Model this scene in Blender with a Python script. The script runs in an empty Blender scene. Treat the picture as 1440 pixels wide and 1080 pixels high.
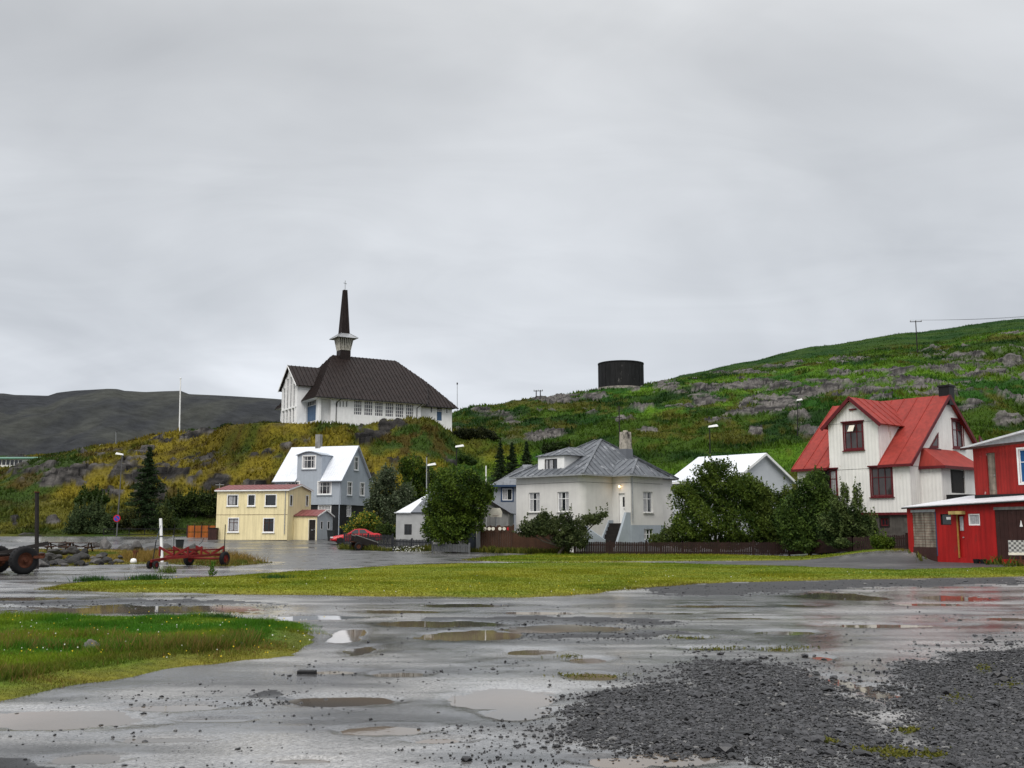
import bpy, math, random
import numpy as np
from mathutils import Vector, Matrix
from mathutils.geometry import delaunay_2d_cdt
PI = math.pi
R = math.radians
SC = bpy.context.scene
COL = SC.collection

# ------------------------------------------------------------------ camera
FPX, HEYE = 1450.0, 1.7
TH = math.atan(205.0 / FPX)
CT, ST = math.cos(TH), math.sin(TH)
cam_d = bpy.data.cameras.new('camera')
cam = bpy.data.objects.new('camera', cam_d)
COL.objects.link(cam)
cam.location = (0, 0, HEYE)
cam.rotation_euler = (PI / 2 + TH, 0, 0)
cam_d.sensor_width = 36.0
cam_d.lens = 36.0 * FPX / 1440.0
cam_d.clip_start = 0.1
cam_d.clip_end = 20000
SC.camera = cam

# ------------------------------------------------------------------ sky and sun
SUN_EL, SUN_AZ = R(52), R(200)          # behind the viewer, a little to the left
w = bpy.data.worlds.new('World')
SC.world = w
w.use_nodes = True
nt = w.node_tree
nt.nodes.clear()
def nn(nt, t, **k):
    n = nt.nodes.new(t)
    for a, v in k.items():
        if a.startswith('i_'):
            n.inputs[int(a[2:])].default_value = v
        else:
            setattr(n, a, v)
    return n
def lk(nt, a, b): nt.links.new(a, b)
def ramp(nt, stops, interp='LINEAR'):
    r = nt.nodes.new('ShaderNodeValToRGB')
    r.color_ramp.interpolation = interp
    el = r.color_ramp.elements
    while len(el) < len(stops): el.new(0.5)
    for e, (p, c) in zip(el, stops):
        e.position = p
        e.color = (c[0], c[1], c[2], 1) if not isinstance(c, (int, float)) else (c, c, c, 1)
    return r
def mathn(nt, op, a, b=None):
    n = nt.nodes.new('ShaderNodeMath'); n.operation = op
    for i, x in enumerate((a, b)):
        if x is None: continue
        if isinstance(x, (int, float)): n.inputs[i].default_value = x
        else: nt.links.new(x, n.inputs[i])
    return n.outputs[0]
def mixc(nt, bt, f, a, b):
    n = nt.nodes.new('ShaderNodeMix'); n.data_type = 'RGBA'; n.blend_type = bt
    for i, x in ((0, f), (6, a), (7, b)):
        if isinstance(x, bpy.types.NodeSocket): nt.links.new(x, n.inputs[i])
        elif i == 0: n.inputs[0].default_value = x
        elif isinstance(x, (int, float)): n.inputs[i].default_value = (x, x, x, 1)
        else: n.inputs[i].default_value = (x[0], x[1], x[2], 1)
    return n.outputs[2]
tc = nn(nt, 'ShaderNodeTexCoord')
sep = nn(nt, 'ShaderNodeSeparateXYZ'); lk(nt, tc.outputs['Generated'], sep.inputs[0])
zc = mathn(nt, 'MAXIMUM', sep.outputs[2], 0.0)
den = mathn(nt, 'ADD', zc, 0.22)
cx = mathn(nt, 'DIVIDE', sep.outputs[0], den)
cy = mathn(nt, 'DIVIDE', sep.outputs[1], den)
cmb = nn(nt, 'ShaderNodeCombineXYZ'); lk(nt, cx, cmb.inputs[0]); lk(nt, cy, cmb.inputs[1])
n1 = nn(nt, 'ShaderNodeTexNoise'); n1.inputs['Scale'].default_value = 0.75; n1.inputs['Detail'].default_value = 5; n1.inputs['Roughness'].default_value = 0.5
n1.inputs['Distortion'].default_value = 0.5
lk(nt, cmb.outputs[0], n1.inputs['Vector'])
cl = ramp(nt, [(0.33, (0.76, 0.77, 0.785)), (0.5, (0.97, 0.975, 0.98)), (0.66, (1.2, 1.2, 1.2))])
lk(nt, n1.outputs[0], cl.inputs[0])
gr = ramp(nt, [(0.0, (7.05, 7.35, 7.8)), (0.10, (6.95, 7.25, 7.75)), (0.22, (6.25, 6.5, 6.85)), (0.42, (5.85, 6.0, 6.2)), (0.52, (6.8, 6.9, 7.0)), (0.78, (12.5, 12.6, 12.8)), (1.0, (15, 15, 15.2))])
lk(nt, zc, gr.inputs[0])
n2 = nn(nt, 'ShaderNodeTexNoise'); n2.inputs['Scale'].default_value = 2.3; n2.inputs['Detail'].default_value = 6; n2.inputs['Roughness'].default_value = .55; n2.inputs['Distortion'].default_value = 1.0
mp2 = nn(nt, 'ShaderNodeMapping'); mp2.inputs['Scale'].default_value = (.7, 1.3, 1); mp2.inputs['Rotation'].default_value = (0, 0, .5); lk(nt, cmb.outputs[0], mp2.inputs[0]); lk(nt, mp2.outputs[0], n2.inputs['Vector'])
cl2 = ramp(nt, [(0.3, (0.93, 0.932, 0.937)), (0.7, (1.05, 1.05, 1.05))]); lk(nt, n2.outputs[0], cl2.inputs[0])
clouds = mixc(nt, 'MULTIPLY', 1.0, mixc(nt, 'MULTIPLY', 1.0, gr.outputs[0], cl.outputs[0]), cl2.outputs[0])
sky = nn(nt, 'ShaderNodeTexSky', sky_type='NISHITA', sun_disc=False)
sky.sun_elevation = SUN_EL
sky.sun_rotation = SUN_AZ
skyc = mixc(nt, 'MIX', 0.96, sky.outputs[0], clouds)     # closed cloud deck under the clear sky
bg = nn(nt, 'ShaderNodeBackground'); bg.inputs[1].default_value = 0.1
lk(nt, skyc, bg.inputs[0])
wo = nn(nt, 'ShaderNodeOutputWorld'); lk(nt, bg.outputs[0], wo.inputs[0])
sun_d = bpy.data.lights.new('sun', 'SUN'); sun_d.energy = 2.3; sun_d.angle = R(35); sun_d.color = (1, 0.96, 0.9)
sun = bpy.data.objects.new('sun', sun_d); COL.objects.link(sun)
sd = Vector((math.sin(SUN_AZ) * math.cos(SUN_EL), math.cos(SUN_AZ) * math.cos(SUN_EL), math.sin(SUN_EL)))
sun.rotation_euler = sd.to_track_quat('Z', 'Y').to_euler()
SC.view_settings.view_transform = 'Standard'
SC.view_settings.look = 'None'
SC.view_settings.exposure = 0.15
SC.view_settings.gamma = 1.0
SC.render.engine = 'CYCLES'
SC.cycles.max_bounces = 5
SC.cycles.diffuse_bounces = 2
SC.cycles.use_denoising = True

# ------------------------------------------------------------------ picture geometry -> world points
def ray(u, v):
    a, b = u - 720.0, 540.0 - v
    return Vector((a, FPX * CT - b * ST, FPX * ST + b * CT))
def at(u, v, Y):
    d = ray(u, v); t = Y / d.y
    return Vector((d.x * t, Y, HEYE + d.z * t))
def proj(x, y, z):
    q = y * CT + (z - HEYE) * ST
    return 720 + FPX * x / q, 540 - FPX * (-y * ST + (z - HEYE) * CT) / q

# ------------------------------------------------------------------ numpy noise
def _h(ix, iy, s):
    with np.errstate(over='ignore'):
        a = ix.astype(np.int64).astype(np.uint32) * np.uint32(374761393) + iy.astype(np.int64).astype(np.uint32) * np.uint32(668265263) + np.uint32((s * 2246822519 + 97) & 0xffffffff)
        a = (a ^ (a >> np.uint32(13))) * np.uint32(1274126177)
        a = a ^ (a >> np.uint32(16))
        a = a * np.uint32(2654435761); a = a ^ (a >> np.uint32(15))
    return a.astype(np.float64) / 4294967295.0
def vnoise(x, y, s=0):
    x = np.asarray(x, float); y = np.asarray(y, float)
    ix, iy = np.floor(x), np.floor(y)
    fx, fy = x - ix, y - iy
    fx = fx * fx * (3 - 2 * fx); fy = fy * fy * (3 - 2 * fy)
    a, b = _h(ix, iy, s), _h(ix + 1, iy, s)
    c, d = _h(ix, iy + 1, s), _h(ix + 1, iy + 1, s)
    return (a + (b - a) * fx) * (1 - fy) + (c + (d - c) * fx) * fy
def fbm(x, y, o=4, s=0, g=0.5):
    x = np.asarray(x, float); y = np.asarray(y, float)
    t = np.zeros(np.broadcast(x, y).shape); a = 1.0; n = 0
    for i in range(o):
        t = t + a * vnoise(x * 2 ** i, y * 2 ** i, s + i * 17); n += a; a *= g
    return t / n
def cells(x, y, s=0):
    ix, iy = np.floor(x), np.floor(y)
    best = np.full(x.shape, 9.0); val = np.zeros(x.shape); sec = np.full(x.shape, 9.0)
    for dx in (-1, 0, 1):
        for dy in (-1, 0, 1):
            jx, jy = ix + dx, iy + dy
            d = np.hypot(jx + _h(jx, jy, s) - x, jy + _h(jx, jy, s + 5) - y)
            m = d < best
            sec = np.where(m, best, np.minimum(sec, d))
            val = np.where(m, _h(jx, jy, s + 9), val); best = np.where(m, d, best)
    return best, sec, val
def sstep(a, b, x):
    t = np.clip((np.asarray(x, float) - a) / (b - a), 0, 1)
    return t * t * (3 - 2 * t)

# ------------------------------------------------------------------ materials
MATS = {}
def _new(name):
    m = bpy.data.materials.new(name); m.use_nodes = True
    nt = m.node_tree
    p = nt.nodes['Principled BSDF']
    MATS[name] = m
    return m, nt, p
def rgb(h):
    r, g, b = (int(h[i:i + 2], 16) / 255 for i in (0, 2, 4))
    f = lambda c: c / 12.92 if c <= .04045 else ((c + .055) / 1.055) ** 2.4
    return f(r), f(g), f(b)
def basic(name, c, rough=0.6, var=0.2, sc=2.0, bump=0.15, bsc=30.0, metal=0.0, streak=0.0, rib=0.0, spec=0.22, coat=0.0, stain=None, stain_amt=0.0, stain_sc=1.5):
    """one solid coating with large soft variation, vertical rain streaks, ribs and blotchy stains"""
    m, nt, p = _new(name)
    tc = nn(nt, 'ShaderNodeTexCoord')
    no = nn(nt, 'ShaderNodeTexNoise'); no.inputs['Scale'].default_value = sc; no.inputs['Detail'].default_value = 6; no.inputs['Roughness'].default_value = .6
    lk(nt, tc.outputs['Object'], no.inputs[0])
    r = ramp(nt, [(0.3, 1 - var), (0.7, 1 + var * 0.5)]); lk(nt, no.outputs[0], r.inputs[0])
    colr = mixc(nt, 'MULTIPLY', 1.0, (c[0], c[1], c[2]), r.outputs[0])
    if streak:
        mp = nn(nt, 'ShaderNodeMapping'); mp.inputs['Scale'].default_value = (4, 4, .25); lk(nt, tc.outputs['Object'], mp.inputs[0])
        n2 = nn(nt, 'ShaderNodeTexNoise'); n2.inputs['Scale'].default_value = 1.2; n2.inputs['Detail'].default_value = 5; lk(nt, mp.outputs[0], n2.inputs[0])
        r2 = ramp(nt, [(0.35, 1 - streak), (0.6, 1.0)]); lk(nt, n2.outputs[0], r2.inputs[0])
        colr = mixc(nt, 'MULTIPLY', 1.0, colr, r2.outputs[0])
    if stain is not None:
        mp = nn(nt, 'ShaderNodeMapping'); mp.inputs['Scale'].default_value = (1, 1, .45); lk(nt, tc.outputs['Object'], mp.inputs[0])
        n3 = nn(nt, 'ShaderNodeTexNoise'); n3.inputs['Scale'].default_value = stain_sc; n3.inputs['Detail'].default_value = 9; n3.inputs['Roughness'].default_value = .72; lk(nt, mp.outputs[0], n3.inputs[0])
        r3 = ramp(nt, [(0.62 - .25 * stain_amt, 0.0), (0.72 - .25 * stain_amt, 1.0)]); lk(nt, n3.outputs[0], r3.inputs[0])
        colr = mixc(nt, 'MIX', r3.outputs[0], colr, stain)
    lk(nt, colr, p.inputs['Base Color'])
    p.inputs['Roughness'].default_value = rough
    p.inputs['Metallic'].default_value = metal
    p.inputs['Specular IOR Level'].default_value = spec
    p.inputs['Coat Weight'].default_value = coat
    p.inputs['Coat Roughness'].default_value = 0.05
    hgt = None
    if rib:
        sp = nn(nt, 'ShaderNodeSeparateXYZ'); lk(nt, tc.outputs['Object'], sp.inputs[0])
        s = mathn(nt, 'ADD', sp.outputs[0], sp.outputs[1])
        s = mathn(nt, 'SINE', mathn(nt, 'MULTIPLY', s, 2 * PI / rib))
        hgt = mathn(nt, 'MULTIPLY', s, 0.5)
    if bump or rib:
        nb = nn(nt, 'ShaderNodeTexNoise'); nb.inputs['Scale'].default_value = bsc; nb.inputs['Detail'].default_value = 4; lk(nt, tc.outputs['Object'], nb.inputs[0])
        h = nb.outputs[0] if hgt is None else mathn(nt, 'ADD', hgt, mathn(nt, 'MULTIPLY', nb.outputs[0], bump * 2))
        b = nn(nt, 'ShaderNodeBump'); b.inputs['Strength'].default_value = bump if hgt is None else .5; b.inputs['Distance'].default_value = 0.03
        lk(nt, h, b.inputs['Height']); lk(nt, b.outputs[0], p.inputs['Normal'])
    return m
def attr_mat(name, rough=0.8, nsc=8.0, var=0.3, bump=0.3, bsc=10.0, spec=0.12, trans=0.0, bdist=.1):
    """base colour stored per vertex (each blade, leaf or patch of ground has its own)"""
    m, nt, p = _new(name)
    a = nn(nt, 'ShaderNodeAttribute'); a.attribute_name = 'Col'
    tc = nn(nt, 'ShaderNodeTexCoord')
    c = a.outputs[0]
    if var:
        no = nn(nt, 'ShaderNodeTexNoise'); no.inputs['Scale'].default_value = nsc; no.inputs['Detail'].default_value = 6; no.inputs['Roughness'].default_value = .65
        lk(nt, tc.outputs['Object'], no.inputs[0])
        r = ramp(nt, [(0.3, 1 - var), (0.7, 1 + var)]); lk(nt, no.outputs[0], r.inputs[0])
        c = mixc(nt, 'MULTIPLY', 1.0, c, r.outputs[0])
    lk(nt, c, p.inputs['Base Color'])
    p.inputs['Roughness'].default_value = rough
    p.inputs['Specular IOR Level'].default_value = spec
    if bump:
        nb = nn(nt, 'ShaderNodeTexNoise'); nb.inputs['Scale'].default_value = bsc; nb.inputs['Detail'].default_value = 8; nb.inputs['Roughness'].default_value = .7; lk(nt, tc.outputs['Object'], nb.inputs[0])
        b = nn(nt, 'ShaderNodeBump'); b.inputs['Strength'].default_value = bump; b.inputs['Distance'].default_value = bdist
        lk(nt, nb.outputs[0], b.inputs['Height']); lk(nt, b.outputs[0], p.inputs['Normal'])
    if trans:
        t = nn(nt, 'ShaderNodeBsdfTranslucent'); lk(nt, c, t.inputs[0])
        mx = nn(nt, 'ShaderNodeMixShader'); mx.inputs[0].default_value = trans
        lk(nt, p.outputs[0], mx.inputs[1]); lk(nt, t.outputs[0], mx.inputs[2])
        lk(nt, mx.outputs[0], nt.nodes['Material Output'].inputs[0])
    return m

# ------------------------------------------------------------------ object helpers
def tag(o, label=None, cat=None, group=None, kind=None):
    if label: o['label'] = label
    if cat: o['category'] = cat
    if group: o['group'] = group
    if kind: o['kind'] = kind
    return o
def thing(name, label, cat, loc=(0, 0, 0), rotz=0.0, group=None):
    o = bpy.data.objects.new(name, None); COL.objects.link(o)
    o.location = loc; o.rotation_euler = (0, 0, rotz); o.empty_display_size = .3
    return tag(o, label, cat, group)
def np_mesh(name, V, F, mat, col=None, parent=None, smooth=False):
    V = np.asarray(V, np.float32).reshape(-1, 3); F = np.asarray(F, np.int32)
    me = bpy.data.meshes.new(name)
    me.vertices.add(len(V)); me.vertices.foreach_set('co', V.ravel())
    k = F.shape[1]
    me.loops.add(F.size); me.loops.foreach_set('vertex_index', F.ravel())
    me.polygons.add(len(F)); me.polygons.foreach_set('loop_start', np.arange(0, F.size, k, dtype=np.int32))
    if smooth: me.polygons.foreach_set('use_smooth', np.ones(len(F), bool))
    else: me.polygons.foreach_set('use_smooth', np.zeros(len(F), bool))
    if col is not None:
        a = me.attributes.new('Col', 'FLOAT_COLOR', 'POINT')
        c = np.ones((len(V), 4), np.float32); c[:, :3] = col
        a.data.foreach_set('color', c.ravel())
    me.update(calc_edges=True); me.validate()
    me.materials.append(mat)
    o = bpy.data.objects.new(name, me); COL.objects.link(o)
    if parent is not None: o.parent = parent
    return o
class MB:
    def __init__(s): s.v = []; s.f = []
    def add(s, vs, fs):
        n = len(s.v); s.v += [tuple(x) for x in vs]; s.f += [tuple(i + n for i in f) for f in fs]; return s
    def box(s, x0, x1, y0, y1, z0, z1):
        return s.add([(x, y, z) for z in (z0, z1) for x, y in ((x0, y0), (x1, y0), (x1, y1), (x0, y1))],
                     [(3, 2, 1, 0), (4, 5, 6, 7), (0, 1, 5, 4), (1, 2, 6, 5), (2, 3, 7, 6), (3, 0, 4, 7)])
    def obox(s, o, ex, n, a0, a1, b0, b1, c0, c1):
        """box in a wall's own frame: a along the wall, b outwards, c up"""
        return s.add([o + ex * a + n * b + Vector((0, 0, c)) for c in (c0, c1) for a, b in ((a0, b1), (a1, b1), (a1, b0), (a0, b0))],
                     [(3, 2, 1, 0), (4, 5, 6, 7), (0, 1, 5, 4), (1, 2, 6, 5), (2, 3, 7, 6), (3, 0, 4, 7)])
    def prism(s, pts, d):
        k = len(pts); d = Vector(d); P = [Vector(p) for p in pts]
        return s.add(P + [p + d for p in P], [tuple(range(k)), tuple(range(2 * k - 1, k - 1, -1))] + [(i + k, (i + 1) % k + k, (i + 1) % k, i) for i in range(k)])
    def poly(s, pts): return s.add(pts, [tuple(range(len(pts)))])
    def tube(s, p0, p1, r0, r1=None, n=8, cap=True):
        p0, p1 = Vector(p0), Vector(p1); r1 = r0 if r1 is None else r1
        d = (p1 - p0).normalized(); a = d.orthogonal().normalized(); b = d.cross(a)
        vs = []
        for p, r in ((p0, r0), (p1, r1)):
            vs += [p + (a * math.cos(2 * PI * i / n) + b * math.sin(2 * PI * i / n)) * r for i in range(n)]
        fs = [(i, (i + 1) % n, n + (i + 1) % n, n + i) for i in range(n)]
        if cap: fs += [tuple(range(n - 1, -1, -1)), tuple(range(n, 2 * n))]
        return s.add(vs, fs)
    def path(s, pts, rs, n=6):
        for i in range(len(pts) - 1): s.tube(pts[i], pts[i + 1], rs[i], rs[i + 1], n)
        return s
    def bar(s, p0, p1, w, h):
        """rectangular bar between two points, w wide, h high"""
        p0, p1 = Vector(p0), Vector(p1); d = (p1 - p0).normalized()
        a = d.cross(Vector((0, 0, 1)))
        a = a.normalized() if a.length > 1e-4 else Vector((1, 0, 0))
        b = a.cross(d).normalized()
        q = [(-1, -1), (1, -1), (1, 1), (-1, 1)]
        return s.add([p + a * x * w / 2 + b * y * h / 2 for p in (p0, p1) for x, y in q], [(3, 2, 1, 0), (4, 5, 6, 7), (0, 1, 5, 4), (1, 2, 6, 5), (2, 3, 7, 6), (3, 0, 4, 7)])
    def lathe(s, prof, n=24, c=(0, 0, 0), ax='Z'):
        vs = []
        for r, h in prof:
            for i in range(n):
                t = 2 * PI * i / n
                q = (r * math.cos(t), r * math.sin(t), h)
                if ax == 'Y': q = (r * math.cos(t), h, r * math.sin(t))
                if ax == 'X': q = (h, r * math.cos(t), r * math.sin(t))
                vs.append((q[0] + c[0], q[1] + c[1], q[2] + c[2]))
        fs = [(k * n + i, k * n + (i + 1) % n, (k + 1) * n + (i + 1) % n, (k + 1) * n + i) for k in range(len(prof) - 1) for i in range(n)]
        return s.add(vs, fs)
    def wall(s, o, ex, outline, holes, depth=0.1):
        """wall face with real openings; reveals go inwards"""
        n = Vector((ex.y, -ex.x, 0))
        P = [Vector((a, c)) for a, c in outline]; E = [(i, (i + 1) % len(P)) for i in range(len(P))]
        for (a0, a1, c0, c1) in holes:
            k = len(P); P += [Vector(q) for q in ((a0, c0), (a1, c0), (a1, c1), (a0, c1))]
            E += [(k, k + 1), (k + 1, k + 2), (k + 2, k + 3), (k + 3, k)]
        V, _, F = delaunay_2d_cdt(P, E, [], 0, 1e-5)[:3]
        def inside(x, y):
            r = False; j = len(outline) - 1
            for i in range(len(outline)):
                xi, yi = outline[i]; xj, yj = outline[j]
                if (yi > y) != (yj > y) and x < (xj - xi) * (y - yi) / (yj - yi) + xi: r = not r
                j = i
            return r
        G = []
        for f in F:
            x = sum(V[i][0] for i in f) / 3; y = sum(V[i][1] for i in f) / 3
            if not inside(x, y): continue
            if any(a0 < x < a1 and c0 < y < c1 for a0, a1, c0, c1 in holes): continue
            a, b, c = (V[i] for i in f)
            if (b[0] - a[0]) * (c[1] - a[1]) - (b[1] - a[1]) * (c[0] - a[0]) < 0: f = f[::-1]
            G.append(tuple(f))
        s.add([o + ex * q[0] + Vector((0, 0, q[1])) for q in V], G)
        for (a0, a1, c0, c1) in holes:
            q = [(a0, c0), (a1, c0), (a1, c1), (a0, c1)]
            f = [o + ex * a + Vector((0, 0, c)) for a, c in q]; b = [p - n * depth for p in f]
            s.add(f + b, [(i, (i + 1) % 4, 4 + (i + 1) % 4, 4 + i) for i in range(4)])
        return s
    def seams(s, pts, sp, h=.05, wd=.04, lift=0.0):
        P = [Vector(p) for p in pts]
        n = (P[1] - P[0]).cross(P[2] - P[0]).normalized()
        if n.z < 0: n = -n
        up = (Vector((0, 0, 1)) - n * n.z).normalized(); e = up.cross(n).normalized()
        es = [(p - P[0]).dot(e) for p in P]; us = [(p - P[0]).dot(up) for p in P]
        lo, hi = min(es), max(es); k = max(1, round((hi - lo) / sp)); st = (hi - lo) / k
        for i in range(k + 1):
            c = lo + st * i
            c = min(max(c, lo + .03), hi - .03)
            xs = []
            for j in range(len(P)):
                j2 = (j + 1) % len(P)
                if (es[j] - c) * (es[j2] - c) < 0:
                    t = (c - es[j]) / (es[j2] - es[j]); xs.append(us[j] + t * (us[j2] - us[j]))
            if len(xs) < 2 or max(xs) - min(xs) < .1: continue
            a = P[0] + e * c + up * min(xs) + n * (lift + h / 2 - .01); b = P[0] + e * c + up * max(xs) + n * (lift + h / 2 - .01)
            sd = e * wd / 2; hh = n * h / 2
            s.add([a - sd - hh, a + sd - hh, a + sd + hh, a - sd + hh, b - sd - hh, b + sd - hh, b + sd + hh, b - sd + hh],
                  [(3, 2, 1, 0), (4, 5, 6, 7), (0, 1, 5, 4), (1, 2, 6, 5), (2, 3, 7, 6), (3, 0, 4, 7)])
        return s
    def slab(s, pts, th=.08):
        P = [Vector(p) for p in pts]; n = (P[1] - P[0]).cross(P[2] - P[0]).normalized()
        if n.z < 0: P = P[::-1]; n = -n
        return s.prism(P, -n * th)
    def build(s, name, mat, parent=None, smooth=False, bevel=0.0):
        me = bpy.data.meshes.new(name); me.from_pydata([tuple(v) for v in s.v], [], s.f); me.validate(); me.update()
        me.materials.append(mat)
        if smooth: me.polygons.foreach_set('use_smooth', np.ones(len(me.polygons), bool))
        o = bpy.data.objects.new(name, me); COL.objects.link(o)
        if parent is not None: o.parent = parent
        if bevel:
            b = o.modifiers.new('bevel', 'BEVEL'); b.width = bevel; b.segments = 2; b.limit_method = 'ANGLE'
        return o
def copy_tree(o, parent=None):
    c = o.copy(); COL.objects.link(c)
    if parent is not None: c.parent = parent
    for ch in list(o.children): copy_tree(ch, c)
    return c
def icos(seed, sub=2):
    import bmesh
    bm = bmesh.new(); bmesh.ops.create_icosphere(bm, subdivisions=sub, radius=1)
    v = np.array([q.co[:] for q in bm.verts]); f = np.array([[q.index for q in p.verts] for p in bm.faces]); bm.free()
    return v, f
# ------------------------------------------------------------------ terrain
rng = np.random.default_rng(7)
# (distance, picture height) or (distance, None, z): one list per bearing of the hill seen from the lot
PROF = {
 -300: [(60, None, -.5), (95, None, -.3), (104, None, .8), (107, None, 1.2), (116, 732), (124, 712), (130, 690), (136, 672), (150, 664), (230, 655), (300, 642), (330, 650), (420, None, 12)],
 0:    [(60, None, -.5), (95, None, -.3), (104, None, .8), (107, None, 1.2), (116, 732), (124, 712), (130, 692), (136, 676), (146, 670), (170, 672), (200, 669), (226, 663), (300, 640), (330, 652), (420, None, 12)],
 60:   [(60, None, -.5), (95, None, -.3), (104, None, .8), (107, None, 1.2), (116, 735), (124, 715), (130, 694), (135, 665), (146, 652), (156, 646), (175, 652), (300, 638), (330, 650), (420, None, 12)],
 130:  [(60, None, -.5), (95, None, -.3), (104, None, .8), (107, None, 1.2), (116, 738), (124, 715), (130, 695), (135, 660), (146, 645), (157, 634), (175, 640), (300, 632), (330, 645), (420, None, 12)],
 180:  [(60, None, -.5), (95, None, -.3), (104, None, .8), (107, None, 1.2), (116, 738), (124, 716), (129, 696), (134, 658), (146, 640), (157, 624), (170, 632), (300, 630), (330, 645), (420, None, 12)],
 250:  [(60, None, -.5), (95, None, -.3), (104, None, .8), (107, None, 1.2), (116, 738), (124, 712), (128, 692), (132, 665), (145, 634), (157, 608), (168, 612), (200, 640), (330, 650), (420, None, 12)],
 330:  [(60, None, -.5), (95, None, -.3), (104, None, .8), (107, None, 1.0), (116, 738), (124, 705), (128, 688), (133, 655), (145, 625), (156, 600), (168, 602), (200, 630), (330, 650), (420, None, 12)],
 400:  [(60, None, -.5), (95, None, -.3), (104, None, .6), (110, None, .9), (117, 738), (124, 700), (129, 668), (135, 640), (142, 612), (148, 597), (168, 596), (178, 600), (220, 640), (420, None, 10)],
 500:  [(60, None, -.5), (95, None, -.3), (104, None, .6), (111, None, .9), (118, 735), (125, 690), (130, 655), (138, 622), (148, 597), (166, 594), (180, 600), (230, 640), (420, None, 10)],
 600:  [(60, None, -.5), (92, None, -.3), (100, None, .5), (112, 745), (120, 705), (130, 655), (140, 614), (147, 590), (153, 592), (170, 596), (185, 603), (240, 600), (420, None, 20)],
 650:  [(60, None, -.5), (90, None, -.3), (98, None, .5), (112, 740), (120, 705), (130, 668), (145, 632), (160, 609), (178, 599), (205, 585), (240, 576), (260, 582), (420, None, 22)],
 700:  [(60, None, -.5), (88, None, -.3), (96, None, .5), (110, 735), (120, 690), (135, 650), (150, 624), (180, 596), (215, 577), (245, 568), (265, 574), (420, None, 26)],
 757:  [(60, None, -.5), (86, None, -.3), (94, None, .5), (106, 728), (120, 680), (135, 645), (150, 618), (180, 590), (215, 570), (245, 560), (265, 566), (420, None, 30)],
 840:  [(60, None, -.5), (84, None, -.3), (92, None, .5), (104, 718), (118, 670), (135, 637), (150, 615), (180, 585), (215, 564), (238, 552), (262, 551), (290, 556), (420, None, 36)],
 900:  [(60, None, -.5), (84, None, -.3), (92, None, .5), (104, 705), (118, 662), (135, 630), (150, 608), (180, 578), (215, 557), (238, 547), (262, 544), (290, 546), (420, None, 44)],
 960:  [(60, None, -.5), (84, None, -.3), (92, None, .5), (104, 695), (118, 656), (135, 624), (150, 603), (180, 572), (205, 551), (222, 538), (250, 539), (310, 527), (335, 533), (420, None, 50)],
 1050: [(60, None, -.5), (82, None, -.3), (90, None, .5), (103, 690), (116, 650), (132, 618), (150, 594), (180, 560), (205, 540), (222, 530), (250, 529), (330, 509), (355, 513), (420, None, 56)],
 1150: [(60, None, -.5), (76, None, -.3), (86, None, .8), (100, 685), (112, 645), (126, 612), (150, 577), (180, 545), (205, 526), (222, 517), (250, 513), (340, 487), (365, 491), (420, None, 62)],
 1290: [(60, None, -.5), (70, None, -.3), (82, None, .9), (96, 685), (108, 645), (122, 608), (150, 557), (180, 525), (205, 506), (222, 501), (250, 496), (360, 467), (385, 472), (440, None, 68)],
 1440: [(60, None, -.5), (68, None, -.3), (78, None, 1.0), (92, 685), (105, 642), (120, 600), (150, 545), (180, 510), (210, 482), (225, 470), (255, 470), (380, 449), (405, 454), (460, None, 74)],
 1800: [(60, None, -.5), (68, None, -.3), (78, None, 1.0), (92, 680), (105, 635), (120, 585), (150, 520), (180, 470), (225, 430), (260, 425), (400, 400), (450, None, 90), (520, None, 85)],
}
NB, NR = 1500, 460
B0, B1, Y0, Y1 = -1.0, 1.0, 58.0, 520.0
bs = np.linspace(B0, B1, NB); ys = np.exp(np.linspace(math.log(Y0), math.log(Y1), NR))
pu = np.array(sorted(PROF)); ctrl = []
for u in pu:
    Yk, zk = [], []
    for e in PROF[u]:
        Yk.append(e[0]); zk.append(e[2] if e[1] is None else at(u, e[1], e[0]).z)
    ctrl.append(np.interp(ys, Yk, zk))
ctrl = np.array(ctrl)                                   # [k, NR]
pb = (pu - 720.0) / FPX
# Catmull style interpolation across bearings
from math import floor
idx = np.clip(np.searchsorted(pb, bs) - 1, 0, len(pb) - 2)
t = np.clip((bs - pb[idx]) / (pb[idx + 1] - pb[idx]), 0, 1); t = t * t * (3 - 2 * t) * .5 + t * .5
Z = ctrl[idx] * (1 - t)[:, None] + ctrl[idx + 1] * t[:, None]
def blur(a, n, ax):
    k = np.hanning(n + 2)[1:-1]; k /= k.sum()
    p = [(0, 0), (0, 0)]; p[ax] = (n // 2, n // 2)
    b = np.pad(a, p, mode='edge')
    return np.apply_along_axis(lambda q: np.convolve(q, k, 'valid'), ax, b)
Z = blur(blur(Z, 9, 1), 21, 0)
YY = np.repeat(ys[None], NB, 0); XX = bs[:, None] * YY
uu, vv = proj(XX, YY, Z)
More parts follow.
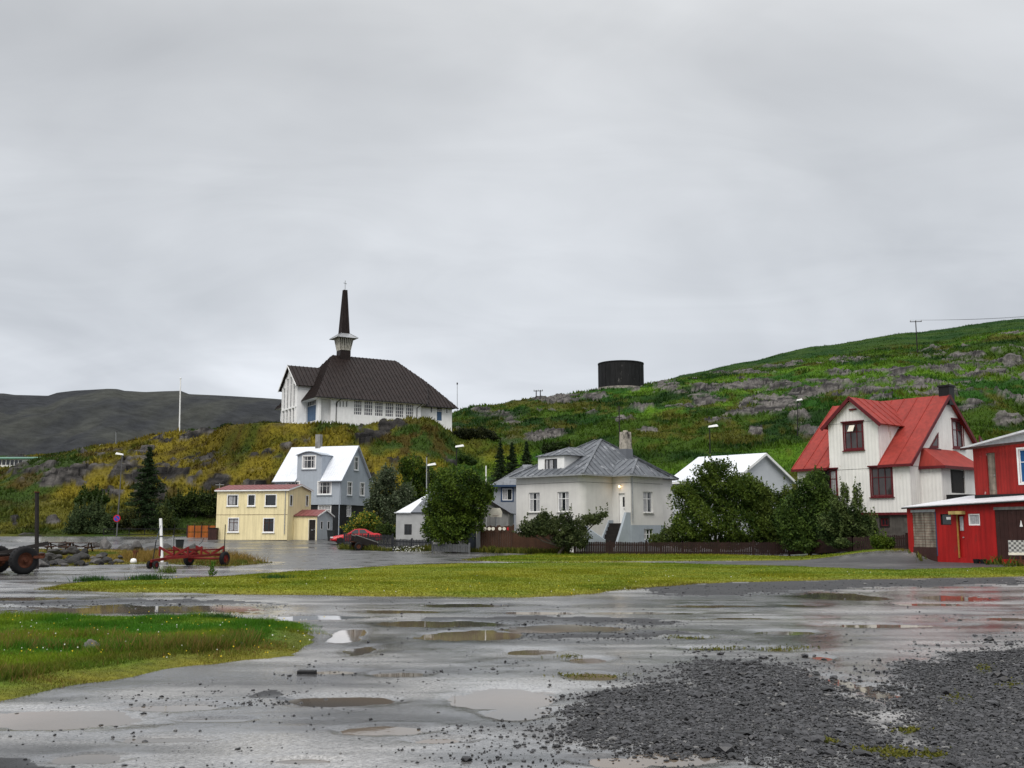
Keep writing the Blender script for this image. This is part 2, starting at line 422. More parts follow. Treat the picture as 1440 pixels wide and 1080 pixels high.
# where bare rock shows: patches given where they lie, broken up by noise
ROCKS = [(60, 668, 70, 17), (120, 660, 55, 18), (185, 662, 75, 24), (150, 690, 40, 10), (245, 665, 35, 16), (290, 675, 40, 18), (300, 655, 40, 8), (370, 680, 40, 14), (262, 611, 24, 4), (375, 603, 18, 5), (330, 618, 18, 5),
 (385, 640, 22, 9), (350, 640, 18, 6), (400, 612, 18, 5), (345, 612, 14, 5), (425, 620, 18, 4), (490, 622, 10, 4), (500, 655, 25, 14), (60, 712, 16, 8), (75, 735, 18, 6), (20, 733, 8, 8), (40, 752, 25, 8), (25, 648, 25, 9), (115, 640, 14, 4), (150, 636, 10, 3), (360, 660, 22, 5), (230, 652, 14, 4), (85, 675, 60, 10), (210, 690, 45, 12), (300, 695, 40, 8), (540, 650, 30, 10),
 (700, 583, 40, 6), (675, 578, 25, 5), (720, 595, 22, 4), (780, 563, 40, 6), (830, 558, 30, 6), (640, 578, 20, 4), (940, 545, 35, 8), (985, 550, 50, 8), (1040, 545, 60, 8), (1000, 562, 40, 9), (960, 573, 25, 6), (1075, 570, 60, 17), (1040, 580, 40, 10),
 (1090, 540, 50, 8), (1150, 552, 60, 9), (1200, 548, 60, 9), (1260, 538, 70, 12), (1310, 545, 60, 12), (1240, 525, 60, 6), (1160, 535, 40, 5), (1330, 520, 50, 8), (1400, 512, 60, 10), (1420, 535, 40, 10), (1360, 500, 40, 5), (1430, 495, 40, 5), (1180, 525, 30, 5), (1290, 503, 30, 4), (1125, 590, 22, 12), (1140, 606, 24, 10), (1065, 607, 14, 7), (1370, 570, 35, 14), (1420, 590, 30, 14), (1390, 610, 30, 8), (900, 575, 25, 5), (880, 592, 18, 4), (1010, 592, 30, 4), (910, 603, 18, 4), (820, 576, 10, 3), (1095, 515, 40, 3), (1050, 525, 50, 4)]
brk = fbm(XX / 5.0, YY / 9.0, 4, 3)
fin = fbm(XX / 1.3, YY / 2.2, 3, 31)
rock = np.zeros_like(Z)
for (u, v, ru, rv) in ROCKS:
    d = np.sqrt(((uu - u) / ru) ** 2 + ((vv - v) / rv) ** 2)
    rock = np.maximum(rock, 1.35 - d)
rock = np.clip(rock, 0, 1)
rock = sstep(.50, .64, rock * .62 + brk * .45 + (fin - .5) * .35 - .02) * (rock > .03)
right = sstep(640, 760, uu)
rock = rock * (1 - right * (1 - sstep(.36, .47, fbm(XX / 3.5, YY / 4, 4, 33))) * .9)
rock = rock * (1 - (1 - right) * (1 - sstep(.40, .50, fbm(XX / 3.0, YY / 3.5, 4, 39))) * .85)
rock = np.maximum(rock, right * sstep(.70, .74, fbm(XX / 7, YY / 14, 4, 71) + (fin - .5) * .2) * (vv < 625) * (YY < 265))
rock = np.maximum(rock, (1 - right) * sstep(.69, .73, fbm(XX / 4, YY / 7, 4, 77) + (fin - .5) * .2) * (vv < 690) * (YY > 118) * (YY < 170))
c1, s1, k1 = cells(XX / 2.6 + fbm(XX / 2, YY / 2, 2, 5), YY / 3.6 + fbm(XX / 2, YY / 2, 2, 6), 11)
c2, s2, k2 = cells(XX / .9, YY / 1.2, 12)
fade = sstep(104, 116, YY + right * 12)
hum = right * (fbm(XX / 4.5, YY / 4.0, 3, 4) - .5) * 1.3 + (fbm(XX / 9, YY / 9, 3, 1) - .5) * 1.5 + (fbm(XX / 2.2, YY / 2.2, 3, 2) - .5) * .75
farf = 1 - .6 * sstep(230, 280, YY)
Z = Z + fade * farf * hum
st_h = .55 + .5 * fbm(XX / 9, YY / 9, 2, 35)
wz = Z + (k1 - .5) * .35 + (fbm(XX / 5.0, YY / 2.5, 4, 37) - .5) * 1.5
fr_ = wz / st_h - np.floor(wz / st_h)
terr = st_h * (np.floor(wz / st_h) + sstep(.0, .22, fr_))              # ledges: flat tops and steep risers
Z = Z + fade * rock * (.85 * (terr - Z) + (k1 - .5) * .2 * (1 - right) + k2 * .12 - .12 * np.exp(-((s1 - c1) / .06) ** 2))
# level pads under what is built on the hill: x, y, radius, z
PADS = []
def pad(u, v, Y, r, dz=-.05):
    p = at(u, v, Y); PADS.append((p.x, p.y, r, p.z + dz)); return p
CH = at(443, 596.5, 150)
for s_ in (-4, 3, 10, 17): PADS.append((CH.x + s_ * math.cos(R(31)) - 4 * math.sin(R(31)), CH.y + s_ * math.sin(R(31)) + 4 * math.cos(R(31)), 7.0, CH.z - .4 - max(0, s_) * .02))
TK = at(873.5, 550, 246); PADS.append((TK.x, TK.y, 6.5, TK.z - .15))
GB = at(20, 660, 228); PADS.append((GB.x, GB.y, 9, GB.z))
BH = at(470, 757, 109); PADS.append((BH.x - 2, BH.y + 3, 9, BH.z - .1))
for (x, y, r, z) in PADS:
    d = np.hypot(XX - x, YY - y); wgt = 1 - sstep(r, r + 4, d)
    Z = Z * (1 - wgt) + z * wgt; rock = rock * (1 - wgt * .9)
LY0, LDY = math.log(Y0), (math.log(Y1) - math.log(Y0)) / (NR - 1)
def bil(A, x, y):
    x = np.asarray(x, float); y = np.asarray(y, float)
    fb = np.clip((x / y - B0) / (B1 - B0) * (NB - 1), 0, NB - 1.001); fr = np.clip((np.log(y) - LY0) / LDY, 0, NR - 1.001)
    ib, ir = fb.astype(int), fr.astype(int); fb -= ib; fr -= ir
    return (A[ib, ir] * (1 - fb) + A[ib + 1, ir] * fb) * (1 - fr) + (A[ib, ir + 1] * (1 - fb) + A[ib + 1, ir + 1] * fb) * fr
def hill_z(x, y): return bil(Z, x, y)
def on_hill(u, v, ymin=106):
    """first point of the hill that the picture shows at (u, v)"""
    Y = np.arange(ymin, 420, .5); P = [at(u, v, q) for q in Y]
    x = np.array([p.x for p in P]); z = np.array([p.z for p in P])
    h = hill_z(x, Y); k = np.nonzero(h >= z)[0]
    k = k[0] if len(k) else int(np.argmin(z - h))
    return Vector((x[k], Y[k], h[k]))
def mix3(a, b, t): return np.asarray(a)[None] * (1 - t[:, None]) + np.asarray(b)[None] * t[:, None]
def hill_col(x, y, u, v):
    """growth on the hill: dry golden sedge on the left knoll, green heath on the right one, heather between"""
    n1 = fbm(x / 6, y / 10, 4, 41); n2 = fbm(x / 2.0, y / 3.2, 3, 43); n3 = fbm(x / 14, y / 20, 3, 47)
    gold = mix3((.024, .046, .005), (.125, .100, .008), sstep(.38, .68, n1)) * (.65 + .75 * sstep(.35, .65, fbm(x / 26, y / 30, 3, 48)))[:, None]
    gold = gold * (1 - sstep(.55, .75, n2))[:, None] + np.array((.062, .046, .006))[None] * sstep(.55, .75, n2)[:, None]
    green = mix3((.014, .054, .004), (.060, .122, .006), sstep(.36, .62, n1)) * (.65 + .75 * sstep(.35, .65, fbm(x / 30, y / 22, 3, 49)))[:, None]
    green = green * (1 - .8 * sstep(.52, .66, n2 * .5 + n3 * .5))[:, None] + np.array((.080, .078, .008))[None] * (.8 * sstep(.52, .66, n2 * .5 + n3 * .5))[:, None]
    r = sstep(590, 730, u + (n3 - .5) * 160 + (v < 600) * 60)
    c = gold * (1 - r)[:, None] + green * r[:, None]
    lowg = .5 * sstep(690, 712, v) * (1 - r) * sstep(.40, .6, n3 + .1)          # greener at the foot of the knoll
    c = c * (1 - lowg)[:, None] + np.array((.035, .060, .010))[None] * lowg[:, None]
    far = sstep(275, 300, y)
    fg = mix3((.010, .046, .003), (.030, .070, .005), sstep(.36, .62, n1 * .5 + n3 * .5))
    return c * (1 - far)[:, None] + fg * far[:, None]
xf, yf, zf = XX.ravel(), YY.ravel(), Z.ravel()
uu, vv = proj(xf, yf, zf)
gcol = hill_col(xf, yf, uu, vv) * .75
rf = rock.ravel(); rn = fbm(xf / .8, yf / 1.2, 4, 53); kk = k1.ravel()
rn = fbm(xf / 1.8 + zf * .2, zf / .42 + yf * .10, 4, 53); rcol = mix3((.022, .021, .021), (.150, .139, .130), np.clip(sstep(.3, .72, rn) * .9 + (kk - .5) * .12, 0, 1))
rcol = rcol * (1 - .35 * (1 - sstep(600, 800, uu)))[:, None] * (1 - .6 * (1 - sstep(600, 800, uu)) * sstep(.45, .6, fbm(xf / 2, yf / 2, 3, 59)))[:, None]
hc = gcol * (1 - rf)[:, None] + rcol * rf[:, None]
I = np.arange(NB * NR).reshape(NB, NR)
F = np.stack([I[:-1, :-1].ravel(), I[1:, :-1].ravel(), I[1:, 1:].ravel(), I[:-1, 1:].ravel()], 1)
M_hill = attr_mat('hill_growth_and_rock', .9, 2.2, .4, .8, 3.0, .1, bdist=.3)
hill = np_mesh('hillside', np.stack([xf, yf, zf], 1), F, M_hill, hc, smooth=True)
hill.data.polygons.foreach_set('use_smooth', rf[F].mean(1) < .5)
tag(hill, 'grassy hillside with grey rock outcrops behind the houses', 'hillside', kind='structure')
# tufts of grass, sedge and heath covering the hill
def blades(P, h, wd, col, lean=.35, name='grass', mat=None, seed=1, fan=1):
    g = np.random.default_rng(seed); n = len(P)
    a = g.uniform(0, 2 * PI, n); L = g.normal(0, lean, (n, 2)) * h[:, None]
    dx, dy = np.cos(a) * wd / 2, np.sin(a) * wd / 2
    V = np.zeros((n, 3, 3))
    V[:, 0] = P; V[:, 1] = P; V[:, 2] = P
    V[:, 0, 0] -= dx; V[:, 0, 1] -= dy; V[:, 1, 0] += dx; V[:, 1, 1] += dy
    V[:, 2, 0] += L[:, 0]; V[:, 2, 1] += L[:, 1]; V[:, 2, 2] += h
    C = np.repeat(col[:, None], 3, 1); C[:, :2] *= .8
    return np_mesh(name, V.reshape(-1, 3), np.arange(3 * n).reshape(n, 3), mat, C.reshape(-1, 3))
M_blade = attr_mat('grass_blades', .7, 3, 0, 0, trans=.35, spec=.2)
N = 330000
tb = rng.uniform(-.56, .56, N); ty = np.exp(rng.uniform(math.log(98), math.log(395), N)); tx = tb * ty
tz = hill_z(tx, ty); tr = bil(rock, tx, ty)
tu, tv = proj(tx, ty, tz)
keep = (tr < rng.uniform(0.05, .8, N)) & ((ty > 108) | (tu > 560))
for (x, y, r, z) in PADS: keep &= np.hypot(tx - x, ty - y) > r + .3
tx, ty, tz, tu, tv = (q[keep] for q in (tx, ty, tz, tu, tv))
hh = (.14 + .55 * fbm(tx / 3, ty / 4, 3, 61) ** 2) * (.8 + ty / 330) * (1 - .55 * sstep(270, 290, ty)) * rng.uniform(.6, 1.4, len(tx))
tc_ = hill_col(tx, ty, tu, tv) * rng.uniform(.65, 1.45, len(tx))[:, None]
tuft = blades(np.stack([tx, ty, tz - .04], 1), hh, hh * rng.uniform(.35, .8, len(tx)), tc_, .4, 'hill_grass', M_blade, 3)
tag(tuft, 'tufts of golden sedge and green heath covering the hill', 'grass', kind='stuff')

# ------------------------------------------------------------------ far mountains
mu = [-700, -400, -150, 0, 15, 62, 75, 100, 145, 160, 170, 200, 225, 250, 262, 300, 380, 480, 620, 800, 1100, 1700]
mv = [560, 565, 548, 551, 553, 554, 549.5, 546.5, 544, 544.5, 547, 549, 548, 547.3, 552, 553.5, 558, 566, 578, 600, 640, 660]
b2 = np.linspace(-1.0, .7, 620); y2 = np.linspace(650, 3000, 190)
Yg = np.repeat(y2[None], len(b2), 0); Xg = b2[:, None] * Yg
crest = at(720, 0, 2200)
ub = 720 + b2 * FPX * 1.0
zc_ = np.array([at(0, np.interp(q, mu, mv), 2250).z for q in ub])
tt = np.clip((Yg - 650) / 1600, 0, 1)
sh = np.where(tt < .35, tt * .42, .147 + (tt - .35) * 1.312)
rel = (fbm(Xg / 320, Yg / 420, 5, 81) - .5)
gul = np.abs(fbm(Xg / 150 + rel * 2, Yg / 500, 4, 83) - .5)
Zg = zc_[:, None] * sh + (rel * 170 - gul * 60 + 8) * np.sin(np.clip(tt, 0, 1) * PI) - np.clip(Yg - 2250, 0, 9e9) * .35 - 3
far_c = fbm(Xg / 200, Yg / 300, 4, 85); fc2 = fbm(Xg / 40, Yg / 160, 4, 87)
xm, ym, zm = Xg.ravel(), Yg.ravel(), Zg.ravel()
mc = mix3((.024, .026, .029), (.039, .041, .036), sstep(.35, .65, far_c.ravel() * .6 + fc2.ravel() * .4))
mc = mc * (.75 + .5 * fbm(xm / 14, ym / 40, 4, 89))[:, None]
I = np.arange(len(b2) * len(y2)).reshape(len(b2), len(y2))
F = np.stack([I[:-1, :-1].ravel(), I[1:, :-1].ravel(), I[1:, 1:].ravel(), I[:-1, 1:].ravel()], 1)
M_mt = attr_mat('mountain_scree', .95, .05, .35, .5, .05, .1, bdist=6)
mt = np_mesh('mountain', np.stack([xm, ym, zm], 1), F, M_mt, mc, smooth=True)
tag(mt, 'dark bare flat-topped mountain ridge beyond the knoll', 'mountain', kind='structure')

# ------------------------------------------------------------------ the lot
def ground_base(x, y):
    x = np.asarray(x, float); y = np.asarray(y, float)
    b = x / np.maximum(y, 1)
    left = 1 - sstep(-.12, -.04, b)
    gl = np.interp(y, [0, 80, 88, 94, 99, 106, 130], [0, 0, .15, .50, .78, 1.05, 1.1])
    gr_ = np.interp(y, [0, 70, 80, 92, 130], [0, 0, .25, .6, .8])
    z = gl * left + gr_ * (1 - left)
    return z + .55 * sstep(.27, .36, b) * (1 - sstep(.385, .41, b)) * sstep(54, 58.5, y)
def on_ground(u, v):
    Y = 8.0
    for _ in range(40):
        p = at(u, v, Y); d = ray(u, v)
        Yn = (float(ground_base(p.x, Y)) - HEYE) / d.z * d.y if d.z < -1e-6 else 130
        Yn = min(max(Yn, 3), 130); Y = Y * .5 + Yn * .5
    p = at(u, v, Y); p.z = float(ground_base(p.x, Y)); return p
def inpoly(px, py, poly):
    r = np.zeros(px.shape, bool); j = len(poly) - 1
    for i in range(len(poly)):
        xi, yi = poly[i]; xj, yj = poly[j]
        if yi != yj: r ^= ((yi > py) != (yj > py)) & (px < (xj - xi) * (py - yi) / (yj - yi) + xi)
        j = i
    return r
WATER = -.009
# puddles: centre u, v, half width, half height (picture) -> hollows in the lot
PUD = [(190, 858, 200, 7), (-120, 862, 200, 9), (445, 868, 70, 5), (490, 893, 26, 9), (505, 915, 30, 7), (615, 877, 110, 4.5), (800, 884, 90, 5.5), (655, 895, 68, 7.5), (748, 917, 34, 4), (830, 928, 36, 5), (835, 951, 40, 5), (560, 948, 40, 4), (470, 945, 45, 4),
 (478, 986, 82, 8), (700, 984, 66, 14), (735, 1003, 50, 9), (535, 1027, 70, 8), (620, 1042, 50, 6), (100, 1012, 130, 16), (250, 995, 90, 6), (230, 1040, 70, 5), (300, 1012, 60, 4), (860, 1072, 60, 8), (960, 1066, 80, 12), (120, 1066, 60, 8), (430, 1070, 60, 5), (1190, 840, 62, 6), (1345, 841, 66, 5), (1130, 851, 40, 2.5), (1300, 850, 60, 2), (980, 897, 22, 2.5), (1000, 913, 40, 3), (1090, 914, 36, 4), (1155, 926, 16, 4), (1000, 852, 80, 2), (660, 851, 60, 2), (900, 862, 90, 2), (1080, 870, 90, 2.5), (760, 862, 60, 2), (1240, 975, 40, 12), (1180, 960, 30, 10), (1050, 1035, 20, 6), (1250, 880, 110, 3), (1380, 870, 80, 3), (560, 860, 70, 2.5), (40, 842, 90, 3), (1100, 890, 60, 3)]
PW = []
for (u, v, ru, rv) in PUD:
    p = on_ground(u, v); ax = ru * p.y / FPX; q0, q1 = on_ground(u, v + rv).y, on_ground(u, v - rv).y
    PW.append((p.x, (q0 + q1) / 2, ax, (q1 - q0) / 2))
GRAV = [  # dark heaps of loose gravel (picture outlines)
 [(805, 1015), (820, 985), (870, 968), (975, 963), (960, 940), (1010, 928), (1120, 935), (1140, 960), (1170, 975), (1160, 1000), (1190, 1020), (1210, 1045), (1180, 1060), (1110, 1050), (1060, 1050), (980, 1045), (900, 1040), (830, 1030)],
 [(1290, 935), (1340, 918), (1440, 908), (1800, 898), (1800, 1200), (1130, 1200), (1190, 1085), (1260, 1066), (1310, 1020), (1265, 985), (1262, 955)]]
DARK = [[(540, 872), (740, 866), (960, 870), (940, 878), (700, 880)], [(720, 884), (930, 886), (1000, 893), (860, 900), (720, 897)], [(880, 822), (1180, 815), (1440, 812), (1440, 822), (1250, 826), (1100, 834), (930, 838)], [(-200, 845), (300, 843), (420, 850), (200, 852), (-200, 850)], [(360, 975), (410, 972), (400, 984), (340, 982)], [(-200, 1062), (60, 1068), (90, 1085), (-200, 1100)]]
LAWN = {
 'near': [(-900, 868), (0, 866), (150, 868), (300, 868), (400, 872), (455, 880), (478, 893), (472, 905), (445, 917), (390, 930), (300, 943), (250, 950), (180, 962), (120, 970), (40, 988), (-80, 1012), (-500, 1090)],
 'main': [(50, 830), (90, 821), (150, 817), (300, 812), (390, 806), (480, 800), (560, 795), (700, 792.5), (900, 791.5), (1100, 797), (1250, 802), (1440, 797), (1900, 792), (1900, 806), (1440, 812), (1250, 815), (1050, 819), (930, 826), (850, 836), (760, 842), (600, 840.5), (300, 836), (120, 833)],
 'verge': [(640, 788), (700, 782), (760, 778.5), (860, 776), (1000, 777), (1110, 783), (1200, 776.5), (1275, 773), (1275, 779), (1150, 786), (1000, 789), (860, 790.5), (720, 791)],
 'picnic': [(-700, 786), (-200, 779), (40, 772.5), (160, 773.5), (250, 776), (310, 782), (345, 787), (385, 792), (330, 797), (290, 797), (225, 793), (160, 794), (100, 797), (60, 796), (-30, 800), (-700, 815)]}
GX = {k: [on_ground(*q) for q in L] for k, L in LAWN.items()}
vr = np.concatenate([np.linspace(1500, 1110, 60), np.arange(1108, 752, -1.1)])
yl = np.array([HEYE * FPX / max(q - 745, 13.5) for q in vr]); yl = np.unique(np.concatenate([[1.5], yl[yl < 126]]))
yl = np.concatenate([yl, [128, 131]])
bl = np.concatenate([np.linspace(-3.2, -.64, 110), np.linspace(-.62, .62, 1150), np.linspace(.64, 3.2, 110)])
Yl = np.repeat(yl[None], len(bl), 0); Xl = bl[:, None] * Yl
base = ground_base(Xl, Yl)
gu, gv = proj(Xl, Yl, base)
nz = (fbm(Xl / 1.7, Yl / 1.2, 5, 91) - .5); nf = fbm(Xl / .35, Yl / .3, 3, 93) - .5; nb = fbm(Xl / 6, Yl / 4, 3, 95) - .5
amp = 1 - .75 * sstep(45, 75, Yl)
Zl = base + amp * (.004 + nz * .022 + nf * .009 + nb * .03 + .004)
hol = np.zeros_like(Zl); wide = np.zeros_like(Zl)
wob = (fbm(Xl / .9, Yl / .9, 6, 97, .62) - .5) * 1.9
for (x, y, ax, ay) in PW:
    d = np.sqrt(((Xl - x) / ax) ** 2 + ((Yl - y) / ay) ** 2) + wob * .75
    hol = np.maximum(hol, 1 - sstep(.45, 1.35, d)); wide = np.maximum(wide, 1 - sstep(.9, 2.2, d))
Zl = np.where(Yl < 60, Zl - .027 * hol, Zl)
gm = np.zeros_like(Zl)
gw = (fbm(Xl / .5, Yl / .5, 4, 99) - .5)
jr = np.random.default_rng(3)
for L in GRAV:
    a_ = np.zeros_like(Zl)
    for q in range(6): a_ += inpoly(gu + gw * 110 + jr.normal(0, 28), gv + gw * 34 + jr.normal(0, 8), L) / 6
    gm = np.maximum(gm, a_)
Zl = Zl + gm * (.006 + .022 * fbm(Xl / .4, Yl / .4, 3, 101)) * (Yl < 60)
dk = np.zeros_like(Zl)
for L in DARK: dk = np.maximum(dk, inpoly(gu + gw * 120, gv + gw * 8, L) * 1.0)
ROAD = [(-900, 758), (-200, 757.5), (0, 757), (200, 757.5), (300, 761), (400, 762), (470, 764), (500, 772), (560, 776.5), (600, 779), (660, 782.5), (700, 783.5), (640, 790), (560, 794), (480, 799), (390, 803), (330, 800), (390, 792), (345, 785), (310, 780), (250, 774.5), (160, 772), (40, 770.5), (-200, 775), (-900, 785)]
PATH = [(640, 792), (720, 791.5), (860, 791), (1000, 789.5), (1110, 786.5), (1200, 782), (1275, 780), (1320, 787), (1440, 794), (1900, 800), (1900, 790), (1440, 797), (1250, 802), (1100, 797), (900, 791.6), (700, 792.6)]
pth = inpoly(gu + gw * 20, gv + gw * 1.5, PATH) * 1.0
tone = fbm(Xl / 2.5, Yl / 1.6, 4, 103)
gcl = mix3((.060, .060, .062), (.175, .172, .168), sstep(.3, .7, tone.ravel()))  # pale end raised: sky sheen of the wet film put into the colour
gcl = gcl * (.55 + .85 * sstep(.3, .65, fbm(Xl / 1.6, Yl / .38, 5, 104).ravel()))[:, None]
dd = np.maximum(np.maximum(gm, dk), pth * .8).ravel()
gcl = gcl * (1 - dd)[:, None] + np.array((.016, .016, .0175))[None] * dd[:, None]
lg = sstep(60, 80, Yl.ravel()) * (1 - pth.ravel()) * .0
m, nt, p = _new('wet_gravel')
a = nn(nt, 'ShaderNodeAttribute'); a.attribute_name = 'Col'
b_ = nn(nt, 'ShaderNodeAttribute'); b_.attribute_name = 'Dry'
tc = nn(nt, 'ShaderNodeTexCoord')
no = nn(nt, 'ShaderNodeTexNoise'); no.inputs['Scale'].default_value = 28; no.inputs['Detail'].default_value = 6; no.inputs['Roughness'].default_value = .75; lk(nt, tc.outputs['Object'], no.inputs[0])
r_ = ramp(nt, [(.32, .45), (.68, 1.7)]); lk(nt, no.outputs[0], r_.inputs[0])
v2 = nn(nt, 'ShaderNodeTexVoronoi'); v2.inputs['Scale'].default_value = 38; lk(nt, tc.outputs['Object'], v2.inputs['Vector'])
rv = ramp(nt, [(.16, .35), (.24, 1.0)]); lk(nt, v2.outputs['Distance'], rv.inputs[0])
lk(nt, mixc(nt, 'MULTIPLY', 1.0, mixc(nt, 'MULTIPLY', 1.0, a.outputs[0], r_.outputs[0]), rv.outputs[0]), p.inputs['Base Color'])
rr = mathn(nt, 'ADD', mathn(nt, 'MULTIPLY', b_.outputs['Fac'], .42), mathn(nt, 'ADD', .12, mathn(nt, 'MULTIPLY', no.outputs[0], .2)))
lk(nt, mathn(nt, 'MAXIMUM', rr, .05), p.inputs['Roughness'])
p.inputs['Specular IOR Level'].default_value = .5
vo = nn(nt, 'ShaderNodeTexVoronoi'); vo.inputs['Scale'].default_value = 34; lk(nt, tc.outputs['Object'], vo.inputs['Vector'])
hgt = mathn(nt, 'SUBTRACT', no.outputs[0], mathn(nt, 'MULTIPLY', vo.outputs[0], .6))
bp = nn(nt, 'ShaderNodeBump'); bp.inputs['Distance'].default_value = .02; lk(nt, hgt, bp.inputs['Height'])
lk(nt, mathn(nt, 'MAXIMUM', .07, mathn(nt, 'ADD', .15, mathn(nt, 'MULTIPLY', b_.outputs['Fac'], .75))), bp.inputs['Strength']); lk(nt, bp.outputs[0], p.inputs['Normal'])
M_lot = m
I = np.arange(len(bl) * len(yl)).reshape(len(bl), len(yl))
F = np.stack([I[:-1, :-1].ravel(), I[1:, :-1].ravel(), I[1:, 1:].ravel(), I[:-1, 1:].ravel()], 1)
lot = np_mesh('gravel_lot', np.stack([Xl.ravel(), Yl.ravel(), Zl.ravel()], 1), F, M_lot, gcl, smooth=True)
at_ = lot.data.attributes.new('Dry', 'FLOAT', 'POINT')
dry = np.clip(np.maximum(np.maximum(gm, dk * .9), pth * .7) + sstep(.5, .75, fbm(Xl / 3, Yl / 1.6, 4, 105)) * .5, 0, 1) * (1 - wide) - np.maximum(wide, sstep(.5, .6, fbm(Xl / 2.2, Yl / 1.0, 5, 107)) * (1 - np.maximum(gm, dk))) * .22
at_.data.foreach_set('value', dry.ravel().astype(np.float32))
tag(lot, 'wet dark gravel lot with loose stones', 'gravel lot', kind='structure')
ap_v = [(x, y, .008) for y in (-60, -20, -4, 1.52) for x in (-60, -5.2, 5.2, 60)]
ap = np_mesh('gravel_lot', ap_v, [(j * 4 + i, j * 4 + i + 1, j * 4 + i + 5, j * 4 + i + 4) for j in range(3) for i in range(3)], M_lot, np.full((16, 3), .09)); tag(ap, 'wet gravel lot behind the viewer', 'gravel lot', kind='structure')
def lot_z(x, y):
    x = np.asarray(x, float); y = np.asarray(y, float)
    fb = np.clip(np.interp(x / y, bl, np.arange(len(bl))), 0, len(bl) - 1.001); fr = np.clip(np.interp(y, yl, np.arange(len(yl))), 0, len(yl) - 1.001)
    ib, ir = fb.astype(int), fr.astype(int); fb = fb - ib; fr = fr - ir
    A = Zl
    return (A[ib, ir] * (1 - fb) + A[ib + 1, ir] * fb) * (1 - fr) + (A[ib, ir + 1] * (1 - fb) + A[ib + 1, ir + 1] * fb) * fr
# standing water in the hollows
m, nt, p = _new('puddle_water')
tc = nn(nt, 'ShaderNodeTexCoord')
no = nn(nt, 'ShaderNodeTexNoise'); no.inputs['Scale'].default_value = .22; no.inputs['Detail'].default_value = 2; lk(nt, tc.outputs['Object'], no.inputs[0])
r_ = ramp(nt, [(.38, (.07, .066, .06)), (.5, (.12, .095, .07)), (.62, (.18, .135, .10))]); lk(nt, no.outputs[0], r_.inputs[0])
lk(nt, r_.outputs[0], p.inputs['Base Color']); p.inputs['Roughness'].default_value = .03; p.inputs['IOR'].default_value = 1.33
nb_ = nn(nt, 'ShaderNodeTexNoise'); nb_.inputs['Scale'].default_value = 3.5; nb_.inputs['Detail'].default_value = 3; lk(nt, tc.outputs['Object'], nb_.inputs[0])
bp = nn(nt, 'ShaderNodeBump'); bp.inputs['Strength'].default_value = .05; bp.inputs['Distance'].default_value = .01; lk(nt, nb_.outputs[0], bp.inputs['Height']); lk(nt, bp.outputs[0], p.inputs['Normal'])
wt = MB().poly([(-60, 2, WATER), (60, 2, WATER), (60, 60, WATER), (-60, 60, WATER)]).build('puddle_water', m)
tag(wt, 'shallow muddy rain water standing in the hollows of the lot', 'water', kind='structure')
# everything beyond: one flat sheet to the horizon
m, nt, p = _new('plain_ground'); p.inputs['Base Color'].default_value = (.05, .055, .04, 1); p.inputs['Roughness'].default_value = .9
gd = MB().lathe([(0.01, 0), (6000, 0)], 64, (0, 0, -.6)).build('ground', m)
tag(gd, 'open ground stretching to the horizon', 'ground', kind='structure')

# ------------------------------------------------------------------ road and lawns
def fill(name, poly, step, mat, edge=-.02, top=.03, rise=.5, col=None, wob=.0, seed=0, smooth=True):
    """irregular sheet on the ground: sunk at its rim, raised inside"""
    P = [Vector((q.x, q.y)) for q in poly]; Q = []
    for i in range(len(P)):
        a, b = P[i], P[(i + 1) % len(P)]; k = max(1, int((b - a).length / (step * .5)))
        nrm = Vector(((b - a).y, -(b - a).x)).normalized() if (b - a).length > 0 else Vector((0, 0))
        for j in range(k):
            q = a.lerp(b, j / k)
            w_ = (float(fbm(q.x * .9, q.y * .9, 3, seed)) - .5) * wob * min(1, 10 / q.y + .35)
            Q.append(q + nrm * w_)
    nq = len(Q); qa = np.array([(q.x, q.y) for q in Q])
    x0, y0 = qa.min(0); x1, y1 = qa.max(0)
    gx, gy = np.meshgrid(np.arange(x0, x1, step), np.arange(y0, y1, step)); g = np.random.default_rng(seed)
    gx = (gx + g.uniform(-.3, .3, gx.shape) * step).ravel(); gy = (gy + g.uniform(-.3, .3, gy.shape) * step).ravel()
    k = inpoly(gx, gy, qa)
    gx, gy = gx[k], gy[k]
    A = qa; B = np.roll(qa, -1, 0)
    def dist(x, y):
        d = np.full(x.shape, 1e9)
        for (ax, ay), (bx, by) in zip(A, B):
            ex, ey = bx - ax, by - ay; l2 = ex * ex + ey * ey + 1e-12
            t = np.clip(((x - ax) * ex + (y - ay) * ey) / l2, 0, 1)
            d = np.minimum(d, np.hypot(x - ax - t * ex, y - ay - t * ey))
        return d
    d = dist(gx, gy); kk = d > step * .25; gx, gy, d = gx[kk], gy[kk], d[kk]
    pts = Q + [Vector((a, b)) for a, b in zip(gx, gy)]
    V, _, Fc = delaunay_2d_cdt(pts, [(i, (i + 1) % nq) for i in range(nq)], [], 0, 1e-6)[:3]
    V = np.array([(q[0], q[1]) for q in V]); Fc = np.array([f for f in Fc if len(f) == 3])
    cen = V[Fc].mean(1); Fc = Fc[inpoly(cen[:, 0], cen[:, 1], qa)]
    dv = dist(V[:, 0], V[:, 1])
    z = ground_base(V[:, 0], V[:, 1]) + edge + (top - edge) * sstep(0, rise, dv) + (fbm(V[:, 0] / 2, V[:, 1] / 2, 3, seed + 3) - .5) * .05 * sstep(0, rise * 2, dv) * (top > .025)
    c = col(V[:, 0], V[:, 1], dv) if col else None
    o = np_mesh(name, np.column_stack([V, z]), Fc, mat, c, smooth=smooth)
    return o, V, Fc, z, dv, dist, qa
m, nt, p = _new('wet_asphalt')
tc = nn(nt, 'ShaderNodeTexCoord')
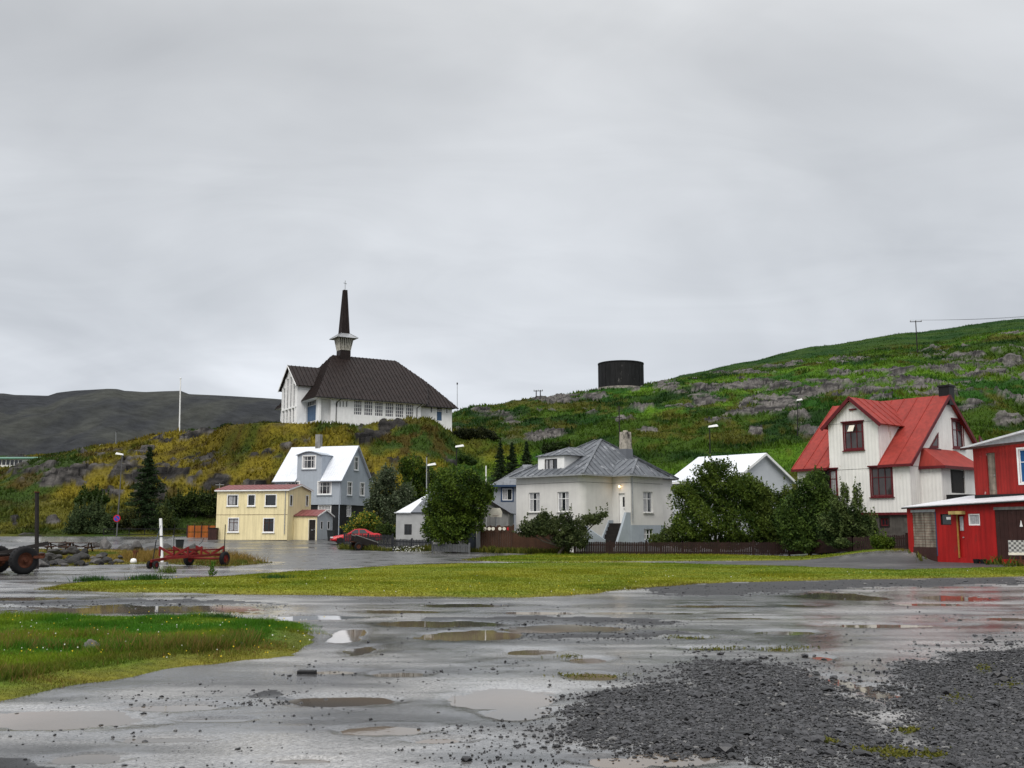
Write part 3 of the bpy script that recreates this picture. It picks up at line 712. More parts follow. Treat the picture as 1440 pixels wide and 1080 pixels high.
no = nn(nt, 'ShaderNodeTexNoise'); no.inputs['Scale'].default_value = .5; no.inputs['Detail'].default_value = 8; no.inputs['Roughness'].default_value = .7; lk(nt, tc.outputs['Object'], no.inputs[0])
r_ = ramp(nt, [(.35, .05), (.65, .11)]); lk(nt, no.outputs[0], r_.inputs[0]); lk(nt, r_.outputs[0], p.inputs['Base Color'])
r2 = ramp(nt, [(.4, .22), (.62, .5)]); lk(nt, no.outputs[0], r2.inputs[0]); lk(nt, r2.outputs[0], p.inputs['Roughness'])
M_asph = m
ro = fill('road', [on_ground(*q) for q in ROAD], 1.2, M_asph, edge=-.01, top=.022, rise=.6, wob=.6, seed=21)[0]
tag(ro, 'wet grey asphalt road in front of the yellow house', 'road', kind='structure')
def lawn_col(kind):
    def f(x, y, d):
        n1 = fbm(x / 1.6, y / 1.6, 4, 111); n2 = fbm(x / 5, y / 5, 3, 113)
        if kind == 'near':
            c = mix3((.042, .130, .005), (.130, .190, .008), sstep(.3, .7, n1))
            dn = d + (n2 - .5) * 1.0 + (n1 - .5) * .8; lo = 1 - sstep(16.8, 18, y)
            e = sstep(2.3, 1.3, dn) * lo * sstep(.45, .62, n1 * .6 + n2 * .4) * .75; mo = sstep(1.15, .7, dn) * lo
            c = c * (1 - e)[:, None] + mix3((.17, .125, .016), (.09, .060, .012), sstep(.4, .65, n2)) * e[:, None]
            return c * (1 - mo)[:, None] + mix3((.085, .105, .010), (.175, .150, .016), sstep(.3, .7, n1)) * mo[:, None]
        c = mix3((.098, .148, .007), (.180, .188, .010), sstep(.3, .7, n1 * .5 + n2 * .5))
        if kind == 'picnic': c = mix3((.070, .100, .012), (.17, .13, .022), sstep(.42, .6, n2))
        e = sstep(1.0, .1, d) * .7
        return c * (1 - e)[:, None] + np.array((.13, .095, .015))[None] * e[:, None]
    return f
M_turf = attr_mat('turf', .9, 6, .4, .6, 12, .2, bdist=.06)
LAB = {'near': 'green grass verge with ragged yellow edge at the left front of the lot', 'main': 'long short-mown yellow-green grass island between lot and houses', 'verge': 'narrow strip of grass along the dark picket fence', 'picnic': 'rough grass with dry patches around the picnic tables'}
LTOP = {'near': (.10, 1.2), 'main': (.07, .8), 'verge': (.05, .7), 'picnic': (.06, .8)}
DENS = {'near': (130000, .062, .011, 'tall'), 'main': (150000, .036, .035, 'short'), 'verge': (26000, .06, .05, 'short'), 'picnic': (36000, .09, .04, 'tall')}
for k in LAWN:
    top, rise = LTOP[k]
    o, V, Fc, z, dv, dist, qa = fill('lawn_ground', GX[k], .35 if k == 'near' else 1.1, M_turf, -.02, top, rise, lawn_col(k), 1.2 if k != 'near' else .8, 31)
    o.data.polygons.foreach_set('use_smooth', np.ones(len(o.data.polygons), bool))
    tag(o, LAB[k].replace('grass', 'turf'), 'lawn', kind='structure')
    n, h0, w0, kind = DENS[k]
    T = V[Fc]; ar = .5 * np.abs((T[:, 1, 0] - T[:, 0, 0]) * (T[:, 2, 1] - T[:, 0, 1]) - (T[:, 1, 1] - T[:, 0, 1]) * (T[:, 2, 0] - T[:, 0, 0]))
    cen = T.mean(1); ar = ar / np.maximum(cen[:, 1], 8) ** 1.2 * (np.abs(cen[:, 0] / cen[:, 1]) < .56)
    ti = rng.choice(len(Fc), n, p=ar / ar.sum()); r1 = np.sqrt(rng.random(n)); r2_ = rng.random(n)
    wts = np.stack([1 - r1, r1 * (1 - r2_), r1 * r2_], 1)
    pt = (V[Fc[ti]] * wts[:, :, None]).sum(1); pz = (z[Fc[ti]] * wts).sum(1); pd = (dv[Fc[ti]] * wts).sum(1)
    c = lawn_col(k)(pt[:, 0], pt[:, 1], pd) * rng.uniform(.7, 1.45, n)[:, None]
    h = h0 * rng.uniform(.5, 1.5, n)
    if k == 'near':
        tuf = sstep(.48, .7, fbm(pt[:, 0] / .9, pt[:, 1] / .9, 3, 117)) * sstep(.1, .9, pd)
        lo_ = (pt[:, 1] < 17.3); h = h * (.55 + 1.0 * tuf) * np.where(lo_ & (pd < .95), .4, 1) * np.where(lo_ & (pd > .9) & (pd < 2.2), 1.35, 1)
        dryb = (pt[:, 1] < 16.5) & (rng.random(n) < .22 * tuf + .02)
        c[dryb] = np.array((.20, .13, .04)); h[dryb] *= 1.25
    elif k == 'picnic':
        tu_, tv_ = proj(pt[:, 0], pt[:, 1], pz)
        dryp = inpoly(tu_, tv_, [(160, 778), (330, 780), (385, 792), (320, 796), (180, 790)]) * sstep(.42, .55, fbm(pt[:, 0] / 2, pt[:, 1] / 2, 3, 119))
        h = h * (1 + 3.5 * dryp); c = c * (1 - dryp)[:, None] + np.array((.22, .145, .035))[None] * dryp[:, None] * rng.uniform(.6, 1.3, n)[:, None]
    else:
        h = h * (.7 + .8 * sstep(.5, .7, fbm(pt[:, 0] / 2.5, pt[:, 1] / 2.5, 3, 121)))
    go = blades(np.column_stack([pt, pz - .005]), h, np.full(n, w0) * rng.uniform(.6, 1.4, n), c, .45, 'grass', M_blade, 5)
    tag(go, LAB[k], 'grass', kind='stuff')
# flowers and dandelion heads in the grass, one drift
g = np.random.default_rng(19); n = 200
du = g.uniform(0, 460, n); dv_ = g.uniform(869, 940, n); kq = inpoly(du, dv_, LAWN['near'])
dp = [on_ground(a, b) for a, b in zip(du[kq], dv_[kq])]
du = g.uniform(100, 1400, 160); dv_ = g.uniform(800, 840, 160); kq = inpoly(du, dv_, LAWN['main'])
dp += [on_ground(a, b) for a, b in zip(du[kq], dv_[kq])]
dm = MB(); dm2 = MB()
for i, q in enumerate(dp):
    z = q.z + .10 + g.uniform(.0, .08) - (.04 if q.y > 25 else 0); r = g.uniform(.006, .012) * (1 if q.y < 25 else 1.6)
    (dm if i % 3 else dm2).add([(q.x + r * math.cos(a), q.y + r * .5 * math.sin(a * 2), z + r * math.sin(a)) for a in (0, 1.05, 2.1, 3.14, 4.2, 5.2)], [(0, 1, 2, 3, 4, 5)])
tag(dm.build('dandelions', basic('yellow_petals', (.55, .40, .02), .7, .2, 3, 0)), 'yellow dandelion heads dotted over the grass', 'flowers', kind='stuff')
tag(dm2.build('daisies', basic('white_petals', (.6, .6, .55), .7, .2, 3, 0)), 'white daisy heads dotted over the grass', 'flowers', kind='stuff')
TU = []
for (u, v, ru, n, h, lab) in ((130, 818, 26, 420, .16, 'low dark tuft at the left tip of the grass island'), (207, 818, 24, 520, .22, 'darkest thick tuft of tall grass on the island left part'), (386, 816, 26, 420, .16, 'dark tuft of grass on the island right of the trailer'), (236, 806, 14, 160, .25, 'pale weedy clump by the island edge below the trailer'), (308, 876, 26, 500, .13, 'tall green tuft on the near verge beside the long puddle')):
    p = on_ground(u, v); rr_ = ru * p.y / FPX
    P = np.column_stack([p.x + g.normal(0, rr_ * .45, n), p.y + g.normal(0, rr_ * .4, n), np.full(n, p.z + .02)])
    c = np.array((.022, .066, .009))[None] * g.uniform(.6, 1.7, n)[:, None] if n > 200 else np.array((.09, .13, .02))[None] * g.uniform(.6, 1.5, n)[:, None]
    TU.append((P, h * g.uniform(.5, 1.4, n), c))
go = blades(np.concatenate([q[0] for q in TU]), np.concatenate([q[1] for q in TU]), np.full(sum(len(q[1]) for q in TU), .03), np.concatenate([q[2] for q in TU]), .4, 'tall_grass', M_blade, 12); tag(go, 'dark green tufts of taller grass on the mown island', 'grass', kind='stuff')
p = on_ground(298, 812); n = 60
f = g.random(n); P = np.column_stack([p.x + g.normal(0, .06, n) * (1.3 - f), p.y + g.normal(0, .06, n), p.z + f * .5])
t = thing('dock_plant', 'single tall green dock plant on the edge of the grass island', 'plant', p)
blades(P - np.array(p)[None], .16 * g.uniform(.6, 1.2, n), np.full(n, .07), np.array((.07, .14, .015))[None] * g.uniform(.6, 1.4, n)[:, None], .6, 'leaves', M_blade, 4).parent = t
MB().tube((0, 0, 0), (.02, 0, .6), .012, .006, 6).build('stem', M_turf, t)
# loose stones of the lot
def stones(name, P, s, cols, mat, seed):
    g = np.random.default_rng(seed); n = len(P)
    o6 = np.array([(1, 0, 0), (-1, 0, 0), (0, 1, 0), (0, -1, 0), (0, 0, 1), (0, 0, -1), (.6, .6, .55), (-.6, .55, .6), (.6, -.55, .6), (-.55, -.6, .6)], float)
    f8 = np.array([(0, 6, 8), (6, 4, 8), (6, 7, 4), (7, 9, 4), (9, 8, 4), (2, 7, 6), (0, 2, 6), (1, 9, 7), (2, 1, 7), (3, 8, 9), (1, 3, 9), (0, 8, 3), (2, 0, 5), (1, 2, 5), (3, 1, 5), (0, 3, 5)])
    a = g.uniform(0, 2 * PI, n); ca, sa = np.cos(a), np.sin(a)
    sc = s[:, None] * g.uniform(.6, 1.3, (n, 3)) * np.array((1.1, .9, .6))
    V = o6[None] * sc[:, None] * g.uniform(.8, 1.2, (n, 10, 1))
    X = V[:, :, 0] * ca[:, None] - V[:, :, 1] * sa[:, None]; Yv = V[:, :, 0] * sa[:, None] + V[:, :, 1] * ca[:, None]
    V = np.stack([X, Yv, V[:, :, 2]], 2) + P[:, None]
    F = (f8[None] + (np.arange(n) * 10)[:, None, None]).reshape(-1, 3)
    return np_mesh(name, V.reshape(-1, 3), F, mat, np.repeat(cols, 10, 0))
M_stone = attr_mat('wet_stone', .38, 40, .3, .3, 60, .3, bdist=.01)
N = 640000
sv = rng.uniform(812, 1110, N); su = rng.uniform(-60, 1500, N)
sy = HEYE * FPX / (sv - 745); sx = (su - 720) / FPX * sy * .99
sg = (fbm(sx / .5, sy / .5, 4, 99) - .5)
ing = np.zeros(N)
ju, jv = rng.normal(0, 30, N), rng.normal(0, 8.5, N)
for L in GRAV: ing = np.maximum(ing, inpoly(su + sg * 110 + ju, sv + sg * 34 + jv, L))
ind = np.zeros(N)
for L in DARK: ind = np.maximum(ind, inpoly(su + sg * 120, sv + sg * 8, L))
clus = sstep(.5, .72, fbm(sx / 1.2, sy / .9, 4, 131))
prob = np.maximum(ing ** 1.5 * .85, np.maximum(ind * .12, .003 + .024 * clus)) * np.clip((sy / 9) ** -.3, .3, 1)
sz = lot_z(sx, sy)
k = (rng.random(N) < prob) & (sz > WATER - .012)
for L in LAWN.values(): k &= ~inpoly(su, sv, L)
sx, sy, sz, ing = sx[k], sy[k], sz[k], ing[k]
ss = np.exp(rng.normal(math.log(.0086), .5, len(sx))) * (1 + .35 * ing)
ss = np.where(rng.random(len(sx)) < .008, ss * 1.9, ss) * (.55 + .03 * sy).clip(.7, 1.5)
sc_ = np.array((.020, .020, .0215))[None] * rng.uniform(.3, 1.0, (len(sx), 1)) ** 1.8 * 2.9 * np.array((1, 1, 1))
lt = rng.random(len(sx)) < .025; sc_[lt] = np.array((.12, .118, .115))
st = stones('loose_gravel', np.column_stack([sx, sy, sz + ss * .2]), ss, sc_, M_stone, 9)
tag(st, 'loose dark gravel heaped and scattered over the lot', 'gravel', kind='stuff')
print('stones', len(sx))
# ------------------------------------------------------------------ building kit
ZU = Vector((0, 0, 1))
X1, Y1_, XN, YN = Vector((1, 0, 0)), Vector((0, 1, 0)), Vector((-1, 0, 0)), Vector((0, -1, 0))
M_glass = basic('window_glass', (.018, .021, .025), .06, .3, 1, 0, spec=.6)
M_curt = basic('curtain_behind_glass', (.36, .36, .37), .5, .35, 9, 0, coat=.6, rib=.14)
M_white = basic('white_paint', (.78, .78, .77), .5, .12, 2, .05)
M_cream = basic('cream_paint', (.70, .66, .56), .55, .2, 3, .05)
M_dred = basic('dark_red_paint', (.105, .012, .016), .5, .3, 3, .1)
M_dark = basic('dark_painted_wood', (.018, .015, .014), .55, .4, 4, .2)
M_steel = basic('galvanised_steel', (.36, .37, .38), .42, .3, 5, .1, metal=.5)
M_black = basic('black_iron', (.012, .012, .013), .5, .3, 6, .15)
M_conc = basic('weathered_concrete', (.27, .265, .25), .85, .35, 2.5, .3, streak=.3)
M_rust = basic('rusty_iron', (.085, .028, .014), .75, .5, 8, .3)
class Bld:
    def __init__(s, name, label, cat, u, v, Y, deg, group=None, z=None):
        s.p = at(u, v, Y)
        if z is not None: s.p.z = z
        s.r = R(deg); s.e = thing(name, label, cat, s.p, s.r, group)
        s.M = Matrix.Translation(s.p) @ Matrix.Rotation(s.r, 4, 'Z'); s.Mi = s.M.inverted()
        s.c = s.Mi @ Vector((0, 0, HEYE))
    def px(s, o, ex, u, v):
        """where the sight line of (u, v) meets the vertical plane through o along ex: (along, up)"""
        d = s.Mi.to_3x3() @ ray(u, v); n = Vector((ex.y, -ex.x, 0))
        t = (o - s.c).dot(n) / d.dot(n); q = s.c + d * t - o
        return q.dot(ex), q.z
    def zv(s, p, v):
        wp = s.M @ Vector((p[0], p[1], 0)); q = wp.y
        lo, hi = -20.0, 80.0
        for _ in range(50):
            mid = (lo + hi) / 2
            if proj(wp.x, wp.y, mid)[1] > v: lo = mid
            else: hi = mid
        return lo - s.p.z
    def rect(s, o, ex, u0, u1, v0, v1):
        um, vm = (u0 + u1) / 2, (v0 + v1) / 2
        return (s.px(o, ex, u0, vm)[0], s.px(o, ex, u1, vm)[0], s.px(o, ex, um, v1)[1], s.px(o, ex, um, v0)[1])
    def window(s, o, ex, r, cols=2, rows=(.68,), fm=None, trim=None, tw=.1, sill=None, curt=None, depth=.07, bw=.055, name='window', head=None, label=None, pane=None, mid=None, pout=.03):
        n = Vector((ex.y, -ex.x, 0)); a0, a1, c0, c1 = r
        fm = fm or M_white
        f = MB(); d0, d1 = -depth - .01, -depth + .045
        f.obox(o, ex, n, a0, a0 + bw, d0, d1, c0, c1).obox(o, ex, n, a1 - bw, a1, d0, d1, c0, c1)
        f.obox(o, ex, n, a0 + bw, a1 - bw, d0, d1, c0, c0 + bw).obox(o, ex, n, a0 + bw, a1 - bw, d0, d1, c1 - bw, c1)
        m_ = bw * .75
        for i in range(1, cols):
            x = a0 + (a1 - a0) * i / cols; f.obox(o, ex, n, x - m_ / 2, x + m_ / 2, d0, d1 - .008, c0 + bw, c1 - bw)
        for q in rows:
            z = c0 + (c1 - c0) * q; f.obox(o, ex, n, a0 + bw, a1 - bw, d0, d1 - .014, z - m_ / 2, z + m_ / 2)
        w_ = f.build(name, fm, s.e)
        if label: w_['label'] = label
        z = d0 + .012
        MB().poly([o + ex * a + n * z + ZU * c for a, c in ((a0 + .01, c0 + .01), (a1 - .01, c0 + .01), (a1 - .01, c1 - .01), (a0 + .01, c1 - .01))]).build('pane', pane or M_glass, w_)
        if curt:
            cm = MB(); zz = z + .006
            for (p, q) in curt:
                x0, x1 = a0 + (a1 - a0) * p, a0 + (a1 - a0) * q
                cm.poly([o + ex * a + n * zz + ZU * c for a, c in ((x0, c0 + .03), (x1, c0 + .03), (x1, c1 - .03), (x0, c1 - .03))])
            cm.build('curtain', M_curt, w_)
        if trim:
            t = MB()
            t.obox(o, ex, n, a0 - tw, a0 - .002, .001, pout, c0 - tw, c1 + tw).obox(o, ex, n, a1 + .002, a1 + tw, .001, pout, c0 - tw, c1 + tw)
            t.obox(o, ex, n, a0 - .002, a1 + .002, .001, pout, c1 + .002, c1 + tw).obox(o, ex, n, a0 - .002, a1 + .002, .001, pout, c0 - tw, c0 - .002)
            t.build('trim', trim, w_)
        if sill:
            MB().obox(o, ex, n, a0 - tw - .06, a1 + tw + .06, .002, .11, c0 - tw - .055, c0 - tw + .004).build('sill', sill, w_)
        if head:
            MB().obox(o, ex, n, a0 - tw - .08, a1 + tw + .08, .002, .13, c1 + tw - .004, c1 + tw + .07).build('lintel', head, w_)
        return w_
    def door(s, o, ex, r, mat, trim=None, tw=.08, glass=None, gp=None, depth=.07, transom=0, panels=True):
        n = Vector((ex.y, -ex.x, 0)); a0, a1, c0, c1 = r
        ct = c1 - transom
        d = MB().obox(o, ex, n, a0 + .01, a1 - .01, -depth - .04, -depth, c0 + .01, ct - .01)
        if panels:
            wd = a1 - a0; hg = ct - c0
            for q0, q1 in ((.1, .42), (.5, .9)):
                d.obox(o, ex, n, a0 + wd * .18, a1 - wd * .18, -depth - .003, -depth + .018, c0 + hg * q0, c0 + hg * q1)
        k = d.build('door', mat, s.e)
        MB().obox(o, ex, n, a1 - .16, a1 - .1, -depth, -depth + .06, c0 + 1.0, c0 + 1.06).build('handle', M_steel, k)
        if glass:
            p, q, z0, z1 = glass
            MB().obox(o, ex, n, a0 + (a1 - a0) * p, a0 + (a1 - a0) * q, -depth + .002, -depth + .024, c0 + (ct - c0) * z0, c0 + (ct - c0) * z1).build('pane', gp or M_glass, k)
        if trim:
            t = MB()
            t.obox(o, ex, n, a0 - tw, a0 - .002, .001, .03, c0, c1 + tw).obox(o, ex, n, a1 + .002, a1 + tw, .001, .03, c0, c1 + tw).obox(o, ex, n, a0 - .002, a1 + .002, .001, .03, c1 + .002, c1 + tw)
            t.build('trim', trim, k)
        if transom:
            s.window(o, ex, (a0, a1, ct + .03, c1), 4, (), M_white, bw=.05, depth=depth, name='transom_window')
        return k
    def pipe(s, p0, p1, r=.04, mat=None, name='drainpipe'):
        return MB().tube(p0, p1, r, n=8).build(name, mat or M_steel, s.e)
def P3(x, y, z): return Vector((x, y, z))

# ------------------------------------------------------------------ church on the knoll
M_cwall = basic('church_white_render', (.80, .80, .80), .75, .08, 1.5, .1, streak=.06)
M_croof = basic('brown_standing_seam_roof', (.024, .017, .0155), .5, .35, 1.2, .05, streak=.3, spec=.14)
M_blued = basic('blue_door_paint', (.055, .105, .19), .5, .15, 2, .05)
M_cpane = basic('pale_leaded_glass', (.11, .11, .125), .12, .3, .6, 0, spec=.5)
M_louv = basic('weathered_louvres', (.64, .61, .53), .7, .25, 3, .1, streak=.2)
M_plin = basic('pale_blue_plinth', (.22, .28, .36), .8, .2, 2, .1)
B = Bld('church', 'white church with brown metal roof and dark spire on the knoll', 'church', 448, 597, 150, 31)
b0 = -2.0                                                  # walls run down into the knoll
O = Vector((0, 0, 0))
L = B.px(O, X1, 592, 565)[0]; WD = 17.5
ze = B.zv((0, 0), 556); zr_pt = None
# main block: long side faces the lot, porch at its left end
wl = MB()
hs = []
LO = O; wins = []
for (a, b) in ((619, 672), (684, 740), (752, 806), (818, 872), (882, 936), (947, 998)):
    r = B.rect(O, X1, 360 + a / 4.5, 360 + b / 4.5, 0, 0)
    k = ((a + b) / 2 - 645) / 330
    r = B.rect(O, X1, 360 + a / 4.5, 360 + b / 4.5, 380 + (822 + 25 * k) / 4.5, 380 + (917 + 20 * k) / 4.5); wins.append(r); hs.append(r)
sl = []
for a in (513, 533, 553, 574):
    r = B.rect(O, X1, 360 + (a - 5) / 4.5, 360 + (a + 5) / 4.5, 380 + 828 / 4.5, 380 + 866 / 4.5); sl.append(r); hs.append(r)
rc0 = B.px(O, X1, 360 + 410 / 4.5, 590)[0]; rc1 = B.px(O, X1, 360 + 473 / 4.5, 590)[0]; rct = B.zv((1, 0), 380 + 806 / 4.5)
hs.append((rc0, rc1, .02, rct))
wl.wall(O, X1, [(0, b0), (L, b0), (L, ze), (0, ze)], hs, .15)
# open loggia: return faces of the recess on the left end, door at its back
wl.wall(P3(rc0, .8, 0), X1, [(0, b0), (rc1 - rc0, b0), (rc1 - rc0, ze), (0, ze)], [])
wl.poly([P3(rc1, .8, b0), P3(rc1, .15, b0), P3(rc1, .15, ze), P3(rc1, .8, ze)])
YR = -B.px(P3(-1.3, 0, 0), YN, 418.0, 565)[0]
# left end: pillar, opening, back wall with the blue door
g0, g1 = 1.1, 3.3
wl.wall(P3(0, WD, 0), YN, [(0, b0), (WD, b0), (WD, ze), (0, ze)], [(WD - YR + .06, WD - .75, .02, rct)], .2)
wl.wall(P3(WD * 0 + L, 0, 0), Y1_, [(0, b0), (WD, b0), (WD, ze), (0, ze)], [])
wl.poly([P3(0, WD, b0), P3(0, WD, ze), P3(L, WD, ze), P3(L, WD, b0)])
wl.build('wall', M_cwall, B.e)
for r in wins: B.window(O, X1, r, 4, (.25, .5, .75), M_white, bw=.1, depth=.12, pane=M_cpane)
for r in sl: B.window(O, X1, r, 1, (), M_white, bw=.05, depth=.12, name='slit_window')
# hipped roof
eo = .75
zr1 = B.zv((L * .20, WD / 2), 499)
A0, A1 = P3(-eo, -eo, ze - .25), P3(L + eo, -eo, ze - .25); A2, A3 = P3(L + eo, WD + eo, ze - .25), P3(-eo, WD + eo, ze - .25)
rx0 = 3.6
# right end of the ridge: where the sight line of its picture point lies over the middle of the block
rx1 = B.px(P3(0, WD / 2, 0), X1, 556.7, 507)[0]; rx0 = B.px(P3(0, WD / 2, 0), X1, 467.5, 499)[0]
zr = (B.zv((rx0, WD / 2), 499.5) + B.zv((rx1, WD / 2), 507)) / 2
R0, R1 = P3(rx0, WD / 2, zr), P3(rx1, WD / 2, zr)
zo1 = ze - .25
def onpic(P): return proj(*(B.M @ P))
best = None
for xe in np.arange(L + 1, L + 16, .25):                   # the front slope runs on to the right until it meets the lower roof of the rear block
    for t_ in np.arange(.2, .95, .02):
        V_ = R1.lerp(P3(xe, -eo, zo1), t_); pu_, pv_ = onpic(V_); e_ = (pu_ - 600.5) ** 2 + (pv_ - 537.5) ** 2
        if best is None or e_ < best[0]: best = (e_, V_)
VV = best[1]; VB = P3(VV.x, WD - VV.y, VV.z)
rf = MB()
for q in ([A0, A1, VV, R1, R0], [A3, A0, R0], [A2, A3, R0, R1, VB], [R1, VV, VB], [A1, A2, VB, VV]):
    rf.slab(q, .12); rf.seams(q, .62, .09, .05)
rf.build('roof', M_croof, B.e)
# soffit below the eaves and gutters
MB().poly([P3(-eo, -eo, ze - .385), P3(-eo, WD + eo, ze - .385), P3(L + eo, WD + eo, ze - .385), P3(L + eo, -eo, ze - .385)]).build('soffit', M_cwall, B.e)
gt = MB(); gt.tube(A0 + P3(0, -.06, -.1), A1 + P3(0, -.06, -.1), .07); gt.build('gutter', M_black, B.e)
for uu_ in (472.5, 586):
    x = B.px(O, X1, uu_, 580)[0]; pp = MB(); pp.path([P3(x + .5, -eo + .05, ze - .4), P3(x, -.09, ze - .95), P3(x, -.09, .05)], [.055] * 3); pp.build('drainpipe', M_black, B.e)
# lower hipped block at the far end
L2 = 5.6; oy = 1.0; wd2 = WD - 2.2
E = P3(L, oy, 0)
L2 = B.px(E, X1, 635.6, 580)[0]
ze2 = B.zv((L + 2, oy), 571)
w2 = MB(); h2 = []
for a, b, c, d in ((1105, 1116, 862, 902), (1145, 1176, 855, 952), (1203, 1213, 870, 906)):
    h2.append(B.rect(E, X1, 360 + a / 4.5, 360 + b / 4.5, 380 + c / 4.5, 380 + d / 4.5))
w2.wall(E, X1, [(0, b0), (L2, b0), (L2, ze2), (0, ze2)], h2, .15)
w2.wall(E + X1 * L2, Y1_, [(0, b0), (wd2, b0), (wd2, ze2), (0, ze2)], [])
w2.build('wall', M_cwall, B.e)
B.window(E, X1, h2[0], 1, (), M_white, bw=.05, name='slit_window'); B.window(E, X1, h2[2], 1, (), M_white, bw=.05, name='slit_window')
B.door(E, X1, h2[1], M_blued, transom=(h2[1][3] - h2[1][2]) * .42)
q0, q1 = P3(L + eo - .2, oy - eo, ze2 - .1), P3(L + L2 + eo, oy - eo, ze2 - .1); q2, q3 = P3(L + L2 + eo, oy + wd2 + eo, ze2 - .1), P3(L + eo - .2, oy + wd2 + eo, ze2 - .1)
k1 = VV + P3(.75, .9, -.05); k2_ = P3(k1.x, 2 * oy + wd2 - k1.y, k1.z)
rf = MB()
for q in ([q0, q1, k1], [q1, q2, k2_, k1], [q2, q3, k2_], [q3, q0, k1, k2_]):
    rf.slab(q, .1); rf.seams(q, .62, .09, .05)
rf.build('roof', M_croof, B.e)
MB().tube(q0 + P3(0, -.05, -.1), q1 + P3(0, -.05, -.1), .07).build('gutter', M_black, B.e)
# porch with its tall gable window, at the left end
PX = -1.3
PW_ = 7.2; py1 = 1.6
# front of the porch faces -x; right jamb where the picture shows it
o_ = P3(PX, 0, 0)
sR = B.px(o_, YN, 418.0, 565)[0]; sL = B.px(o_, YN, 396.0, 565)[0]        # along -y
yR, yL = -sR, -sL
ym = (yR + yL) / 2
zpe = B.zv((PX, yR), 539); zpa = B.zv((PX, ym), 515)
og = P3(PX, yL, 0); wg = yL - yR
pm = MB(); ph = []
for i in range(4):
    a0 = wg * (.10 + .205 * i); a1 = a0 + wg * .155
    zt = zpe + (zpa - zpe) * (1 - abs((a0 + a1) / 2 - wg / 2) / (wg / 2)) - 1.15
    ph.append((a0, a1, zpe * .50, max(zt, zpe * .5 + 1)))
    ph.append((a0, a1, .9, zpe * .46))
pm.wall(og, YN, [(0, b0), (wg, b0), (wg, zpe), (wg / 2, zpa), (0, zpe)], ph, .2)
pl = -PX + 1.2
pm.wall(P3(PX, yR, 0), X1, [(0, b0), (pl, b0), (pl, zpe), (0, zpe)], [], .1)
pm.poly([P3(PX, yL, b0), P3(PX, yL, zpe), P3(.5, yL, zpe), P3(.5, yL, b0)])
pm.build('porch_wall', M_cwall, B.e)
for r in ph: B.window(og, YN, r, 2, (.25, .5, .75), M_white, bw=.06, depth=.14, name='tall_window', pane=M_cpane)
# piers between the tall panes
fn = MB(); nv = Vector((-1, 0, 0))
for i in range(5):
    a = wg * (.078 + .205 * i); fn.obox(og, YN, nv, a - .07, a + .07, .003, .16, .3, zpe + (zpa - zpe) * (1 - abs(a - wg / 2) / (wg / 2)) - .5)
fn.obox(og, YN, nv, .3, wg - .3, .004, .1, zpe * .46 + .02, zpe * .5 - .02)
fn.build('mullion', M_cwall, B.e)
rf = MB(); ov = .55
hx = 5.2
for sgn, ye in ((-1, yR - ov), (1, yL + ov)):
    sl_ = (zpa - zpe) / (wg / 2); zz = zpe - ov * sl_ + .12
    q = [P3(PX - .45, ye, zz), P3(hx, ye, zz), P3(hx, ym, zpa + .12), P3(PX - .45, ym, zpa + .12)]
    rf.slab(q, .1); rf.seams(q, .62, .09, .05)
rf.build('porch_roof', M_croof, B.e)
bg_ = MB()
for ye in (yR - ov, yL + ov):
    zz = zpe - ov * sl_ + .05; bg_.bar(P3(PX - .47, ye, zz - .05), P3(PX - .47, ym, zpa - .02), .05, .22)
bg_.build('bargeboard', M_white, B.e)
# back of the loggia, blue door
bd = MB(); ob = P3(1.7, WD, 0)
dr = B.rect(P3(.3, 0, 0), YN, 360 + 323 / 4.5, 360 + 379 / 4.5, 380 + 820 / 4.5, 380 + 956 / 4.5)
ob = P3(.3, 0, 0)
bd.wall(ob, YN, [(-YR - .3, b0), (-.2, b0), (-.2, ze), (-YR - .3, ze)], [dr], .1)
bd.poly([P3(.02, .3, .03), P3(.3, .3, .03), P3(.3, YR, .03), P3(.02, YR, .03)])
bd.build('loggia_wall', M_cwall, B.e)
B.door(ob, YN, dr, M_blued, transom=(dr[3] - dr[2]) * .28)
# pale blue steps
sp_ = MB()
for i in range(3): sp_.box(-1.2 - i * .35, -.01, -.2 - i * .3, yR - .02 - i * .002, -2.2, -.02 - i * .17)
sp_.build('steps', M_plin, B.e)
MB().box(.1, L - .1, -.06, .0 - .002, -2, .12).build('plinth', M_plin, B.e)
# tower
tx_ = B.px(P3(0, WD / 2, 0), X1, 483.2, 495)[0]; TC = P3(tx_, WD / 2, 0)
def hw(u0, u1): return abs(u1 - u0) / FPX * 154 / 2 / (math.cos(R(31)) + math.sin(R(31))) * 1.0
zt0, zt1, zt2, zt3, zt4 = (B.zv((tx_, WD / 2), q) for q in (509, 493.8, 476.7, 471, 408))
s0 = hw(472, 494)
MB().box(TC.x - s0, TC.x + s0, TC.y - s0, TC.y + s0, zr - 3.0, zt1).build('tower_base', M_croof, B.e)
s1, s2 = hw(473.5, 494), hw(469, 498)
def frus(m, a, za, b, zb, c=TC):
    q = [(c.x + x * s_, c.y + y * s_, z) for s_, z in ((a, za), (b, zb)) for x, y in ((-1, -1), (1, -1), (1, 1), (-1, 1))]
    return m.add(q, [(3, 2, 1, 0), (4, 5, 6, 7), (0, 1, 5, 4), (1, 2, 6, 5), (2, 3, 7, 6), (3, 0, 4, 7)])
frus(MB(), s1 * .86, zt1 + .01, s2 * .86, zt2).build('belfry_core', M_dark, B.e)
lv = MB(); nl = 8
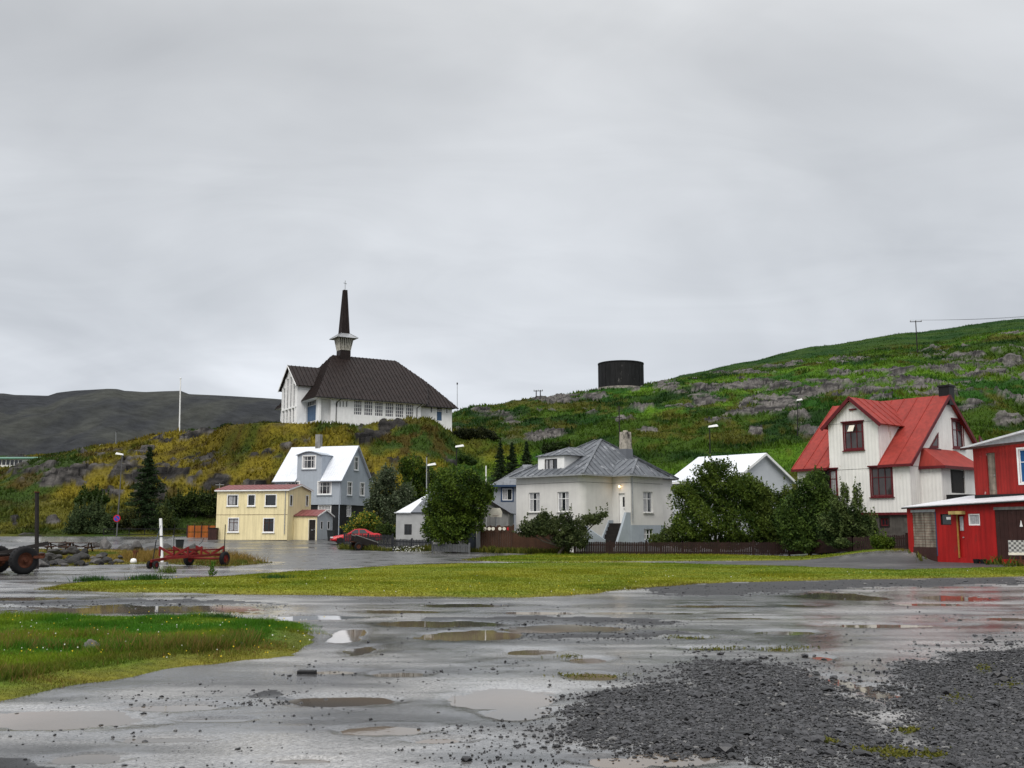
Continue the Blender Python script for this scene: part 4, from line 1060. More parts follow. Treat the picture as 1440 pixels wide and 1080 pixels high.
for f_ in range(4):
    for i in range(nl):
        k = -1 + 2 * i / (nl - 1)
        if f_ % 2 == 0:
            sg = -1 if f_ == 0 else 1; p0 = P3(TC.x + k * s1, TC.y + sg * s1, zt1 + .05); p1 = P3(TC.x + k * s2, TC.y + sg * s2, zt2)
        else:
            sg = -1 if f_ == 1 else 1; p0 = P3(TC.x + sg * s1, TC.y + k * s1, zt1 + .05); p1 = P3(TC.x + sg * s2, TC.y + k * s2, zt2)
        lv.bar(p0, p1, .13, .13)
lv.build('louvres', M_louv, B.e)
s3, s4 = hw(460.5, 506), hw(475, 492)
cp = MB(); frus(cp, s3, zt2 - .02, s4 * 1.05, zt3 + .15); 
for sx_, sy_ in ((-1, -1), (1, -1), (1, 1), (-1, 1)):
    cp.bar(P3(TC.x + sx_ * s3, TC.y + sy_ * s3, zt2 + .05), P3(TC.x + sx_ * s4, TC.y + sy_ * s4, zt3 + .2), .08, .08)
cp.build('belfry_cap', M_steel, B.e)
s5 = hw(482, 488.5)
sp = MB(); frus(sp, s4, zt3 - .1, s5, zt4); 
for sx_, sy_ in ((-1, -1), (1, -1), (1, 1), (-1, 1)):
    sp.bar(P3(TC.x + sx_ * s4, TC.y + sy_ * s4, zt3), P3(TC.x + sx_ * s5, TC.y + sy_ * s5, zt4), .1, .1)
for k in (-.33, .33):
    for sx_, sy_ in ((k, -1), (k, 1), (-1, k), (1, k)):
        sp.bar(P3(TC.x + sx_ * s4, TC.y + sy_ * s4, zt3), P3(TC.x + sx_ * s5, TC.y + sy_ * s5, zt4), .06, .06)
sp.build('spire', M_croof, B.e)
zc5 = B.zv((tx_, WD / 2), 394.5)
cr = MB().tube(P3(TC.x, TC.y, zt4 - .1), P3(TC.x, TC.y, zc5), .05)
zz = zt4 + (zc5 - zt4) * .7; cr.tube(P3(TC.x - .32, TC.y - .2, zz), P3(TC.x + .32, TC.y + .2, zz), .05)
cr.build('cross', M_steel, B.e)

# ------------------------------------------------------------------ yellow house
M_yel = basic('pale_yellow_corrugated_iron', (.80, .69, .41), .5, .08, 1.0, .1, rib=.23, streak=.16)
M_yroof = basic('dull_red_roof', (.21, .068, .065), .45, .2, 1.5, .05, streak=.2)
M_brown = basic('brown_window_frame', (.07, .028, .018), .5, .2, 4, .05)
M_gcor = basic('pale_grey_corrugated_iron', (.45, .48, .52), .5, .1, 1.5, .1, rib=.2, streak=.1)
B = Bld('yellow_house', 'pale yellow corrugated two-storey house with flat red roof', 'house', 403.3, 760.3, 97, -14)
W = -B.px(O, X1, 304.2, 725)[0]; D = B.px(O, Y1_, 437, 720)[0]
ze = (B.zv((0, 0), 689.5) + B.zv((-W, 0), 688.5)) / 2; zr = B.zv((0, D / 2), 682)
FO = P3(-W, 0, 0)
def zr_(o, ex, a, b, c, d, s=4.8, ou=280, ov=600): return B.rect(o, ex, ou + a / s, ou + b / s, ov + c / s, ov + d / s)
ws = [zr_(FO, X1, 194, 260, 464, 530), zr_(FO, X1, 333, 375, 463, 530), zr_(FO, X1, 450, 518, 462, 531), zr_(FO, X1, 200, 264, 620, 706), zr_(FO, X1, 437, 503, 621, 708)]
we = [zr_(O, Y1_, 614, 628, 465, 532), zr_(O, Y1_, 722, 735, 467, 533)]
m_ = MB()
m_.wall(FO, X1, [(0, -.3), (W, -.3), (W, ze), (0, ze)], ws, .1)
m_.wall(O, Y1_, [(0, -.3), (D, -.3), (D, ze), (D / 2, zr - .05), (0, ze)], we, .1)
m_.wall(P3(-W, D, 0), YN, [(0, -.3), (D, -.3), (D, ze), (D / 2, zr - .05), (0, ze)], [])
m_.poly([P3(-W, D, -.3), P3(-W, D, ze), P3(0, D, ze), P3(0, D, -.3)])
m_.build('wall', M_yel, B.e)
for i, r in enumerate(ws):
    B.window(FO, X1, r, 2 if i in (0, 3, 4) else 1, (.68,) if i > 2 else (), M_brown if i > 2 else M_dark, trim=M_white, tw=.09, sill=M_white, curt=[(.05, .72)] if i == 0 else ([(.05, .48), (.54, .95)] if i == 3 else ([(.05, .95)] if i == 4 and False else None)))
for r in we: B.window(O, Y1_, r, 1, (), M_dark, trim=M_white, tw=.08)
rf = MB(); ov = .18
for q in ([P3(-W - ov, -ov, ze), P3(ov, -ov, ze), P3(ov, D / 2, zr), P3(-W - ov, D / 2, zr)], [P3(-W - ov, D / 2, zr), P3(ov, D / 2, zr), P3(ov, D + ov, ze), P3(-W - ov, D + ov, ze)]):
    rf.slab([p + ZU * .06 for p in q], .06); rf.seams([p + ZU * .06 for p in q], .5, .03, .04)
rf.build('roof', M_yroof, B.e)
bb = MB()
for q in (P3(ov + .01, -ov, ze), P3(ov + .01, D + ov, ze)): bb.bar(q + ZU * -.03, P3(ov + .01, D / 2, zr - .03), .03, .13)
bb.bar(P3(-W - ov, -ov - .02, ze - .05), P3(ov, -ov - .02, ze - .05), .03, .12); bb.build('fascia', M_white, B.e)
zb_ = (zr_(FO, X1, 200, 300, 596, 598)[3]); MB().obox(FO, X1, YN, 0, W, .001, .012, zb_, zb_ + .035).build('joint_strip', M_brown, B.e)
B.pipe(P3(-.25, -.07, .6), P3(-.25, -.07, ze), .035)
MB().box(-W - .01, .01, -.03, 0 - .002, -.35, .06).build('plinth', M_dark, B.e)
pc = MB().tube(P3(-W - .05, .5, ze), P3(-W - .05, .5, ze + .7), .03); pc.bar(P3(-W - .5, .5, ze + .55), P3(-W + .4, .5, ze + .55), .06, .05); pc.build('aerial', M_steel, B.e)
# entrance annexe on its right end
ao = P3(0, 0, 0)
ay = 1.35
AX = B.px(P3(0, ay, 0), X1, 445.6, 745)[0]; zae = B.zv((AX, ay), 726); AD = B.px(P3(AX, ay, 0), Y1_, 467.5, 745)[0]
zar = B.zv((AX, ay + AD / 2), 717.5)
fo = P3(0.002, ay, 0)
dr = zr_(fo, X1, 741, 785, 629, 767); dr = (dr[0], dr[1], 0.02, dr[3])
a_ = MB().wall(fo, X1, [(0, -.3), (AX, -.3), (AX, zae), (0, zae)], [dr], .1); a_.build('annexe_wall', M_yel, B.e)
eo_ = P3(AX, ay, 0); w2 = [zr_(eo_, Y1_, 821, 833, 641, 689), zr_(eo_, Y1_, 867, 880, 642, 689)]
a_ = MB().wall(eo_, Y1_, [(0, -.3), (AD, -.3), (AD, zae), (AD / 2, zar - .04), (0, zae)], w2, .1); a_.build('annexe_end_wall', M_gcor, B.e)
for r in w2: B.window(eo_, Y1_, r, 1, (), M_dark, trim=M_white, tw=.06)
k = B.door(fo, X1, dr, M_dark, trim=M_cream, tw=.06); MB().obox(fo, X1, YN, dr[0] + .2, dr[1] - .25, -.05, -.03, .95, 1.02).build('letter_slot', M_steel, k)
rf = MB()
for q in ([P3(.01, ay - .15, zae), P3(AX + .15, ay - .15, zae), P3(AX + .15, ay + AD / 2, zar), P3(.01, ay + AD / 2, zar)], [P3(.01, ay + AD / 2, zar), P3(AX + .15, ay + AD / 2, zar), P3(AX + .15, ay + AD + .15, zae), P3(.01, ay + AD + .15, zae)]):
    rf.slab([p + ZU * .06 for p in q], .06); rf.seams([p + ZU * .06 for p in q], .5, .03, .04)
rf.build('annexe_roof', M_yroof, B.e)
bb = MB()
for q in (P3(AX + .16, ay - .15, zae), P3(AX + .16, ay + AD + .15, zae)): bb.bar(q, P3(AX + .16, ay + AD / 2, zar), .03, .12)
bb.build('fascia', M_white, B.e)
YB = B

# ------------------------------------------------------------------ blue-grey house behind it
M_bg = basic('pale_blue_grey_corrugated_iron', (.36, .40, .45), .5, .08, 1.2, .1, rib=.2, streak=.08)
M_broof = basic('white_painted_iron_roof', (.64, .665, .71), .45, .08, 1.2, .05, rib=.2, streak=.08)
M_base = basic('black_tarred_basement', (.017, .019, .022), .6, .3, 2, .15)
B = Bld('grey_gabled_house', 'pale blue-grey house with white roof, arched dormer and black basement', 'house', 478, 757, 106, -17)
W = -B.px(O, X1, 387, 690)[0]; D = B.px(O, Y1_, 520.8, 690)[0]
ze = B.zv((0, 0), 672.5); zb = B.zv((0, 0), 709.5); zr = B.zv((0, D / 2), 627.5)
FO = P3(-W, 0, 0); zr2 = lambda o, ex, a, b, c, d: B.rect(o, ex, 280 + a / 4.8, 280 + b / 4.8, 600 + c / 4.8, 600 + d / 4.8)
d0, d1 = B.px(FO, X1, 417.8, 660)[0], B.px(FO, X1, 452.2, 660)[0]; zd = B.zv((-W / 2, 0), 640.5)
arc = [(d0 + (d1 - d0) * i / 8, zd + .38 * math.sin(PI * i / 8)) for i in range(9)]
ws = [zr2(FO, X1, 700, 785, 199, 281), zr2(FO, X1, 803, 890, 373, 455), zr2(FO, X1, 590, 676, 373, 455)]
we = [zr2(O, Y1_, 1047, 1075, 206, 292), zr2(O, Y1_, 1001, 1031, 375, 460), zr2(O, Y1_, 1087, 1115, 380, 464)]
m_ = MB()
m_.wall(FO, X1, [(0, zb), (W, zb), (W, ze), (d1, ze)] + arc[::-1] + [(d0, ze), (0, ze)], ws, .09)
m_.wall(O, Y1_, [(0, zb), (D, zb), (D, ze), (D / 2, zr - .08), (0, ze)], we, .09)
m_.wall(P3(-W, D, 0), YN, [(0, zb), (D, zb), (D, ze), (D / 2, zr - .08), (0, ze)], [])
m_.poly([P3(-W, D, zb), P3(-W, D, ze), P3(0, D, ze), P3(0, D, zb)])
sl = (zr - ze) / (D / 2); yh = (zd - ze) / sl
for d_ in (d0, d1): m_.poly([P3(-W + d_, 0, ze - .05), P3(-W + d_, 0, zd), P3(-W + d_, yh, zd)])
m_.poly([P3(-W, 0, zb), P3(0, 0, zb), P3(0, D, zb), P3(-W, D, zb)])
m_.build('wall', M_bg, B.e)
for i, r in enumerate(ws): B.window(FO, X1, r, 3, (.66,), M_white, trim=M_white, tw=.09, sill=M_bg, curt=[(.03, .18), (.82, .97)])
for r in we: B.window(O, Y1_, r, 2, (.66,), M_white, trim=M_white, tw=.08, sill=M_bg, curt=[(.05, .4)])
ins = .12
bm = MB(); fb = P3(-W + ins, ins, 0); wb = [zr2(fb, X1, 806, 888, 533, 600)]; oe = P3(-ins, ins, 0); wbe = [zr2(oe, Y1_, 998, 1023, 535, 605)]; dbe = zr2(oe, Y1_, 960, 1005, 645, 745)
bm.wall(fb, X1, [(0, -.5), (W - 2 * ins, -.5), (W - 2 * ins, zb), (0, zb)], wb, .1)
bm.wall(oe, Y1_, [(0, -.5), (D - 2 * ins, -.5), (D - 2 * ins, zb), (0, zb)], wbe, .1)
bm.wall(P3(-W + ins, D - ins, 0), YN, [(0, -.5), (D - 2 * ins, -.5), (D - 2 * ins, zb), (0, zb)], [])
bm.build('basement_wall', M_base, B.e)
B.window(fb, X1, wb[0], 4, (.6,), M_white, trim=M_white, tw=.06, curt=[(.04, .96)]); B.window(oe, Y1_, wbe[0], 2, (.66,), M_white, trim=M_white, tw=.06, curt=[(.05, .95)])
MB().obox(oe, Y1_, X1, .5, 1.35, .01, .05, -.3, 1.75).build('basement_door', M_dark, B.e)
rf = MB(); og = .22; oe_ = .3; zo = ze - oe_ * sl
def gp(x0, x1, y0): return [P3(x0, y0, ze + y0 * sl + .06), P3(x1, y0, ze + y0 * sl + .06), P3(x1, D / 2, zr + .06), P3(x0, D / 2, zr + .06)]
for q in (gp(-W - og, -W + d0 - .02, -oe_), gp(-W + d1 + .02, og, -oe_), gp(-W + d0 - .02, -W + d1 + .02, .12), [P3(-W - og, D / 2, zr + .06), P3(og, D / 2, zr + .06), P3(og, D + oe_, zo + .06), P3(-W - og, D + oe_, zo + .06)]):
    rf.slab(q, .07)
rf.build('roof', M_broof, B.e)
dr_ = MB()
for i in range(8):
    (a, za), (b, zb2) = arc[i], arc[i + 1]
    dr_.slab([P3(-W + a - (.12 if i == 0 else 0), -.2, za + .07), P3(-W + b + (.12 if i == 7 else 0), -.2, zb2 + .07), P3(-W + b + (.12 if i == 7 else 0), yh + .7, zb2 + .07), P3(-W + a - (.12 if i == 0 else 0), yh + .7, za + .07)], .06)
dr_.build('dormer_roof', M_bg, B.e)
bb = MB()
for y0, z0 in ((-oe_, zo), (D + oe_, zo)): bb.bar(P3(og + .01, y0, z0 - .01), P3(og + .01, D / 2, zr - .01), .03, .16)
bb.build('bargeboard', M_bg, B.e)
gt = MB().tube(P3(-W - og, -oe_ - .05, zo), P3(-W + d0 - .03, -oe_ - .05, zo), .05).tube(P3(-W + d1 + .03, -oe_ - .05, zo), P3(og, -oe_ - .05, zo), .05); gt.build('gutter', M_bg, B.e)
B.pipe(P3(-.12, -.08, .2), P3(-.12, -.08, ze - .15), .045, M_bg)
cx_ = B.px(P3(-W, D / 2, 0), X1, 448, 620)[0] - W
MB().box(cx_ - .28, cx_ + .28, D / 2 - .2, D / 2 + .35, zr - .6, B.zv((cx_, D / 2), 611)).build('chimney', M_conc, B.e)
BGB = B

# ------------------------------------------------------------------ low grey shed and boarded garage left of the concrete house
M_shed = basic('grey_rendered_wall', (.38, .385, .385), .8, .15, 1.5, .2, streak=.05)
M_sroof = basic('pale_sheet_roof', (.62, .64, .67), .45, .1, 1.5, .05, rib=.2)
M_sroof2 = basic('slate_grey_sheet_roof', (.14, .15, .17), .45, .15, 1.5, .05)
B = Bld('grey_shed', 'small grey rendered shed with pale hipped roof beside the round tree', 'shed', 650, 770, 84, 4)
FW = -B.px(O, X1, 556.8, 745)[0]; DS = 5.0
FO = P3(-FW, 0, 0); ze = B.zv((-FW, 0), 720.3)
wr = B.rect(FO, X1, 568.6, 579, 737.2, 752); 
m_ = MB().wall(FO, X1, [(0, -.3), (FW, -.3), (FW, ze), (0, ze)], [wr], .1)
m_.wall(O, Y1_, [(0, -.3), (DS, -.3), (DS, ze), (0, ze)], []).wall(P3(-FW, DS, 0), YN, [(0, -.3), (DS, -.3), (DS, ze), (0, ze)], [])
m_.poly([P3(-FW, DS, -.3), P3(-FW, DS, ze), P3(0, DS, ze), P3(0, DS, -.3)]); m_.build('wall', M_shed, B.e)
B.window(FO, X1, wr, 3, (), M_dark, bw=.05)
za = B.zv((-FW * .48, DS / 2), 691)
e0, e1, e2, e3 = P3(-FW - .15, -.15, ze), P3(.15, -.15, ze), P3(.15, DS + .15, ze), P3(-FW - .15, DS + .15, ze)
k0 = P3(-FW * .48, DS / 2 - .1, za); k1 = P3(-FW * .2, DS / 2, za)
fpt = P3(-FW * .78, -.15, ze)
rf = MB().slab([e3, e0, fpt, k0], .07).slab([e2, e3, k0, k1], .07).build('roof', M_sroof, B.e)
MB().slab([fpt, e1, k1, k0], .07).slab([e1, e2, k1], .07).build('roof_front', M_sroof2, B.e)

M_board = basic('grey_vertical_boards', (.27, .27, .26), .75, .2, 2, .15, rib=.3, streak=.2)
M_ddoor = basic('dark_slate_door', (.05, .06, .075), .5, .2, 2, .1)
B = Bld('boarded_garage', 'grey boarded garage with dark door behind the basketball hoop', 'garage', 714.5, 777, 77, -4)
FW = -B.px(O, X1, 612, 745)[0]; FO = P3(-FW, 0, 0); DS = 6
ze = B.zv((0, 0), 720.5); xa = B.px(FO, X1, 664, 700)[0]; za = ze + (FW - xa) * .62
dr = B.rect(FO, X1, 656.5, 669.5, 736, 774)
m_ = MB().wall(FO, X1, [(0, -.3), (FW, -.3), (FW, ze), (xa, za), (0, ze + .3)], [dr], .08)
m_.wall(O, Y1_, [(0, -.3), (DS, -.3), (DS, ze), (0, ze)], []).wall(P3(-FW, DS, 0), YN, [(0, -.3), (DS, -.3), (DS, ze + .3), (0, ze + .3)], []); m_.build('wall', M_board, B.e)
B.door(FO, X1, dr, M_ddoor, trim=M_cream, tw=.05, glass=(.2, .8, .68, .9))
rf = MB().slab([P3(-FW + xa, -.2, za + .07), P3(.18, -.2, ze - .04), P3(.18, DS + .2, ze - .04), P3(-FW + xa, DS + .2, za + .07)], .07)
rf.slab([P3(-FW - .2, -.2, ze + .28), P3(-FW + xa, -.2, za + .07), P3(-FW + xa, DS + .2, za + .07), P3(-FW - .2, DS + .2, ze + .28)], .07); rf.build('roof', M_sroof2, B.e)
MB().bar(P3(-FW + xa, -.22, za - .02), P3(.18, -.22, ze - .12), .04, .14).build('bargeboard', M_dark, B.e)

# ------------------------------------------------------------------ blue-grey house squeezed in behind
M_bluet = basic('navy_window_trim', (.03, .055, .11), .5, .15, 2, .05)
M_hroof = basic('slate_grey_iron_roof', (.15, .16, .175), .42, .15, 1.2, .05, streak=.25)
M_bgw = basic('slate_blue_rendered_wall', (.25, .265, .29), .75, .1, 2, .1)
B = Bld('slate_blue_house', 'slate-blue house with navy window trim half hidden by the concrete house', 'house', 740, 766, 88, -6)
FW = -B.px(O, X1, 694.5, 710)[0]; FO = P3(-FW, 0, 0); ze = B.zv((-FW, 0), 681.5); DS = 7
zz4 = lambda a, b, c, d: B.rect(FO, X1, 540 + a / 4.8, 540 + b / 4.8, 590 + c / 4.8, 590 + d / 4.8)
ws = [zz4(798, 866, 466, 545), zz4(836, 868, 640, 690)]
m_ = MB().wall(FO, X1, [(0, -.5), (FW, -.5), (FW, ze), (0, ze)], ws, .1)
m_.wall(O, Y1_, [(0, -.5), (DS, -.5), (DS, ze), (0, ze)], []).wall(P3(-FW, DS, 0), YN, [(0, -.5), (DS, -.5), (DS, ze), (0, ze)], []); m_.build('wall', M_bgw, B.e)
for r in ws: B.window(FO, X1, r, 2, (), M_white, trim=M_bluet, tw=.12, curt=[(.1, .45)])
zr = ze + 1.9
e0, e1, e2, e3 = P3(-FW - .4, -.4, ze - .05), P3(.4, -.4, ze - .05), P3(.4, DS + .4, ze - .05), P3(-FW - .4, DS + .4, ze - .05); k0, k1 = P3(-FW + 3, DS / 2, zr), P3(-.6, DS / 2, zr)
rf = MB()
for q in ([e0, e1, k1, k0], [e3, e0, k0], [e1, e2, k1], [e2, e3, k0, k1]): rf.slab(q, .07); rf.seams(q, .6, .04, .04)
rf.build('roof', M_hroof, B.e)
MB().bar(P3(-FW - .4, -.38, ze - .12), P3(.4, -.38, ze - .12), .05, .16).build('fascia', M_bluet, B.e)

# ------------------------------------------------------------------ concrete house in the middle
M_cw = basic('warm_grey_render', (.61, .60, .575), .8, .12, .7, .15, streak=.04)
M_cb = basic('pale_blue_grey_plinth_render', (.33, .37, .41), .8, .15, 1, .15, streak=.05)
M_groof = basic('worn_slate_grey_iron_roof', (.115, .125, .14), .42, .18, 1.0, .05, streak=.3, stain=(.30, .31, .33), stain_amt=.18, stain_sc=1.6)
B = Bld('concrete_house', 'warm grey rendered house with hipped slate-grey roof, dormer and lit porch lamp', 'house', 819.5, 778, 74, -44.5, z=.35)
W = -B.px(O, X1, 726, 720)[0]; FO = P3(-W, 0, 0)
y1 = B.px(O, Y1_, 861.3, 720)[0]
OB = P3(0, y1, 0); pb_ = B.px(OB, X1, 887.3, 720)[0]; OC = P3(pb_, y1, 0); y2_ = B.px(OC, Y1_, 932.5, 720)[0]
DT = B.px(O, Y1_, 946, 720)[0]
ze = B.zv((0, 0), 665.5); zf_ = B.zv((pb_, y1), 590 + 712 / 4.8)
z8 = lambda o, ex, a, b, c, d: B.rect(o, ex, 700 + a / 4.8, 700 + b / 4.8, 590 + c / 4.8, 590 + d / 4.8)
wl_ = [z8(FO, X1, 209, 283, 493, 625), z8(FO, X1, 402, 479, 488, 622)]
m_ = MB()
nC = 6; rC = .55                                       # rounded corner
m_.wall(FO, X1, [(0, -.9), (W - rC, -.9), (W - rC, ze), (0, ze)], wl_, .14)
for i in range(nC):
    t0, t1 = PI / 2 * i / nC, PI / 2 * (i + 1) / nC
    p0 = (-rC + rC * math.sin(t0), rC - rC * math.cos(t0)); p1 = (-rC + rC * math.sin(t1), rC - rC * math.cos(t1))
    m_.poly([P3(*p0, -.9), P3(*p1, -.9), P3(*p1, ze), P3(*p0, ze)])
m_.wall(P3(0, rC, 0), Y1_, [(0, -.9), (y1 - rC, -.9), (y1 - rC, ze), (0, ze)], [], .1)
dr = z8(OB, X1, 817, 858, 498, 698)
m_.wall(OB, X1, [(0, zf_), (pb_, zf_), (pb_, ze), (0, ze)], [dr], .14)
wb_ = [z8(OC, Y1_, 983, 1047, 487, 628)]
m_.wall(OC, Y1_, [(0, zf_), (y2_, zf_), (y2_, ze), (0, ze)], wb_, .14)
m_.wall(P3(0, y1 + y2_, 0), Y1_, [(0, -.9), (DT - y1 - y2_, -.9), (DT - y1 - y2_, ze), (0, ze)], [], .1)
m_.wall(P3(pb_, y1 + y2_, 0), XN, [(0, -.9), (pb_, -.9), (pb_, ze), (0, ze)], [])
m_.wall(P3(-W, DT, 0), YN, [(0, -.9), (DT, -.9), (DT, ze), (0, ze)], []).poly([P3(-W, DT, -.9), P3(-W, DT, ze), P3(0, DT, ze), P3(0, DT, -.9)])
m_.build('wall', M_cw, B.e)
for r in wl_: B.window(FO, X1, r, 3, (.66,), M_white, bw=.06, depth=.12, curt=[(.03, .3), (.7, .97)], sill=M_cw, tw=0)
B.window(OC, Y1_, wb_[0], 2, (.66,), M_white, bw=.06, depth=.12, curt=[(.04, .48), (.8, .96)], sill=M_cw, tw=0)
B.door(OB, X1, dr, M_white, glass=(.55, .85, .55, .88), depth=.1, panels=False)
bw_ = z8(OC, Y1_, 987, 1047, 738, 810)
m_ = MB().wall(OC + P3(.03, -.03, 0), Y1_, [(0, -.9), (y2_ + .03, -.9), (y2_ + .03, zf_), (0, zf_)], [bw_], .14)
m_.wall(OB + P3(0, -.03, 0), X1, [(0, -.9), (pb_ + .03, -.9), (pb_ + .03, zf_), (0, zf_)], []); m_.build('plinth', M_cb, B.e)
B.window(OC + P3(.03, -.03, 0), Y1_, bw_, 3, (.5,), M_white, bw=.05, depth=.1, curt=[(.04, .3)])
# string course groove line
zs = B.zv((0, 0), 677.2); sc_m = MB().obox(FO, X1, YN, 0, W - rC, .002, .02, zs - .03, zs).obox(P3(0, rC, 0), Y1_, X1, 0, y1 - rC, .002, .02, zs - .03, zs).obox(OB, X1, YN, 0, pb_, .002, .02, zs - .03, zs).obox(OC, Y1_, X1, 0, y2_, .002, .02, zs - .03, zs)
for i in range(nC):
    t0, t1 = PI / 2 * i / nC, PI / 2 * (i + 1) / nC; q = rC + .012
    sc_m.bar(P3(-rC + q * math.sin(t0), rC - q * math.cos(t0), zs - .015), P3(-rC + q * math.sin(t1), rC - q * math.cos(t1), zs - .015), .02, .03)
sc_m.build('string_course', M_conc, B.e)
# roof
eo = .38; zo = ze - .05
zp = B.zv((-W / 2, DT * .45), 617.5)
pa, pk = B.px(P3(-W / 2, 0, 0), Y1_, 841.7, 617.5), None
ya = pa[0]; A = P3(-W / 2 + .25, ya, zp); A2_ = P3(-W / 2 - .35, ya, zp)
e0, e1, e2, e3 = P3(-W - eo, -eo, zo), P3(eo, -eo, zo), P3(eo, DT + eo, zo), P3(-W - eo, DT + eo, zo)
rf = MB()
for q in ([e0, e1, A, A2_], [e1, e2, A], [e2, e3, A2_, A], [e3, e0, A2_]): rf.slab(q, .08); rf.seams(q, .62, .05, .05)
for q in ((e0, A2_), (e1, A), (e2, A)): rf.bar(q[0] + ZU * .04, q[1] + ZU * .04, .2, .06)
# hip over the porch bay
b0_, b1_ = P3(pb_ + eo, y1 - eo, zo + .001), P3(pb_ + eo, y1 + y2_ + eo, zo + .001)
slp = (zp - zo) / (ya + eo if ya > 3 else 3)
zy = B.zv((pb_ * .3, y1 + y2_ / 2), 590 + 268 / 4.8); xb_ = -1.6
kb = P3(pb_ - .9, y1 + y2_ / 2, zy); kc = P3(-1.9, y1 + y2_ / 2, zy)
for q in ([b0_, b1_, kb], [P3(-.4, y1 - eo, zo + .001), b0_, kb, kc], [b1_, P3(-.4, y1 + y2_ + eo, zo + .001), kc, kb]): rf.slab(q, .08); rf.seams(q, .62, .05, .05)
rf.bar(b0_ + ZU * .04, kb + ZU * .04, .2, .06).bar(b1_ + ZU * .04, kb + ZU * .04, .2, .06)
rf.build('roof', M_groof, B.e)
gt = MB(); gt.bar(e0 + P3(0, -.04, -.06), e1 + P3(0, -.04, -.06), .09, .1).bar(e1 + P3(.04, 0, -.06), P3(eo + .04, y1 - eo, zo - .06), .09, .1).bar(b0_ + P3(.04, 0, -.06), b1_ + P3(.04, 0, -.06), .09, .1).bar(P3(eo, y1 - eo - .04, zo - .06), b0_ + P3(0, -.04, -.06), .09, .1)
gt.build('gutter', M_steel, B.e)
MB().poly([P3(-W - eo, -eo, zo - .1), P3(-W - eo, DT + eo, zo - .1), P3(eo, DT + eo, zo - .1), P3(eo, -eo, zo - .1)]).poly([P3(0, y1 - eo, zo - .102), P3(0, y1 + y2_ + eo, zo - .102), P3(pb_ + eo, y1 + y2_ + eo, zo - .102), P3(pb_ + eo, y1 - eo, zo - .102)]).build('soffit', M_cw, B.e)
B.pipe(P3(pb_ + .08, y1 + .1, zf_ + .3), P3(pb_ + .08, y1 + .1, zo - .1), .05)
# dormer in the left roof slope
yd = .75
DO = P3(-W, yd, 0)
dx0, dx1 = B.px(DO, X1, 700 + 272 / 4.8, 650)[0], B.px(DO, X1, 700 + 448 / 4.8, 650)[0]
dzt = B.zv((-W + dx0, yd), 590 + 250 / 4.8); dw = z8(DO, X1, 316, 401, 266, 339); dzb = zo + .2
m_ = MB().wall(DO, X1, [(dx0, dzb), (dx1, dzb), (dx1, dzt), (dx0, dzt)], [dw], .08)
for d_ in (dx0, dx1): m_.poly([P3(-W + d_, yd, dzb), P3(-W + d_, yd, dzt), P3(-W + d_, yd + 3.2, dzt), P3(-W + d_, yd + 3.2, dzb)])
m_.build('dormer_wall', M_white, B.e)
B.window(DO, X1, dw, 3, (), M_dark, bw=.05, curt=[(.04, .22), (.3, .62)])
dzr = B.zv((-W + dx1 - .6, yd + 1.5), 590 + 183 / 4.8)
q0, q1, q2, q3 = P3(-W + dx0 - .15, yd - .15, dzt), P3(-W + dx1 + .3, yd - .15, dzt), P3(-W + dx1 + .3, yd + 3.6, dzt), P3(-W + dx0 - .15, yd + 3.6, dzt)
k = P3(-W + (dx0 + dx1) / 2 + .3, yd + 1.7, dzr); k2 = P3(-W + (dx0 + dx1) / 2 + .3, yd + 3.4, dzr)
rf = MB()
for q in ([q0, q1, k], [q1, q2, k2, k], [q3, q0, k, k2]): rf.slab(q, .06); rf.seams(q, .6, .04, .05)
rf.build('dormer_roof', M_groof, B.e)
# chimney
cq = B.px(P3(-1.7, 0, 0), Y1_, 880.6, 640)[0]
cb_ = B.zv((-1.7, cq), 590 + 200 / 4.8); ct_ = B.zv((-1.7, cq), 607.5)
MB().box(-2.15, -1.35, cq - .42, cq + .38, cb_ - 1.2, cb_).build('chimney_base', M_sroof2, B.e)
M_chim = basic('flaking_chimney_render', (.36, .33, .28), .9, .4, 4, .4, stain=(.035, .03, .028), stain_amt=.42, stain_sc=3.0)
ch = MB(); ch.add([(x * s_ - 1.75, y * s_ + cq, z) for s_, z in ((.36, cb_ - .02), (.31, ct_)) for x, y in ((-1, -1), (1, -1), (1, 1), (-1, 1))], [(3, 2, 1, 0), (4, 5, 6, 7), (0, 1, 5, 4), (1, 2, 6, 5), (2, 3, 7, 6), (3, 0, 4, 7)])
ch.tube(P3(-1.75, cq, ct_ - .02), P3(-1.75, cq, ct_ + .12), .2, .18, 10); ch.build('chimney', M_chim, B.e)
mx_ = B.px(P3(-2.3, 0, 0), Y1_, 871.6, 640)[0]; mt_ = B.zv((-2.3, mx_), 571); mb_ = B.zv((-2.3, mx_), 633)
an = MB().tube(P3(-2.3, mx_, mb_), P3(-2.3, mx_, mt_), .045); zz = B.zv((-2.3, mx_), 587)
an.tube(P3(-2.3 - .45, mx_ - .45, zz), P3(-2.3 + .15, mx_ + .15, zz), .03)
for k in range(4): an.tube(P3(-2.3 - .15, mx_ - .15 + .0, mt_ - .1 - .1 * k), P3(-2.3 + .22, mx_ + .22, mt_ - .1 - .1 * k), .018)
an.build('aerial', M_dark, B.e)
